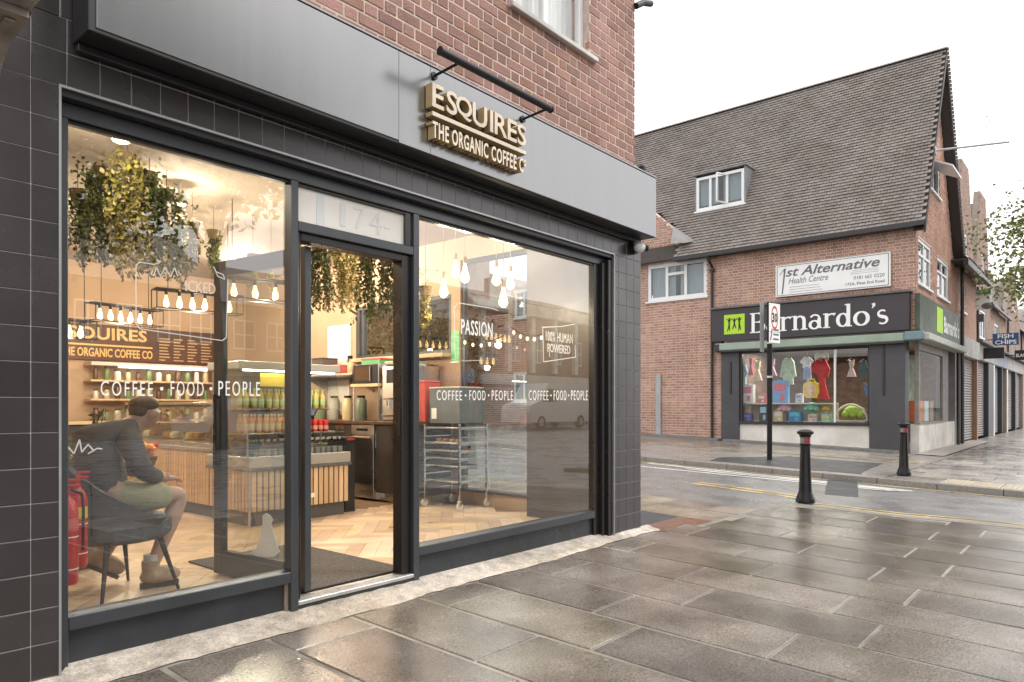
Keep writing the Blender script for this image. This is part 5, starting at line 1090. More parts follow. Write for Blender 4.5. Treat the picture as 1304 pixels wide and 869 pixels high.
def bwall(name, plane, rects_poly, holes, parent, par_mat=(BRK2, MOR2), sgn=-1, courses=.0815):
    """brick facing on plane ('x', X) or ('y', Y): outline polygon in (u, z), holes as rects; one joined facing of real bricks + mortar backing"""
    P = rects_poly; u0, u1 = min(p[0] for p in P), max(p[0] for p in P); z0, z1 = min(p[1] for p in P), max(p[1] for p in P)
    R_ = [r for r in cut(flemish(u0, u1, z0, z1, L=.208, H=.104, course=courses, j=.017), holes) if in_poly((r[0] + r[1]) / 2, (r[2] + r[3]) / 2, P)]
    f = MB(); ax, c = plane
    for a, b, z, w_ in R_:
        d = random.uniform(-.002, .002)
        if ax == 'x': f.add([(c - .007 + d, a, z), (c - .007 + d, b, z), (c - .007 + d, b, w_), (c - .007 + d, a, w_), (c + .01, a, z), (c + .01, b, z), (c + .01, b, w_), (c + .01, a, w_)], [(3, 2, 1, 0), (0, 1, 5, 4), (1, 2, 6, 5), (2, 3, 7, 6), (3, 0, 4, 7)])
        else: f.add([(a, c - .007 + d, z), (b, c - .007 + d, z), (b, c - .007 + d, w_), (a, c - .007 + d, w_), (a, c + .01, z), (b, c + .01, z), (b, c + .01, w_), (a, c + .01, w_)], [(0, 1, 2, 3), (0, 4, 5, 1), (1, 5, 6, 2), (2, 6, 7, 3), (3, 7, 4, 0)])
    obj('brickwork', f, par_mat[0], parent, kind='stuff')
    # mortar backing cut into strips around the holes
    us = sorted({u0, u1, *[h for H_ in holes for h in H_[:2] if u0 < h < u1], *[p[0] for p in P]}); bk = MB()
    for a, b in zip(us[:-1], us[1:]):
        if b - a < 1e-4: continue
        mid = (a + b) / 2
        def span(u):
            zz = []
            for (x1, y1), (x2, y2) in zip(P, P[1:] + P[:1]):
                if min(x1, x2) <= u <= max(x1, x2) and abs(x1 - x2) > 1e-6: zz.append(y1 + (y2 - y1) * (u - x1) / (x2 - x1))
            return min(zz), max(zz)
        e = 1e-4; (la0, ha), (lb, hb) = span(a + e), span(b - e); hs = sorted([h for h in holes if h[0] < mid < h[1]], key=lambda h: h[2]); lo_a, lo_b = la0, lb; segs = []
        for h in hs: segs.append((lo_a, lo_b, h[2], h[2])); lo_a = lo_b = h[3]
        segs.append((lo_a, lo_b, ha, hb))
        for p, q_, r, s_ in segs:
            if r - p < .001 and s_ - q_ < .001: continue
            pts = [(a, p), (b, q_), (b, s_), (a, r)]
            if ax == 'x': bk.prism(pts, lambda u, v, d: (d, u, v), c, c + .25)
            else: bk.prism(pts, lambda u, v, d: (u, d, v), c, c + .25)
    obj(name, bk, par_mat[1], parent)
W1 = (9.54, 11.59, 4.63, 5.80); DORM = (8.58, 10.15, 7.43, 8.5)
# front wall (faces the viewer), shopfront opening below, raised part at the far end
bwall('front_wall', ('x', BXF), [(BYS + .004, 3.2), (BYS + .004, EZ), (10.5, EZ), (10.5, 6.75), (11.4, 7.55), (14.4, 10.0), (16.0, 8.4), (16.0, .2), (9.06, 0), (9.06, 3.2)], [W1], br_)
wing = [(16.02, .25), (16.02, 5.75), (17.4, 5.75), (17.6, 4.75), (18.9, 4.75), (18.9, .3)]; bwall('wing_wall', ('x', BXF + .02), wing, [(16.4, 17.3, 4.55, 5.6), (16.35, 17.35, 1.4, 2.5)], br_)
SW = [(20.78, 22.5, 4.42, 5.62), (23.4, 25.2, 4.42, 5.55), (27.4, 28.5, 4.4, 5.5)]; GW = (22.25, 23.8, 7.25, 8.15)
bwall('gable_wall', ('y', BYS), [(BXF + .02, 3.3), (BXF + .02, 6.0), (RX, RZ - .35), (XB, 5.95), (31.0, 5.85), (31.0, 3.3)], SW + [GW], br_)
# roof of plain tiles
def tiled_slope(o, du, dv, nu, nv, tw, tl, name, mat=RTILE, parent=br_, keep=None):
    """o: eave start, du: unit along eave, dv: unit up the slope; every tile a real lapped piece"""
    f = MB(); nrm = du.cross(dv).normalized(); nrm = nrm if nrm.z > 0 else -nrm
    for j in range(nv):
        for i in range(nu):
            a = o + du * (i * tw + (tw / 2 if j % 2 else 0)) + dv * (j * tl)
            if keep and not keep(a + du * tw * .5 + dv * tl * .5): continue
            l = random.uniform(-.006, .008); p0 = a + nrm * (.046 + l) + du * .004; p1 = p0 + du * (tw - .008); q0 = a + dv * (tl * 1.12) + nrm * .012 + du * .004; q1 = q0 + du * (tw - .008)
            f.add([p0, p1, q1, q0, p0 - nrm * .034, p1 - nrm * .034], [(0, 1, 2, 3), (4, 5, 1, 0)])
    return obj(name, f, mat, parent, kind='stuff')
sl = Vector((RX - (BXF - .28), 0, RZ - (EZ - .1))); sln = sl.length; su = sl / sln; o0 = Vector((BXF - .28, 3.58, EZ - .1))
def rkeep(p):
    y, z = p.y, p.z
    if DORM[0] - .02 < y < DORM[1] + .02 and DORM[2] - .04 < z < DORM[3] + .0: return False
    if y > 10.45 and z < 6.75 + max(0, min(y - 10.5, 3.9)) * .86: return False
    return True
tiled_slope(o0, Vector((0, 1, 0)), su, 76, int(sln / .112), .165, .112, 'roof_tiles', keep=rkeep)
m = MB(); e = Vector((0, 0, -.03)); A = o0 + e; Bp = A + Vector((0, 12.6, 0)); m.add([A, Bp, Bp + sl, A + sl], [(0, 1, 2, 3)]); m.add([A + sl, Bp + sl, Vector((XB + .2, 16.2, EZ - .15)), Vector((XB + .2, 3.58, EZ - .15))], [(0, 1, 2, 3)]); rf = obj('roof', m, pm('roof_felt', (.06, .05, .045), .9), br_)
m = MB(); 
for i in range(42):
    y0 = 3.56 + i * .3; m.add([(RX - .12, y0, RZ - .02), (RX, y0, RZ + .07), (RX + .12, y0, RZ - .02), (RX - .12, y0 + .29, RZ - .02), (RX, y0 + .29, RZ + .07), (RX + .12, y0 + .29, RZ - .02)], [(0, 1, 4, 3), (1, 2, 5, 4), (0, 2, 1), (3, 4, 5)])
obj('ridge_tile', m, RTILE, rf)
m = MB()                                                       # barge boards and the deep verge on the gable end
for (a, b) in (((BXF - .3, EZ - .22), (RX, RZ - .12)), ((RX, RZ - .12), (XB + .3, EZ - .2))):
    m.add([(a[0], 3.57, a[1] - .18), (b[0], 3.57, b[1] - .2), (b[0], 3.57, b[1] + .06), (a[0], 3.57, a[1] + .06), (a[0], 3.62, a[1] - .18), (b[0], 3.62, b[1] - .2), (b[0], 3.62, b[1] + .06), (a[0], 3.62, a[1] + .06)], [(0, 1, 2, 3), (7, 6, 5, 4), (0, 4, 5, 1), (3, 2, 6, 7), (0, 3, 7, 4)])
    m.quad((a[0], 3.62, a[1] - .12), (b[0], 3.62, b[1] - .14), (b[0], BYS, b[1] - .14), (a[0], BYS, a[1] - .12))
obj('barge_board', m, pm('dark_barge_board', (.04, .032, .03), .6), rf)
vt = MB()
for i in range(58):
    f_ = i / 58; p = Vector((RX + (XB + .3 - RX) * f_, 3.55, RZ + .0 - (RZ - EZ + .15) * f_)); vt.box((p.x, 3.53, p.z - .05), (p.x + .06, 3.66, p.z + .03))
obj('verge_tile', vt, RTILE, rf)
m = MB(); m.box((XB - .4, 3.38, EZ - .4), (28.6, 3.52, EZ - .2), .01); m.box((XB - .4, 3.52, EZ - .26), (31.2, 3.84, EZ - .2), .01); m.box((28.6, 3.38, EZ - .36), (31.2, 3.52, EZ - .22), .01); obj('eaves_box', m, GUT, rf)
tiled_slope(Vector((XB + .1, 3.42, EZ - .16)), Vector((1, 0, 0)), Vector((0, .78, .63)), 26, 26, .2, .16, 'lower_roof_tiles')
gt = MB(); gt.add([Vector((BXF - .42, 3.6, EZ - .22)), Vector((BXF - .42, 10.5, EZ - .22)), Vector((BXF - .26, 10.5, EZ - .22)), Vector((BXF - .26, 3.6, EZ - .22)), Vector((BXF - .42, 3.6, EZ - .1)), Vector((BXF - .42, 10.5, EZ - .1)), Vector((BXF - .26, 10.5, EZ - .1)), Vector((BXF - .26, 3.6, EZ - .1))], [(0, 1, 2, 3), (0, 4, 5, 1), (0, 3, 7, 4), (1, 5, 6, 2), (2, 6, 7, 3)]); gt.box((BXF - .26, 3.62, EZ - .2), (BXF - .013, 10.5, EZ - .17)); obj('gutter', gt, GUT, br_)
m = MB(); pz = 9.33; m.tube([(BXF - .34, pz, EZ - .22), (BXF - .3, pz, EZ - .36), (BXF - .08, pz, EZ - .5), (BXF - .08, pz, .22)], .042, 10); m.box((BXF - .15, pz - .07, 5.35), (BXF - .013, pz + .07, 5.4)); obj('downpipe', m, GUT, br_, smooth=True)
m = MB(); m.box((BXF - .09, 11.08, .26), (BXF - .013, 11.26, 2.25), .01); obj('cable_cover', m, pm('grey_trunking', (.38, .38, .38), .5, var=.1), br_)
m = MB(); m.add([(BXF - .28, 10.15, 6.3), (BXF - .02, 9.9, 6.36), (BXF - .02, 10.65, 6.95), (BXF - .3, 10.62, 6.35)], [(0, 1, 2, 3)]); obj('lead_flashing', m, pm('pale_lead', (.3, .29, .28), .6, var=.15), br_)
def casement(parent, plane, rect, muls, trans=(), bw=.075, depth=.08, curtain=True, sill=True, name='window', inset=.02):
    """white framed window on ('x', X) or ('y', Y): outer frame, mullions and transoms, panes and curtain"""
    ax, c = plane; u0, u1, z0, z1 = rect; c = c + inset
    def bx(mb, a, b, z, w_, d0, d1, ch=.004): mb.box((c + d0, a, z) if ax == 'x' else (a, c + d0, z), (c + d1, b, w_) if ax == 'x' else (b, c + d1, w_), ch)
    m = MB(); bx(m, u0, u0 + bw, z0, z1, 0, depth); bx(m, u1 - bw, u1, z0, z1, 0, depth); bx(m, u0 + bw, u1 - bw, z0, z0 + bw, 0, depth); bx(m, u0 + bw, u1 - bw, z1 - bw, z1, 0, depth)
    xs = [u0 + bw] + [q for mu in muls for q in (mu - bw * .45, mu + bw * .45)] + [u1 - bw]
    for mu in muls: bx(m, mu - bw * .45, mu + bw * .45, z0 + bw, z1 - bw, .004, depth)
    wd = obj(name, m, UPVC, parent)
    for k in range(0, len(xs), 2):
        zc = [z0 + bw] ; tt = [t_[1] for t_ in trans if t_[0] == k // 2]
        for t_ in tt: m = MB(); bx(m, xs[k], xs[k + 1], t_ - bw * .4, t_ + bw * .4, .004, depth); obj('transom', m, UPVC, wd); zc += [t_ - bw * .4, t_ + bw * .4]
        zc.append(z1 - bw)
        for q in range(0, len(zc), 2): m = MB(); bx(m, xs[k], xs[k + 1], zc[q], zc[q + 1], .035, .041, 0); obj('pane', m, GLU, wd)
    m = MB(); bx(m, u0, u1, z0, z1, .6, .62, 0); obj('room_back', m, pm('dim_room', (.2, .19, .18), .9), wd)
    if curtain:
        m = MB(); n = 22
        for side in ((u0 + bw, u0 + (u1 - u0) * (.36 if curtain is True else curtain)), (u1 - (u1 - u0) * (.33 if curtain is True else curtain), u1 - bw)):
            for i in range(n):
                a, b = side[0] + (side[1] - side[0]) * i / n, side[0] + (side[1] - side[0]) * (i + 1) / n; d0, d1 = .12 + .03 * (i % 2), .12 + .03 * ((i + 1) % 2)
                m.quad(*[((c + d, u, z) if ax == 'x' else (u, c + d, z)) for u, d, z in ((a, d0, z0 + .02), (b, d1, z0 + .02), (b, d1, z1 - .02), (a, d0, z1 - .02))])
        obj('curtain', m, CURT, wd)
    if sill: m = MB(); bx(m, u0 - .06, u1 + .06, z0 - .06, z0 - .003, -inset - .06, .05); obj('sill', m, UPVC, wd)
    return wd
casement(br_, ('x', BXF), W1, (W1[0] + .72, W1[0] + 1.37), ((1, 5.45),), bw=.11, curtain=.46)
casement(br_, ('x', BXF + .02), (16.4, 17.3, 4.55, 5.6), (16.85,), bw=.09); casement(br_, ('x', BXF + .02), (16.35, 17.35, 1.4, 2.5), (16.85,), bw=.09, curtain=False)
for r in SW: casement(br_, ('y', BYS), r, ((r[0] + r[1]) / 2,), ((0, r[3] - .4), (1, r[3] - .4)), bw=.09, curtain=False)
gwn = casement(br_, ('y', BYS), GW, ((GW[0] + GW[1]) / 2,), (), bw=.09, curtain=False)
m = MB(); m.add([(22.3, 3.84, 8.0), (23.75, 3.84, 8.0), (23.75, 3.3, 7.72), (22.3, 3.3, 7.72), (22.3, 3.84, 8.05), (23.75, 3.84, 8.05), (23.75, 3.3, 7.77), (22.3, 3.3, 7.77)], [(0, 1, 2, 3), (7, 6, 5, 4), (0, 4, 5, 1), (3, 2, 6, 7), (0, 3, 7, 4), (1, 5, 6, 2)]); obj('open_sash', m, UPVC, gwn)
# dormer: cheeks, flat head and white casements in the roof slope
DX = BXF - .28 + (DORM[2] - (EZ - .1)) * sl.x / sl.z - .02
dm = MB(); dtop = BXF - .28 + (DORM[3] + .08 - (EZ - .1)) * sl.x / sl.z
for y in (DORM[0] - .05, DORM[1]): dm.prism([(DX, DORM[2] - .05), (DX, DORM[3] + .08), (dtop, DORM[3] + .08)], lambda u, v, d: (u, d, v), y, y + .05)
dm.box((DX - .06, DORM[0] - .09, DORM[3] + .08), (dtop + .1, DORM[1] + .09, DORM[3] + .13)); do = obj('dormer', dm, pm('lead_grey', (.22, .22, .23), .55, var=.2), br_)
casement(do, ('x', DX), DORM, (DORM[0] + .55, DORM[0] + 1.1), (), bw=.09, curtain=.45, sill=True, inset=.0)
m = MB(); m.add([(DX - .02, DORM[0] + .1, DORM[2] + .1), (DX - .35, DORM[0] + .24, DORM[2] + .1), (DX - .35, DORM[0] + .24, DORM[3] - .05), (DX - .02, DORM[0] + .1, DORM[3] - .05)], [(0, 1, 2, 3)])
fr_ = MB()
for z in (DORM[2] + .1, DORM[3] - .1): fr_.cyl((DX - .02, DORM[0] + .55, z), (DX - .40, DORM[0] + .7, z), .03, n=4)
fr_.cyl((DX - .4, DORM[0] + .7, DORM[2] + .1), (DX - .4, DORM[0] + .7, DORM[3] - .1), .03, n=4); obj('open_sash', fr_, UPVC, do)
# ---- shopfront
DGREY = pm('anthracite_paint', (.062, .06, .068), .45, var=.08, scale=3, bump=.1, dirt=.1); RENDR = pm('white_render', (.8, .77, .72), .7, var=.1, scale=3, dirt=.22)
m = MB(); m.box((BXF - .06, 8.49, .1), (BXF + .3, 9.05, 3.0), .01); obj('pier', m, DGREY, br_); m = MB(); m.box((BXF - .07, 4.08, -.02), (BXF + .4, 4.93, 3.0), .01); cpier = obj('corner_pier', m, DGREY, br_)
m = MB(); m.box((BXF - .1, 4.55, 1.55), (BXF - .071, 4.6, 2.95), .004); m.cyl((BXF - .1, 4.575, 1.5), (BXF - .1, 4.575, 1.56), .02, n=8); obj('shutter_crank', m, GUT, cpier); m = MB(); m.box((BXF - .09, 8.72, 1.6), (BXF - .061, 8.78, 2.55), .004); obj('shutter_crank', m, GUT, br_)
m = MB(); m.box((BXF - .0, 4.93, 0), (BXF + .25, 8.49, .7)); obj('stall_riser', m, RENDR, br_)
m = MB(); m.box((BXF - .09, 4.93, .7), (BXF + .2, 8.49, .78), .008); m.box((BXF, 4.93, 2.78), (BXF + .1, 8.49, 2.86)); m.box((BXF, 8.42, .78), (BXF + .1, 8.49, 2.78)); m.box((BXF, 4.93, .78), (BXF + .1, 4.98, 2.78)); sfw = obj('shop_window', m, GUT, br_)
m = MB(); m.box((BXF + .02, 5.79, .78), (BXF + .08, 5.84, 2.78)); obj('mullion', m, UPVC, sfw)
for y0, y1 in ((4.98, 5.79), (5.84, 8.42)): m = MB(); m.box((BXF + .045, y0, .78), (BXF + .053, y1, 2.78)); obj('pane', m, GLB, sfw)
SIGN = pm('aubergine_black', (.03, .022, .027), .35, var=.05)
m = MB(); m.box((BXF - .22, 3.95, 3.17), (BXF - .013, 9.28, 4.13), .01); fb_ = obj('fascia_board', m, SIGN, br_)
m = MB(); m.box((BXF - .3, 3.9, 4.135), (BXF - .013, 9.3, 4.2), .01); obj('cornice', m, pm('weathered_lead', (.14, .13, .125), .7, var=.2), fb_)
LIME = pm('lime_green', (.42, .68, .03), .5, var=.03)
m = MB(); m.box((BXF - .228, 8.25, 3.37), (BXF - .2205, 8.88, 3.95)); lg = obj('logo_panel', m, LIME, fb_)
m = MB()                                                       # three dancing figures with raised arms
for cy, k in ((8.72, 1), (8.56, 0), (8.41, -1)):
    z = 3.45 + (.06 if k == 0 else 0); X_ = BXF - .231; h = .38 if k else .3
    m.cyl((X_, cy, z + h), (X_ + .003, cy, z + h), .03, n=8)
    for a, b, w_ in (((0, h - .03), (0, h * .5), .035), ((0, h * .52), (.06 * (1 if k >= 0 else .3), 0), .022), ((0, h * .52), (-.05 * (1 if k <= 0 else .3), .02), .022), ((0, h * .82), (.085, h * 1.02), .016), ((0, h * .82), (-.085, h * 1.02), .016)):
        p, q_ = Vector((X_, cy + a[0], z + a[1])), Vector((X_, cy + b[0], z + b[1])); d = (q_ - p).normalized(); s_ = Vector((0, -d.z, d.y)) * w_; m.add([p - s_, q_ - s_ * .6, q_ + s_ * .6, p + s_], [(0, 1, 2, 3)])
obj('figure', m, SIGN, lg)
# serif lettering from strokes: (u, v) in x-height units, drawn with broad verticals and thin joins
LAYER = [0]
def stroke(mb, pts, ws, fn0):
    LAYER[0] += 1; off = (LAYER[0] % 12) * .0007
    fn = lambda u, v: (fn0(u, v)[0] - off, fn0(u, v)[1], fn0(u, v)[2])
    n = len(pts); L_, R2 = [], []
    for i, (p, w_) in enumerate(zip(pts, ws)):
        a = pts[max(0, i - 1)]; b = pts[min(n - 1, i + 1)]; dx, dy = b[0] - a[0], b[1] - a[1]; l = math.hypot(dx, dy) or 1; nx, ny = -dy / l * w_ / 2, dx / l * w_ / 2; L_.append((p[0] + nx, p[1] + ny)); R2.append((p[0] - nx, p[1] - ny))
    for i in range(n - 1): mb.add([fn(*L_[i]), fn(*L_[i + 1]), fn(*R2[i + 1]), fn(*R2[i])], [(0, 1, 2, 3)])
def arc(cx, cy, rx, ry, a0, a1, n=14): return [(cx + rx * math.cos(R(a0 + (a1 - a0) * i / n)), cy + ry * math.sin(R(a0 + (a1 - a0) * i / n))) for i in range(n + 1)]
def cw(pts_n, thick, thin, a0, a1): return [thin + (thick - thin) * abs(math.cos(R(a0 + (a1 - a0) * i / (pts_n - 1)))) for i in range(pts_n)]
def serif_glyph(ch, mb, fn):
    T_, t_ = .2, .085
    def stem(x, y0, y1, sb=True, st=True, half=False):
        stroke(mb, [(x, y0), (x, y1)], [T_, T_], fn)
        if sb: stroke(mb, [(x - .2, y0 + .03), (x + .2, y0 + .03)], [.07, .07], fn)
        if st: stroke(mb, [(x - .2, y1 - .05), (x, y1 - .03)], [.07, .09], fn)
    if ch == 'B':
        stem(.2, 0, 1.42); stroke(mb, [(0, 1.39), (.5, 1.39)], [.07, .07], fn); stroke(mb, [(.2, .76), (.55, .76)], [.07, .07], fn); stroke(mb, [(.2, .03), (.6, .03)], [.07, .07], fn)
        for c, ry, rx in ((1.07, .32, .3), (.4, .37, .38)): P = arc(.5, c, rx, ry, 90, -90); stroke(mb, P, cw(len(P), T_, t_, 90, -90), fn)
        return 1.05
    if ch == 'a':
        P = arc(.33, .28, .25, .27, 0, 360, 18); stroke(mb, P, cw(len(P), T_ * .9, t_, 0, 360), fn); stroke(mb, [(.6, .08), (.6, .72)], [T_, T_], fn); P = arc(.36, .7, .25, .24, 0, 160); stroke(mb, P, [t_ * 1.3] * len(P), fn); stroke(mb, [(.6, .08), (.76, .05)], [.1, .07], fn); return .82
    if ch == 'r':
        stem(.2, 0, .98); P = arc(.5, .68, .26, .24, 170, 50); stroke(mb, P, [t_ * 1.2] * (len(P) - 3) + [.14, .2, .2], fn); return .72
    if ch == 'n':
        stem(.2, 0, .98); P = arc(.48, .62, .24, .3, 170, 0); stroke(mb, P, [t_] * 5 + [.12] * 5 + [T_] * (len(P) - 10), fn); stem(.72, 0, .62, st=False); return .98
    if ch == 'd':
        P = arc(.38, .46, .28, .42, 0, 360, 18); stroke(mb, P, cw(len(P), T_, t_, 0, 360), fn); stem(.68, 0, 1.5, sb=False); stroke(mb, [(.68, .04), (.88, .04)], [.08, .07], fn); return .95
    if ch == 'o':
        P = arc(.42, .47, .34, .43, 0, 360, 20); stroke(mb, P, cw(len(P), T_ * 1.05, t_, 0, 360), fn); return .88
    if ch == "'":
        stroke(mb, [(.16, 1.4), (.2, 1.25), (.1, 1.08)], [.2, .14, .04], fn); return .3
    if ch == 's':
        P = arc(.32, .7, .2, .2, 40, 270, 10) + arc(.34, .26, .22, .22, 90, -140, 10); n = len(P); stroke(mb, P, [.08 + .12 * math.exp(-((i - n / 2) / 4.0) ** 2) + .02 for i in range(n)], fn); return .66
ltr = "Barnardo's"; adv = 0; glyphs = []
for chx in ltr: tmp = MB(); a_ = serif_glyph(chx, tmp, lambda u, v: (0, u, v)); glyphs.append((chx, adv)); adv += a_
yL, yR, zb, xh = 8.09, 4.42, 3.36, .405; ku_ = (yL - yR) / adv
for chx, a_ in glyphs:
    mb = MB(); serif_glyph(chx, mb, lambda u, v: (BXF - .2225, yL - (a_ + u) * ku_, zb + v * xh)); mb2 = MB()
    back = [(x + .0, y, z) for x, y, z in mb.v]
    obj('letter', mb, VINYL, fb_)
# awning boxes
m = MB(); m.box((BXF - .32, 4.05, 2.89), (BXF - .015, 9.15, 3.1), .02); aw = obj('awning_box', m, pm('sage_green_paint', (.3, .38, .31), .5, var=.06, dirt=.15), br_)
m = MB(); m.box((BXF - .34, 9.0, 2.87), (BXF - .32, 9.16, 3.08)); m.box((BXF - .30, 4.05, 2.84), (BXF - .03, 9.13, 2.888)); obj('awning_bar', m, GUT, aw)
m = MB(); m.box((BXF - .36, 3.62, 2.9), (BXF - .015, 4.045, 3.12), .02); obj('awning_box', m, pm('teal_grey_paint', (.16, .24, .26), .5), br_)
m = MB(); m.box((BXF - .25, 3.5, 2.9), (26.2, BYS - .015, 3.08), .02); obj('side_canopy', m, pm('pale_green_lead', (.42, .44, .39), .6, var=.12), br_)
m = MB(); m.box((BXF - .15, BYS - .12, 3.16), (26.6, BYS - .014, 4.1), .01); ss = obj('side_fascia', m, glass('glossy_fascia', (.02, .02, .02), 1.9) if False else pm('green_reflection_fascia', (.05, .055, .05), .45, base2=(.1, .13, .09), scale=2, ior=1.2), br_)  # reflected green of trees is put into the mottled base colour
m = MB(); m.box((22.6, BYS - .13, 3.3), (23.5, BYS - .1205, 4.0)); obj('logo_panel', m, LIME, ss); obj('lettering', text_on_y("Barnardo's", 23.7, 26.3, 3.35, .5, BYS - .125, .006, bold=.02), VINYL, ss)
m = MB(); m.box((BXF + .42, BYS - .005, -.02), (26.4, BYS + .2, .75)); obj('side_riser', m, RENDR, br_)
m = MB(); m.box((20.9, BYS - .03, .75), (24.4, BYS + .1, .8)); m.box((20.9, BYS, 2.7), (24.4, BYS + .1, 3.0)); m.box((24.3, BYS, .8), (24.4, BYS + .1, 2.7)); m.box((20.9, BYS, .8), (20.98, BYS + .1, 2.7)); sw2 = obj('side_window', m, pm('bare_wood_frame', (.26, .23, .2), .6, var=.15), br_); m = MB(); m.box((20.98, BYS + .04, .8), (24.3, BYS + .048, 2.7)); obj('pane', m, glass('side_glass', (.9, .93, .92), 1.04), sw2)
m = MB(); m.box((24.4, BYS, -.02), (25.2, BYS + .2, 3.0)); m.box((26.3, BYS - .02, -.02), (27.0, BYS + .3, 3.2)); obj('side_pier', m, pm('grubby_pier', (.26, .24, .23), .7, var=.2), br_); m = MB(); m.box((25.2, BYS + .3, -.02), (26.3, BYS + .35, 3.0)); obj('entrance_door', m, pm('dim_entrance', (.05, .045, .04), .5), br_)
for x, r in ((26.05, .05), (26.84, .055)): m = MB(); m.tube([(x, BYS - .14, 6.2 if x > 26.5 else 3.1), (x, BYS - .14, .02)], r, 8); obj('downpipe', m, GUT, br_, smooth=True)
# dim interior of the charity shop with a lit tube
m = MB(); m.box((BXF + 4.4, 4.0, -.02), (BXF + 4.5, 8.9, 3.0)); m.box((BXF + .3, 8.55, -.02), (BXF + 4.4, 8.65, 3.0)); obj('shop_room_wall', m, pm('shop_back', (.2, .12, .09), .8, base2=(.06, .04, .035), scale=2.2, stretch=(1, 2, 3)), br_)
m = MB(); m.box((BXF + .3, 4.05, 2.95), (BXF + 4.4, 8.55, 2.99)); cl_ = obj('shop_ceiling', m, pm('shop_ceiling', (.4, .36, .33), .8), br_); m = MB(); m.box((BXF + .3, 4.05, 0), (BXF + 4.4, 8.55, .12)); obj('shop_floor', m, pm('shop_floor', (.2, .16, .12), .6), br_)
tl = thing('tube_light', (21.6, 7.0, 2.9), 'lit ceiling tube inside the charity shop window', 'lamp'); m = MB(); m.box((21.4, 6.7, 2.87), (21.5, 7.3, 2.93)); obj('tube', m, BULB2, tl); m = MB(); m.box((21.37, 6.65, 2.931), (21.53, 7.35, 2.948)); obj('batten', m, WHITE, tl)
l_ = bpy.data.lights.new('lamp_glow', 'AREA'); l_.shape = 'RECTANGLE'; l_.size = 1.2; l_.size_y = 3.6; l_.energy = 85; l_.color = (1, .93, .82); lo = bpy.data.objects.new('lamp_glow', l_); C.objects.link(lo); lo.location = (21.7, 6.6, 2.84); W[lo.name] = Matrix.Translation(lo.location); lo.parent = tl; lo.matrix_parent_inverse = W[tl.name].inverted()
# display shelf
ds = thing('display_shelf', (20.9, 7.2, .78), 'cream display shelf across the charity shop window', 'shelf'); m = MB(); m.box((20.75, 5.9, 1.28), (21.15, 8.4, 1.32)); obj('board', m, pm('cream_board', (.62, .53, .42), .6), ds); m = MB(); m.box((21.15, 5.9, .8), (21.18, 8.4, 1.32)); obj('back_board', m, MATS['cream_board'], ds); m = MB(); m.box((20.6, 4.95, .72), (21.4, 8.45, .775)); obj('window_bed', m, MATS['cream_board'], ds)
def garment(px0, px1, y0, y1, col, outline, label, cat='dress', X=20.9, col2=None):
    """hanging garment with thickness; outline in unit square (x right, y up)"""
    a, b = on_x(px0, y1, X), on_x(px1, y1, X); zt = on_x((px0 + px1) / 2, y0, X).z; zb = on_x((px0 + px1) / 2, y1, X).z
    t = thing('garment', (X, (a.y + b.y) / 2, zb), label, cat); m = MB(); fn = lambda u, v, d: (X + d * (1 - .5 * abs(u - .5)), a.y + (b.y - a.y) * u, zb + (zt - zb) * v)
    n = len(outline); cx = sum(p[0] for p in outline) / n; m.prism(outline, fn, -.06, .06); obj('cloth', m, pm('cloth_%d_%d_%d' % tuple(int(c * 99) for c in col), col, .8, var=.22, scale=9, bump=.3), t)
    ya = (a.y + b.y) / 2; m = MB(); m.tube([(X, ya + .12, zt - .03), (X, ya, zt + .04), (X, ya - .12, zt - .03)], .008, 5); m.cyl((X, ya, zt + .04), (X, ya, 2.94), .004, n=4); obj('hanger', m, GUT, t); return t
DRESS = [(.25, 1), (.42, .93), (.58, .93), (.75, 1), (.72, .7), (.62, .52), (.95, 0), (.05, 0), (.38, .52), (.28, .7)]; COAT = [(.3, 1), (.5, .96), (.7, 1), (.85, .85), (1, .3), (.86, .27), (.76, .62), (.82, 0), (.18, 0), (.24, .62), (.14, .27), (0, .3), (.15, .85)]
TEE = [(.3, 1), (.5, .94), (.7, 1), (1, .6), (.88, .42), (.76, .58), (.76, 0), (.24, 0), (.24, .58), (.12, .42), (0, .6)]; TROU = [(.1, 1), (.9, 1), (1, 0), (.6, 0), (.5, .7), (.4, 0), (0, 0)]; GOWN = [(.3, 1), (.5, .93), (.75, 1), (1, .75), (.9, .55), (.75, .62), (.72, .4), (.95, 0), (.4, 0), (.45, .4), (.35, .6), (0, .7), (.05, .82)]
for g_ in [(943, 952, 464, 490, (.25, .5, .55), TEE, 'small turquoise top at the left of the charity shop window', 'top'), (953, 960, 455, 478, (.55, .06, .09), DRESS, 'small red dress beside the peach dress'), (959, 971, 459, 485, (.75, .55, .34), DRESS, 'peach dress hanging in the charity shop window'), (976, 990, 457, 479, (.55, .3, .38), DRESS, 'pink dress behind the speed sign post'), (993.5, 1014, 456, 490, (.42, .52, .36), COAT, 'sage green coat hanging in the charity shop window', 'coat'),
           (1019, 1036, 455, 469, (.75, .75, .74), TEE, 'white top above blue trousers in the shop window', 'top'), (1023, 1033, 466, 483, (.2, .28, .48), TROU, 'blue trousers under the white top', 'trousers'), (1034, 1057, 458, 508, (.58, .02, .04), GOWN, 'long red gown in the charity shop window'), (1078, 1091, 458, 480, (.72, .52, .52), DRESS, 'pale pink child dress right of the white mullion'), (1094, 1105, 460, 483, (.03, .12, .16), TEE, 'dark teal top at the right of the shop window', 'top'), (1101, 1107, 489, 505, (.1, .25, .55), TEE, 'small blue top at the right edge of the shop window', 'top')]: garment(*g_[:7], cat=g_[7] if len(g_) > 7 else 'dress')
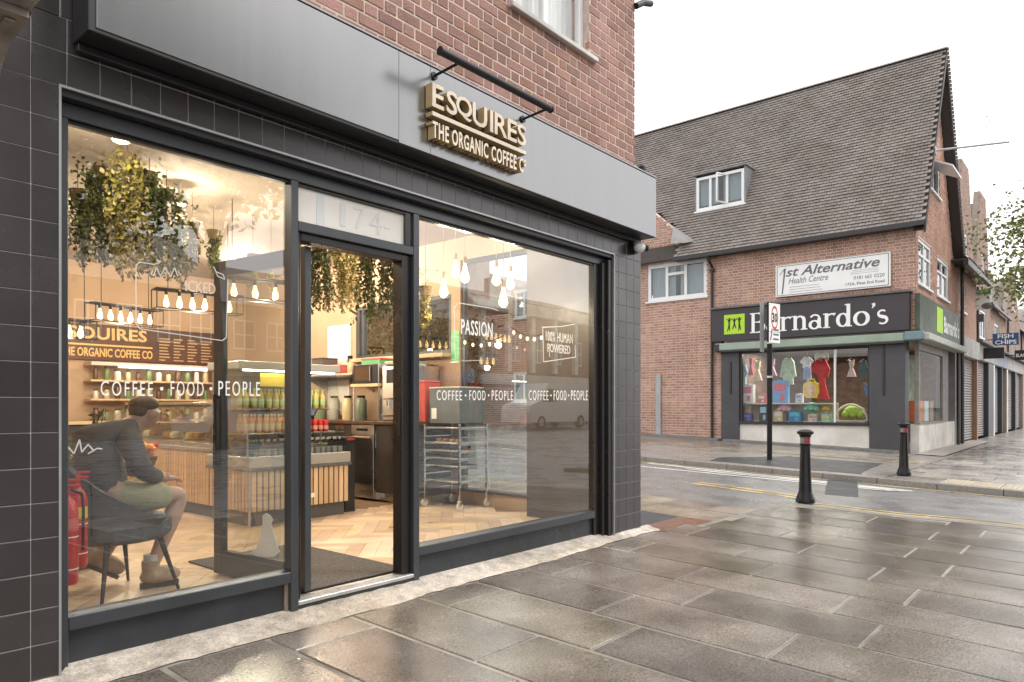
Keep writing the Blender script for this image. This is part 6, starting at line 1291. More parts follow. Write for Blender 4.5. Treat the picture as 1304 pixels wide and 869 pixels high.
hp_ = on_x(1046, 455, 20.98); ht = thing('straw_hat', hp_, 'pale straw hat above the red gown', 'hat'); m = MB(); m.cyl(hp_, hp_ + Vector((.02, 0, 0)), .2, n=20); obj('brim', m, pm('straw', (.6, .55, .42), .8), ht); m = MB(); m.cyl(hp_ - Vector((.08, 0, 0)), hp_, .09, .1, n=16); obj('hat_crown', m, MATS['straw'], ht)
def toybox(px0, px1, y0, y1, col, col2, label, X=20.86, z=None, cat='toy box'):
    a, b = on_x(px0, y1, X), on_x(px1, y1, X); zt = on_x((px0 + px1) / 2, y0, X).z; zb = (1.321 if a.z > 1.2 else .776); t = thing('toy_box', (X, a.y, zb), label, cat)
    m = MB(); m.box((X - .08, b.y, zb), (X + .12, a.y, zt), .008); bd = obj('box', m, pm('toy_%d_%d_%d' % tuple(int(c * 99) for c in col), col, .45, var=.2, scale=9), t); w_ = a.y - b.y; h = zt - zb; m = MB(); m.box((X - .084, b.y + w_ * .12, zb + h * .52), (X - .081, a.y - w_ * .12, zb + h * .88)); m.box((X - .084, b.y + w_ * .2, zb + h * .1), (X - .081, b.y + w_ * .5, zb + h * .4)); obj('print_patch', m, pm('toyp_%d_%d_%d' % tuple(int(c * 99) for c in col2), col2, .45, var=.15, scale=20), bd); m = MB(); m.box((X - .06, b.y + w_ * .3, zt + .001), (X + .1, a.y - w_ * .3, zt + .02), .004); obj('carry_flap', m, MATS['toy_%d_%d_%d' % tuple(int(c * 99) for c in col)], t)
for b_ in [(944, 960, 490, 507, (.7, .68, .66), (.6, .08, .16), 'white toy box with red print at the left end of the shelf'), (985, 1004, 485, 507, (.08, .3, .62), (.6, .07, .14), 'blue toy box with red print on the shelf'), (966, 976, 503, 508, (.55, .08, .09), (.7, .6, .5), 'small red box on the shelf'), (1014, 1022, 502, 508, (.55, .55, .58), (.3, .3, .5), 'grey box beside the yellow toy'), (968, 978, 516, 534, (.04, .05, .07), (.35, .55, .65), 'black toy with blue window on the window bed'), (1005, 1021, 524, 534, (.03, .2, .45), (.1, .45, .6), 'dark blue toy box on the window bed'), (948, 958, 527, 534, (.12, .1, .4), (.3, .3, .6), 'small purple box on the window bed'), (1047, 1058, 528, 534, (.3, .55, .5), (.7, .6, .2), 'mint green box with yellow print on the window bed'), (986, 998, 524, 534, (.6, .45, .2), (.7, .65, .6), 'tan toy box with white print on the window bed'), (1030, 1041, 528, 535, (.66, .58, .52), (.5, .3, .3), 'cream toy box on the window bed')]: toybox(*b_)
def softtoy(px, py, r, col, label, X=20.95):
    p = on_x(px, py, X); t = thing('soft_toy', p, label, 'toy'); m = MB(); m.ell(p, (r * .7, r, r * .6), 12, 8); obj('body', m, pm('soft_%d_%d_%d' % tuple(int(c * 99) for c in col), col, .8, var=.2, scale=18), t, smooth=True); m = MB()
    for k in range(3): m.ell((p.x - r * .3, p.y + (k - 1) * r * .7, p.z - r * .3), (r * .4, r * .4, r * .35), 10, 6)
    m.cyl((p.x, p.y, .77 if p.z < 1.3 else 1.32), (p.x, p.y, p.z - r * .3), .015, n=6); obj('bump', m, MATS['soft_%d_%d_%d' % tuple(int(c * 99) for c in col)], t, smooth=True)
softtoy(1000, 519, .2, (.62, .35, .42), 'pink soft hat on a stand in the window bed'); softtoy(1034, 518, .2, (.2, .55, .42), 'mint green bonnet on a stand in the window bed'); softtoy(951, 516, .16, (.62, .62, .6), 'white soft toy at the left of the window bed'); softtoy(1052, 520, .1, (.75, .5, .08), 'small yellow toy right of the mint bonnet'); softtoy(1088, 524, .28, (.36, .5, .06), 'lime green play cushion under the arch')
yt = on_x(1033, 497, 20.84); t = thing('yellow_toy', (20.84, yt.y, 1.32), 'round yellow and orange activity toy on the shelf', 'toy'); m = MB(); P = [on_x(x, y, 20.84) for x, y in ((1024, 489), (1030, 486), (1037, 486), (1043, 489), (1044, 500), (1040, 507), (1027, 507), (1023, 500))]; m.prism([(p.y, p.z) for p in P], lambda u, v, d: (d, u, v), 20.78, 20.9); bd = obj('body', m, pm('toy_yellow', (.8, .55, .04), .4, var=.05), t); m = MB(); m.cyl((20.779, yt.y, yt.z), (20.77, yt.y, yt.z), .17, n=18); obj('disc', m, pm('toy_orange', (.75, .7, .5), .4, base2=(.8, .25, .06), scale=14), bd); m = MB(); m.tube([(20.84, yt.y + .1, yt.z + .24), (20.84, yt.y + .08, yt.z + .31), (20.84, yt.y - .08, yt.z + .31), (20.84, yt.y - .1, yt.z + .24)], .02, 6); obj('handle', m, MATS['toy_yellow'], t)
a1_, a2_ = on_x(1063, 536, 20.8), on_x(1105, 537, 20.8); t = thing('play_arch', (20.8, (a1_.y + a2_.y) / 2, .78), 'pale arch of a baby play gym at the right of the shop window', 'play gym'); m = MB(); cyy = (a1_.y + a2_.y) / 2; ryy = (a1_.y - a2_.y) / 2; P = [Vector((20.8, cyy + ryy * math.cos(a_), .79 + .48 * math.sin(a_))) for a_ in [math.pi * i / 14 for i in range(15)]]; m.tube(P, .03, 8); obj('arch', m, pm('arch_cream', (.72, .62, .52), .5), t, smooth=True); m = MB(); m.box((20.7, a2_.y, .776), (21.1, a1_.y, .84), .02); obj('mat', m, pm('gym_mat', (.3, .3, .55), .7, base2=(.6, .55, .2), scale=6), t)
for y in (a1_.y, a2_.y): m = MB(); m.box((20.74, y - .07, .776), (20.86, y + .07, .87), .02); obj('foot', m, pm('mint', (.2, .6, .55), .5), t)
for b_ in [(21.5, 3.98, 'orange'), (22.2, 3.98, 'white'), (22.9, 4.0, 'brown')]:
    x, y, nm = b_; carton('display_box', x, BYS + .1, .8, x + .55, BYS + .5, 1.35, {'orange': (.65, .16, .06), 'white': (.7, .7, .68), 'brown': (.36, .2, .1)}[nm], nm + ' goods box in the side window of the charity shop', 'box')
m = MB(); m.box((20.95, BYS + .56, .78), (24.3, BYS + .6, 2.7)); obj('side_room_back', m, pm('mixed_stock', (.12, .2, .1), .7, base2=(.5, .5, .42), scale=3), br_)
# white sign board of the health centre
hb = thing('health_centre_sign', (BXF, 5.9, 4.3), 'white health centre sign board above the black fascia', 'sign')
m = MB(); m.box((BXF - .10, 4.41, 4.35), (BXF - .03, 7.39, 5.25), .006); obj('board', m, VINYL, hb); SGR = pm('sign_grey', (.14, .14, .15), .5)
m = MB(); 
for (y0, y1, z0, z1) in ((4.45, 7.35, 4.38, 4.395), (4.45, 7.35, 5.205, 5.22), (4.45, 4.465, 4.395, 5.205), (7.335, 7.35, 4.395, 5.205)): m.box((BXF - .106, y0, z0), (BXF - .101, y1, z1))
obj('border', m, SGR, hb)
for body, y0, y1, z, h, kw in (('st Alternative', 7.1, 4.66, 4.9, .26, dict(bold=.02, shear=.3)), ('Health Centre', 7.02, 5.95, 4.69, .17, dict(shear=.3)), ('0181', 5.3, 5.08, 4.62, .09, {}), ('665', 5.02, 4.86, 4.62, .09, {}), ('0220', 4.8, 4.55, 4.62, .09, {}), ('172A, Fleet End Road', 5.5, 4.55, 4.46, .09, dict(bold=.01))): obj('lettering', text_on_x(body, y0, y1, z, h, BXF - .1025, .003, **kw), SGR, hb)
m = MB(); stroke(m, [(7.27, 4.97), (7.12, 5.14), (7.2, 4.42)], [.02, .05, .035], lambda u, v: (BXF - .1035, u, v)); obj('lettering', m, SGR, hb)
m = MB()
for i in range(3): m.box((BXF - .104, 6.1 + .05 * i, 4.45 + i * .07), (BXF - .101, 7.0, 4.465 + i * .07)); m.box((BXF - .104, 4.7, 4.77 + i * .045), (BXF - .101, 5.4 - .04 * i, 4.78 + i * .045))
obj('small_print', m, pm('print_grey', (.4, .4, .4), .5), hb)

# ================================================================ STREET FURNITURE
BOLB = pm('bollard_black', (.01, .009, .009), .3, var=.2, scale=14, bump=.15, rvar=.1, ior=1.35); REDR = pm('red_reflector', (.28, .03, .04), .35, var=.1); SILR = pm('silver_reflector', (.2, .2, .19), .4)
def bollard(px, py, ytop, label):
    p = on_g(px, py); t_ = math.hypot(0, 0); d = p.x * math.cos(YAW) + p.y * math.sin(YAW); h = (py - ytop) / F_PX * d; k = h / .92
    t = thing('bollard', p, label, 'bollard', 'cast bollards at the corners'); pr_ = [(.115, 0), (.118, .04), (.105, .06), (.098, .09), (.085, .12), (.078, .15), (.058, .72), (.066, .73), (.066, .75)]
    m = MB(); m.lathe([(r * k, z * k) for r, z in pr_], p, 20); sh = obj('shaft', m, BOLB, t, smooth=True)
    m = MB(); m.lathe([(.060 * k, .751 * k), (.060 * k, .83 * k)], p, 20); bd = obj('band', m, SILR, t, smooth=True)
    q_ = MB(); n = 9
    for i in range(n):
        a0 = R(185) + R(80) * i / n; a1 = R(185) + R(80) * (i + 1) / n; r = .0615 * k; q_.quad((p.x + r * math.cos(a0), p.y + r * math.sin(a0), p.z + .755 * k), (p.x + r * math.cos(a1), p.y + r * math.sin(a1), p.z + .755 * k), (p.x + r * math.cos(a1), p.y + r * math.sin(a1), p.z + .826 * k), (p.x + r * math.cos(a0), p.y + r * math.sin(a0), p.z + .826 * k))
    obj('red_reflector', q_, REDR, bd, smooth=True)
    m = MB(); m.lathe([(.068 * k, .831 * k), (.072 * k, .86 * k), (.098 * k, .875 * k), (.1 * k, .90 * k), (.06 * k, .925 * k), (.01 * k, .93 * k)], p, 20); obj('cap', m, BOLB, t, smooth=True)
bollard(1025.5, 640, 548, 'black cast bollard with red band at the near corner of the pavement'); bollard(1151, 605, 538.5, 'black cast bollard with red band outside the charity shop corner')
sp_ = on_g(980, 585.5); dpt = sp_.x * math.cos(YAW) + sp_.y * math.sin(YAW); zt = HC + (CY - 388) / F_PX * dpt
ps = thing('speed_sign', sp_, 'black post with a thirty speed limit sign before the charity shop', 'sign')
m = MB(); m.cyl((sp_.x, sp_.y, sp_.z - .05), (sp_.x, sp_.y, zt + .05), .055, n=14); obj('post', m, BOLB, ps, smooth=True)
zs0 = HC + (CY - 423) / F_PX * dpt; zs1 = HC + (CY - 387) / F_PX * dpt; zm = HC + (CY - 437) / F_PX * dpt
# plates face the road traffic: turned a little from the facade line
SA = R(-13); du = Vector((math.cos(SA), math.sin(SA), 0)); dn = Vector((du.y, -du.x, 0)); dn = dn if dn.dot(Vector((-1, -.7, 0))) > 0 else -dn
pc = Vector((sp_.x, sp_.y, 0)) + dn * .07
def plate(name, w0, w1, z0, z1, off, mat, par): m = MB(); m.prism([(w0, z0), (w1, z0), (w1, z1), (w0, z1)], lambda u, v, d: tuple(pc + du * u + dn * d + Vector((0, 0, v))), off, off + .006); return obj(name, m, mat, par)
pt = plate('sign_plate', -.13, .27, zs0, zs1, 0, VINYL, ps); plate('zone_plate', -.13, .27, zm, zs0 - .01, 0, VINYL, ps)
cz, cw_ = (zs0 + zs1) / 2, .07; rr = (zs1 - zs0) * .42
def ring(r0, r1, off, mat, sx=.5):
    m = MB(); n = 28
    for i in range(n):
        a, b = 2 * math.pi * i / n, 2 * math.pi * (i + 1) / n; f = lambda r, q: tuple(pc + du * (.07 + r * sx * math.cos(q)) + dn * off + Vector((0, 0, cz + r * math.sin(q)))); m.quad(f(r0, a), f(r1, a), f(r1, b), f(r0, b))
    return obj('ring', m, mat, pt)
ring(rr * .8, rr, .0075, pm('sign_red', (.55, .03, .03), .4))
for ch_, o_ in (('3', -.36), ('0', .03)): tt = text_mb(ch_, rr * .8, .002, bold=.03); sx_ = rr * .33 / tt.w; tt.v = [tuple(pc + du * (.07 + rr * o_ + v[0] * sx_) + dn * .0085 + Vector((0, 0, cz - rr * .4 + v[1]))) for v in tt.v]; obj('numeral', tt, BLK, pt)
m = MB()
for i in range(3): m.prism([(.02, zm + .06 + i * .1), (.22, zm + .06 + i * .1), (.22, zm + .1 + i * .1), (.02, zm + .1 + i * .1)], lambda u, v, d: tuple(pc + du * u + dn * d + Vector((0, 0, v))), .0065, .008)
m.prism([(-.1, zm + .05), (-.06, zm + .05), (.0, zm + .3), (-.04, zm + .3)], lambda u, v, d: tuple(pc + du * u + dn * d + Vector((0, 0, v))), .0065, .008); obj('symbol', m, SGR, pt)
m = MB(); m.prism([(-.28, zm - .2), (-.14, zm - .2), (-.14, zs1 + .03), (-.28, zs1 + .03)], lambda u, v, d: tuple(pc + du * u + dn * d + Vector((0, 0, v))), -.12, -.11); obj('rear_plate', m, pm('grey_plate', (.25, .25, .25), .5), ps)
m = MB()
for z in (zm - .02, zm - .75): m.cyl((sp_.x, sp_.y, z), (sp_.x, sp_.y, z + .04), .062, n=14)
obj('clip', m, ALU, ps)
# TV aerial on the gable
ae = thing('tv_aerial', (22.9, 3.6, 9.0), 'long thin aerial pole sticking out from the gable end', 'aerial'); m = MB(); a, b = on_y(1190, 192, 3.6), on_y(1285, 181, 3.0)
m.cyl(a, (23.9, 2.2, 8.56), .028, n=6); obj('pole', m, pm('grey_steel', (.3, .29, .29), .5), ae); m = MB(); m.box((a.x - .1, 3.565, a.z - .1), (a.x + .1, 3.6, a.z + .1)); m.cyl(a, (a.x, 3.85, a.z), .03, n=6); obj('bracket', m, MATS['grey_steel'], ae)
m = MB(); e_ = Vector((23.9, 2.2, 8.56)); m.cyl(e_.lerp(a, .3), e_.lerp(a, .3) + Vector((-.3, 0, .7)), .01, n=4); m.cyl(e_.lerp(a, .05), e_.lerp(a, .3) + Vector((-.3, 0, .7)), .008, n=4); obj('stay', m, MATS['grey_steel'], ae)

# ================================================================ PARADE OF SHOPS BEYOND
def shutter(parent, x0, x1, z0, z1, Y, mat):
    m = MB(); n = int((z1 - z0) / .09)
    for i in range(n): z = z0 + (z1 - z0) * i / n; h = (z1 - z0) / n; m.add([(x0, Y, z), (x1, Y, z), (x1, Y - .025, z + h * .5), (x0, Y - .025, z + h * .5), (x1, Y, z + h), (x0, Y, z + h)], [(0, 1, 2, 3), (3, 2, 4, 5)])
    return obj('roller_shutter', m, mat, parent)
SHG = pm('grey_shutter', (.2, .185, .18), .5, var=.12, rvar=.08); SHB = pm('blue_grey_shutter', (.19, .23, .27), .5, var=.1); BRK3 = pm('brown_brick', (.28, .18, .14), .8, base2=(.4, .27, .21), scale=2, rnd=.2, bump=.4, bscale=30); MOR3 = pm('brown_mortar', (.3, .25, .21), .9)
def parade(name, x0, x1, label, ez, apex, setback, shmat, sign_mat, sh=(), gable=True, chimney=None):
    t = thing(name, ((x0 + x1) / 2, 6, 0), label, 'building'); Yg = BYS + .05; Yu = BYS + setback; H0 = 3.3
    m = MB(); m.box((x0, Yg + .3, 0), (x1, Yg + 8, H0)); obj('ground_storey', m, MOR3, t)
    m = MB(); m.box((x0, Yg - .05, 3.0), (x1, Yg + .3, 3.6), .02); fs2 = obj('fascia', m, sign_mat, t); m = MB(); m.box((x0, Yg - .25, 3.61), (x1, Yu, 3.7)); obj('flat_roof', m, MATS['weathered_lead'], t)
    xs = [x0] + [v for s_ in sh for v in s_] + [x1]
    for i in range(0, len(xs), 2):
        if xs[i + 1] - xs[i] > .05: m = MB(); m.box((xs[i] + .005, Yg - .03, -.02), (xs[i + 1] - .005, Yg + .3, 2.99)); obj('pier', m, (RENDR, pm('black_pier', (.04, .04, .042), .5), MOR3)[(i // 2) % 3], t)
    for i, (a, b) in enumerate(sh): shutter(t, a, b, .02, 2.98, Yg + .15, shmat if i == 0 else SHG)
    cx = (x0 + x1) / 2; aw2 = .9; poly = [(x0, 3.7), (x0, ez), (cx - aw2, apex), (cx + aw2, apex), (x1, ez), (x1, 3.7)] if gable else [(x0, 3.7), (x0, ez), (x1, ez), (x1, 3.7)]
    hol = [(cx - 1.0, cx + 1.0, 4.3, 5.6)] + ([(cx - .5, cx + .5, ez + .9, ez + 1.8)] if gable else [])
    bwall('upper_wall', ('y', Yu), poly, hol, t, (BRK3, MOR3))
    for h_ in hol: casement(t, ('y', Yu), h_, ((h_[0] + h_[1]) / 2,), (), bw=.09, curtain=False)
    m = MB(); m.prism([(x0, 3.7), (x0, ez), (cx, apex - .3 if gable else ez + 2.2), (x1, ez), (x1, 3.7)], lambda u, v, d: (u, d, v), Yu + .26, Yu + 9); obj('roof', m, RTILE, t)
    if not gable: tiled_slope(Vector((x0, Yu - .2, ez - .05)), Vector((1, 0, 0)), Vector((0, .7, .7)), int((x1 - x0) / .25), 22, .25, .2, 'roof_tiles', parent=t); m = MB(); m.box((x0, Yu - .32, ez - .15), (x1, Yu - .2, ez - .02)); obj('gutter', m, GUT, t)
    m = MB(); m.tube([(x0 + .25, Yu - .08, ez), (x0 + .25, Yu - .08, 3.75)], .05, 8); obj('downpipe', m, GUT, t)
    if chimney: cxx, cz_ = chimney; m = MB(); m.box((cxx - .4, Yu + 1.6, ez), (cxx + .4, Yu + 2.4, cz_)); m.box((cxx - .46, Yu + 1.54, cz_), (cxx + .46, Yu + 2.46, cz_ + .15)); c_ = obj('chimney', m, BRK3, t); m = MB(); [m.lathe([(.12, 0), (.1, .5)], (cxx + q, Yu + 2, cz_ + .15), 8) for q in (-.2, .2)]; obj('chimney_pot', m, pm('clay_pot', (.35, .16, .09), .7), c_)
    return t
parade('parade_shop', 31.05, 36.2, 'brown brick shop house with steep gable next to the charity shop', 6.4, 11.0, .7, SHG, pm('faded_fascia', (.3, .29, .27), .6, var=.3, scale=2), [(31.4, 34.6)])
parade('parade_shop', 36.25, 41.2, 'second brown gabled shop house with a blue grey shutter', 6.4, 10.9, .7, SHB, pm('dull_fascia', (.22, .25, .3), .6, var=.3, scale=2), [(36.6, 39.2), (39.4, 41.0)])
parade('parade_shop', 41.25, 50, 'brick shop house with tiled roof and tall chimney further along the parade', 6.3, 8.8, .9, SHG, MATS['faded_fascia'], [(41.6, 45), (45.6, 49)], False, (44.5, 10.2))
parade('parade_shop', 50.05, 58, 'brick shop house at the far end of the visible parade', 6.3, 9.5, .9, SHG, MATS['dull_fascia'], [(50.6, 54), (54.6, 57)], True)
parade('parade_shop', 58.05, 70, 'last shop house of the parade before the tree', 6.2, 9, .9, SHG, MATS['faded_fascia'], [(58.6, 63), (64, 69)], False, (62, 10))
# shutters directly beyond the charity shop door
pb = thing('shuttered_shop', (29, 4.2, 0), 'shuttered shop unit in the brick gable end beside the charity shop', 'shop'); shutter(pb, 27.15, 30.7, .02, 2.9, BYS + .1, SHG); m = MB(); m.box((27.02, BYS + .12, -.02), (31.0, BYS + .3, 3.3)); obj('ground_wall', m, MOR3, pb); m = MB(); m.box((27.05, BYS - .12, 2.9), (31, BYS + .1, 3.55), .02); obj('fascia', m, MATS['faded_fascia'], pb); m = MB(); m.box((30.72, BYS - .06, -.02), (31.0, BYS + .1, 2.89)); obj('pier', m, pm('terracotta_pier', (.35, .18, .1), .7), pb)
def hang_sign(px0, px1, y0, y1, X, label, mat, texts, tmat, name='hanging_sign', frame=None):
    """projecting sign board square to the facade, at distance X along the parade"""
    a, b = on_x(px0, y1, X), on_x(px1, y1, X); zt = on_x((px0 + px1) / 2, y0, X).z; zb = a.z; t = thing(name, (X, a.y, zb), label, 'sign')
    m = MB(); m.box((X - .04, b.y, zb), (X + .04, a.y, zt), .008); bd = obj('board', m, mat, t); m = MB(); m.box((X - .02, a.y, (zb + zt) / 2 - .02), (X + .02, BYS + 1.3, (zb + zt) / 2 + .02)); obj('bracket', m, GUT, t); h = zt - zb; w_ = a.y - b.y
    for body, f0, f1, v, hh in texts: obj('lettering', text_on_x(body, a.y - w_ * f0, a.y - w_ * f1, zb + h * v, h * hh, X - .043, .003, bold=.02), tmat, bd)
hang_sign(1264, 1297.5, 424.5, 440.5, 39, 'blue fish and chips sign hanging over the parade', pm('sign_blue', (.03, .08, .2), .5, var=.05), [('FISH', .2, .8, .58, .34), ('&', .46, .54, .42, .14), ('CHIPS', .1, .92, .08, .34)], VINYL)
hang_sign(1247, 1279, 443, 457.5, 33, 'black unlit sign hanging below the fish and chips sign', pm('sign_black', (.02, .018, .02), .4), [], VINYL); hang_sign(1292, 1312, 446, 459, 40, 'black sign at the right end of the parade signs', MATS['sign_black'], [('BLACK', .1, .9, .3, .35)], VINYL)
hang_sign(1234, 1262, 370, 396, 31.5, 'white estate agent board with green top on the parade', VINYL, [], VINYL); a, b = on_x(1234, 374, 31.45), on_x(1262, 374, 31.45); t = C.objects[-1] if False else None
m = MB(); zt_ = on_x(1248, 369.5, 31.44).z; zb_ = on_x(1248, 375, 31.44).z; gtp = thing('agent_board_header', (31.44, a.y, zb_), 'green To Let header strip on the white agent board', 'sign'); m.box((31.40, b.y, zb_), (31.455, a.y, zt_)); hdr = obj('strip', m, pm('agent_green', (.05, .22, .12), .5), gtp); obj('lettering', text_on_x('To Let', a.y - .25, b.y + .25, zb_ + .04, .11, 31.397, .003, bold=.02), VINYL, hdr)
m = MB(); m.ell((31.45, (a.y + b.y) / 2 - .25, zb_ - .45), (.01, .22, .12), 10, 6); obj('tree_emblem', m, SGR, gtp)
hang_sign(1221, 1253, 401, 412, 31.2, 'grey banner box hanging above the first shutter', pm('banner_grey', (.1, .1, .11), .6), [], VINYL)

# ================================================================ TREES
BARK = pm('tree_bark', (.09, .07, .055), .9, var=.3, scale=12, bump=.8, bscale=30)
def tree(base, h, spread, leafm, label, nleaf=2600, lsize=.16, trunk_r=.18, seed=1, crown0=.35, name='tree'):
    rnd = random.Random(seed); t = thing(name, base, label, 'tree', None); tr_ = MB(); lf = MB(); b = Vector(base); tips = []
    top = b + Vector((rnd.gauss(0, .2), rnd.gauss(0, .2), h * .62)); tr_.cyl(b, b.lerp(top, .5), trunk_r, trunk_r * .75, 10); tr_.cyl(b.lerp(top, .5), top, trunk_r * .75, trunk_r * .4, 10)
    for i in range(16):
        f = rnd.uniform(crown0, 1); p = b.lerp(top, f); a = rnd.uniform(0, 6.28); l = spread * rnd.uniform(.5, 1); e = p + Vector((math.cos(a) * l, math.sin(a) * l, rnd.uniform(.1, .38) * h)); mid = p.lerp(e, .55) + Vector((0, 0, .06 * h)); tr_.cyl(p, mid, trunk_r * .3, trunk_r * .18, 6); tr_.cyl(mid, e, trunk_r * .18, trunk_r * .05, 5); tips += [e, mid, mid.lerp(e, .5)]
        for _ in range(3): q = mid.lerp(e, rnd.uniform(.2, 1)); e2 = q + Vector((rnd.gauss(0, .3), rnd.gauss(0, .3), rnd.gauss(.1, .2))) * spread * .5; tr_.cyl(q, e2, trunk_r * .08, trunk_r * .03, 4); tips.append(e2)
    tips.append(top)
    for i in range(nleaf):
        c = rnd.choice(tips); r = spread * .22; p = c + Vector((rnd.gauss(0, r), rnd.gauss(0, r), rnd.gauss(0, r * .6))); d = Vector((rnd.gauss(0, 1), rnd.gauss(0, 1), rnd.gauss(-.3, .6))).normalized(); n_ = Vector((rnd.gauss(0, 1), rnd.gauss(0, 1), rnd.gauss(0, 1))).normalized(); leaf(lf, p, d, n_, lsize * rnd.uniform(.7, 1.3), lsize * .3)
    obj('trunk', tr_, BARK, t, smooth=True); obj('crown', lf, leafm, t); return t
LG = pm('leaf_fresh_green', (.15, .19, .045), .5, base2=(.3, .3, .08), scale=1.5, rnd=.35); LD = pm('leaf_dark_green', (.035, .055, .015), .55, base2=(.09, .12, .035), scale=1.2, rnd=.4)
tb_ = on_y(1330, 400, .4); tree((26.5, .5, gz(.5)), 8.8, 2.7, LG, 'leafy street tree at the right edge beside the parade', 16000, .15, .2, 5, .45)
for i, (x, y, h, lb) in enumerate(((20.2, 27.5, 9, 'dark green tree behind the brick wing seen through the cafe window'), (17.5, 30, 9, 'tall dark tree at the end of the side street'), (26, 33, 11, 'broad tree furthest up the side street'), (14.0, 27, 7.5, 'bushy tree beside the side street seen through the cafe'))): tree((x, y, gz(y)), h, 3.6, LD if i != 3 else LG, lb, 13000, .34, .25, 20 + i, .2)
for i, (x, y, lb) in enumerate(((19.0, 22.6, 'round bushy tree in front of the side street house'), (19.5, 20.2, 'small bushy tree beside the brick wing'))): tree((x, y, gz(y)), 4.6, 1.5, LD, lb, 6000, .2, .12, 60 + i, .15)

# ================================================================ WORLD BEHIND THE CAMERA (seen as reflections in the glass)
OY = -24.0
def terrace(x0, x1, ez, rz, label, mat, wins, shop_col, chim, cornice=False):
    t = thing('terrace_house', ((x0 + x1) / 2, OY - 4, 0), label, 'building'); m = MB(); m.box((x0, OY - 9, -.3), (x1, OY, ez)); obj('wall', m, mat, t)
    m = MB(); m.prism([(OY + .3, ez), (OY - 4.5, rz), (OY - 9.3, ez)], lambda u, v, d: (d, u, v), x0, x1); obj('roof', m, RTILE, t)
    for cx, z0, w_, h in wins:
        m = MB(); m.box((cx - w_ / 2, OY + .01, z0), (cx + w_ / 2, OY + .06, z0 + h)); wf = obj('window', m, UPVC, t)
        for i in (-1, 1):
            for j in (0, 1): m = MB(); m.box((cx + i * w_ * .24 - w_ * .2, OY + .062, z0 + .08 + j * (h - .1) / 2), (cx + i * w_ * .24 + w_ * .2, OY + .066, z0 + .02 + (j + 1) * (h - .1) / 2)); obj('pane', m, pm('reflected_pane', (.2, .22, .23), .1), wf)
    m = MB(); m.box((x0 + .2, OY + .02, 2.7), (x1 - .2, OY + .3, 3.4)); obj('shop_fascia', m, pm('opp_%d_%d_%d' % tuple(int(c * 99) for c in shop_col), shop_col, .5), t); m = MB(); m.box((x0 + .4, OY + .02, .3), (x1 - .4, OY + .06, 2.65)); obj('shop_glazing', m, pm('dark_glazing', (.08, .085, .09), .1), t)
    if cornice:
        m = MB(); m.box((x0 - .2, OY + .01, ez - .9), (x1 + .2, OY + .5, ez - .1)); [m.box((x0 + .3 + i * (x1 - x0 - .8) / 5, OY + .02, 3.6), (x0 + .7 + i * (x1 - x0 - .8) / 5, OY + .3, ez - .91)) for i in range(6)]; obj('cornice', m, RENDR, t)
    for cx in chim: m = MB(); m.box((cx - .5, OY - 5, rz - .9), (cx + .5, OY - 4, rz + 1.1)); [m.lathe([(.13, 0), (.1, .45)], (cx + q, OY - 4.5, rz + 1.1), 8) for q in (-.25, .25)]; obj('chimney', m, BRK3, t)
SH_ = thing('side_street_house', (24, 22, .5), 'brick house with chimneys up the side street seen through the cafe', 'house'); m = MB(); m.box((21, 19.6, .2), (28, 26, 5.3)); obj('wall', m, BRK3, SH_); m = MB(); m.prism([(19.4, 5.3), (22.8, 7.6), (26.2, 5.3)], lambda u, v, d: (d, u, v), 20.8, 28.2); rfh = obj('roof', m, RTILE, SH_); m = MB(); m.box((21.3, 20.0, 5.4), (22.1, 20.8, 7.9)); m.box((21.2, 25.0, 5.4), (22, 25.8, 8)); obj('chimney', m, BRK3, rfh); casement(SH_, ('x', 20.93), (21.2, 22.4, 3.6, 4.8), (21.8,), (), curtain=False, inset=0); casement(SH_, ('x', 20.93), (23.6, 24.8, 3.6, 4.8), (24.2,), (), curtain=False, inset=0)
BRO = pm('opposite_brick', (.25, .13, .1), .8, var=.2, scale=3)
terrace(2, 9.5, 6.2, 9.2, 'terrace house with white sashes reflected in the left window', BRO, [(x, 4.0, 1.0, 1.5) for x in (3.2, 5, 6.8, 8.6)], (.2, .2, .22), (5,)); terrace(9.6, 16, 6.4, 9.6, 'second terrace house with tall chimney across the main road', BRO, [(x, 4.0, 1.0, 1.5) for x in (10.6, 12.2, 13.8, 15.2)], (.35, .08, .07), (12.5,)); terrace(16.1, 22, 6, 8.6, 'lower terrace house across the main road', pm('opposite_render', (.42, .37, .3), .8), [(x, 3.9, 1.1, 1.4) for x in (17.3, 19, 20.8)], (.06, .2, .1), (18,))
terrace(24, 33, 6.6, 9.4, 'long brick terrace with two chimneys opposite', BRO, [(x, 4.1, 1.2, 1.5) for x in (25.5, 27.6, 29.6, 31.6)], (.1, .1, .3), (26, 31)); terrace(33.2, 47, 8.4, 9.8, 'classical fronted building with white cornice and columns across the main road', BRO, [(x, 4.3, 1.0, 1.8) for x in (34.8, 37.2, 39.6, 42, 44.6)], (.6, .6, .58), (40,), True)
for i, (x, y) in enumerate(((10.8, -13.5), (22.8, -20), (5.2, -13))): tree((x, y, -.2), (12.5, 8, 14)[i], (3.0, 3, 4.2)[i], LD, ['street tree opposite reflected above the hanging plants', 'street tree between the opposite terraces', 'tall street tree opposite the left end of the cafe'][i], (7000, 4000, 12000)[i], .3, .22, 40 + i, (.7, .4, .5)[i])
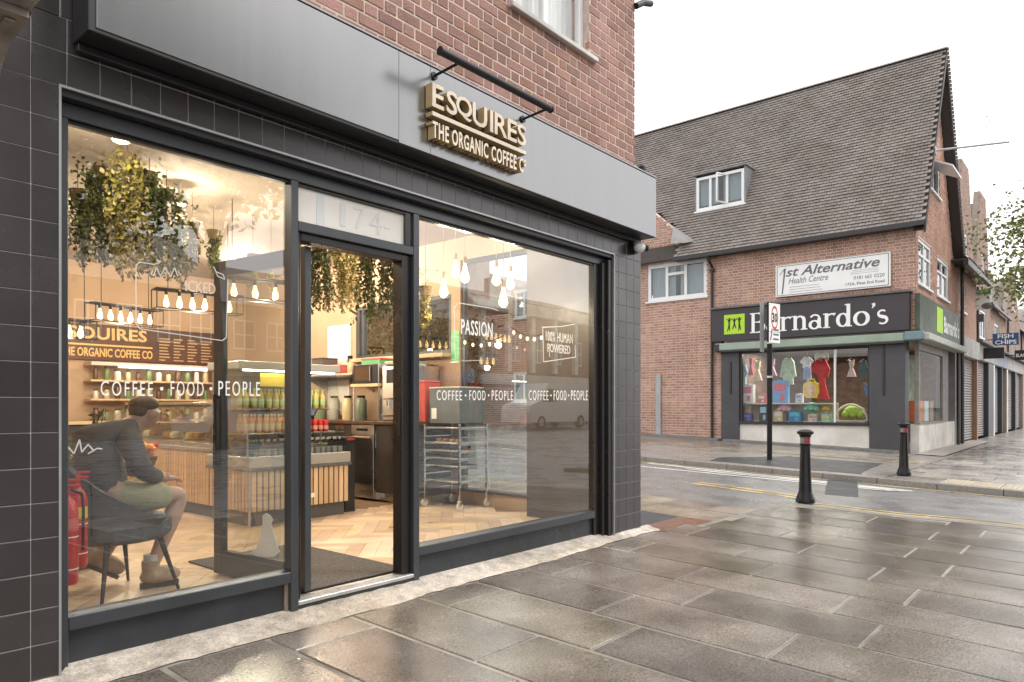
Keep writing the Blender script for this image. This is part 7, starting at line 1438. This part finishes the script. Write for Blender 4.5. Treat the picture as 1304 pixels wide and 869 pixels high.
def vehicle(name, M, prof, width, col, label, cat, wheels, glassprof, van=False):
    t = thing(name, M.translation, label, cat); paint = pm(name + '_paint', col, .2, var=.03, coat=.6); m = MB(); m.prism(prof, lambda u, v, d: (u, d, v), -width / 2, width / 2); m.xf(M); obj('body', m, paint, t)
    for gp in glassprof:
        m = MB(); m.prism(gp, lambda u, v, d: (u, d, v), -width / 2 - .004, width / 2 + .004); m.xf(M); obj('window', m, pm('car_glass', (.03, .035, .04), .05), t)
    for wx, r in wheels:
        for sy in (-1, 1):
            m = MB(); m.cyl((wx, sy * (width / 2 - .18), r), (wx, sy * (width / 2 + .01), r), r, n=20); m.xf(M); wh = obj('wheel', m, pm('tyre', (.02, .02, .02), .8), t, smooth=True); m = MB(); m.cyl((wx, sy * (width / 2 + .011), r), (wx, sy * (width / 2 + .016), r), r * .62, n=10); m.xf(M); obj('rim', m, ALU, wh)
    for sy in (-1, 1): m = MB(); x1 = max(p[0] for p in prof); m.box((x1 - .12, sy * (width / 2 - .35), .62), (x1 + .005, sy * (width / 2 - .06), .76), .02); m.xf(M); obj('headlight', m, VINYL, t)
G0 = .02
vehicle('parked_car', T(13.4, -17.2, G0, R(180)), [(-2.1, .3), (-2.15, .75), (-2.0, 1.0), (-1.3, 1.45), (.35, 1.48), (1.1, 1.0), (2.0, .85), (2.15, .6), (2.1, .3)], 1.75, (.45, .5, .56), 'silver car parked across the main road seen reflected in the left window', 'car', ((-1.35, .32), (1.3, .32)), [[(-1.2, 1.02), (-1.1, 1.38), (-.3, 1.4), (-.3, 1.02)], [(-.2, 1.02), (-.2, 1.4), (.3, 1.4), (.85, 1.02)]])
vehicle('panel_van', T(31.5, -16.8, G0, R(180)), [(-2.8, .35), (-2.85, 2.3), (-2.7, 2.45), (1.2, 2.45), (1.9, 1.5), (2.7, 1.25), (2.85, .9), (2.85, .35)], 1.95, (.75, .75, .75), 'white panel van reflected at the right of the shop window', 'van', ((-1.8, .35), (1.8, .35)), [[(.5, 1.45), (.5, 2.1), (1.2, 2.15), (1.75, 1.45)]])
t = thing('bollard', (15.6, -4.2, -.2), 'black bollard reflected in the right window', 'bollard'); 
t.location.z = G0; m = MB(); m.lathe([(.115, 0), (.09, .1), (.06, .72), (.066, .75), (.06, .83), (.1, .88), (.06, .93)], (9.8, -2.0, gz(-2.0) - .0), 16); obj('shaft', m, BOLB, t, smooth=True); m = MB(); m.lathe([(.067, .76), (.067, .82)], (9.8, -2.0, gz(-2.0)), 16); obj('band', m, REDR, t, smooth=True)
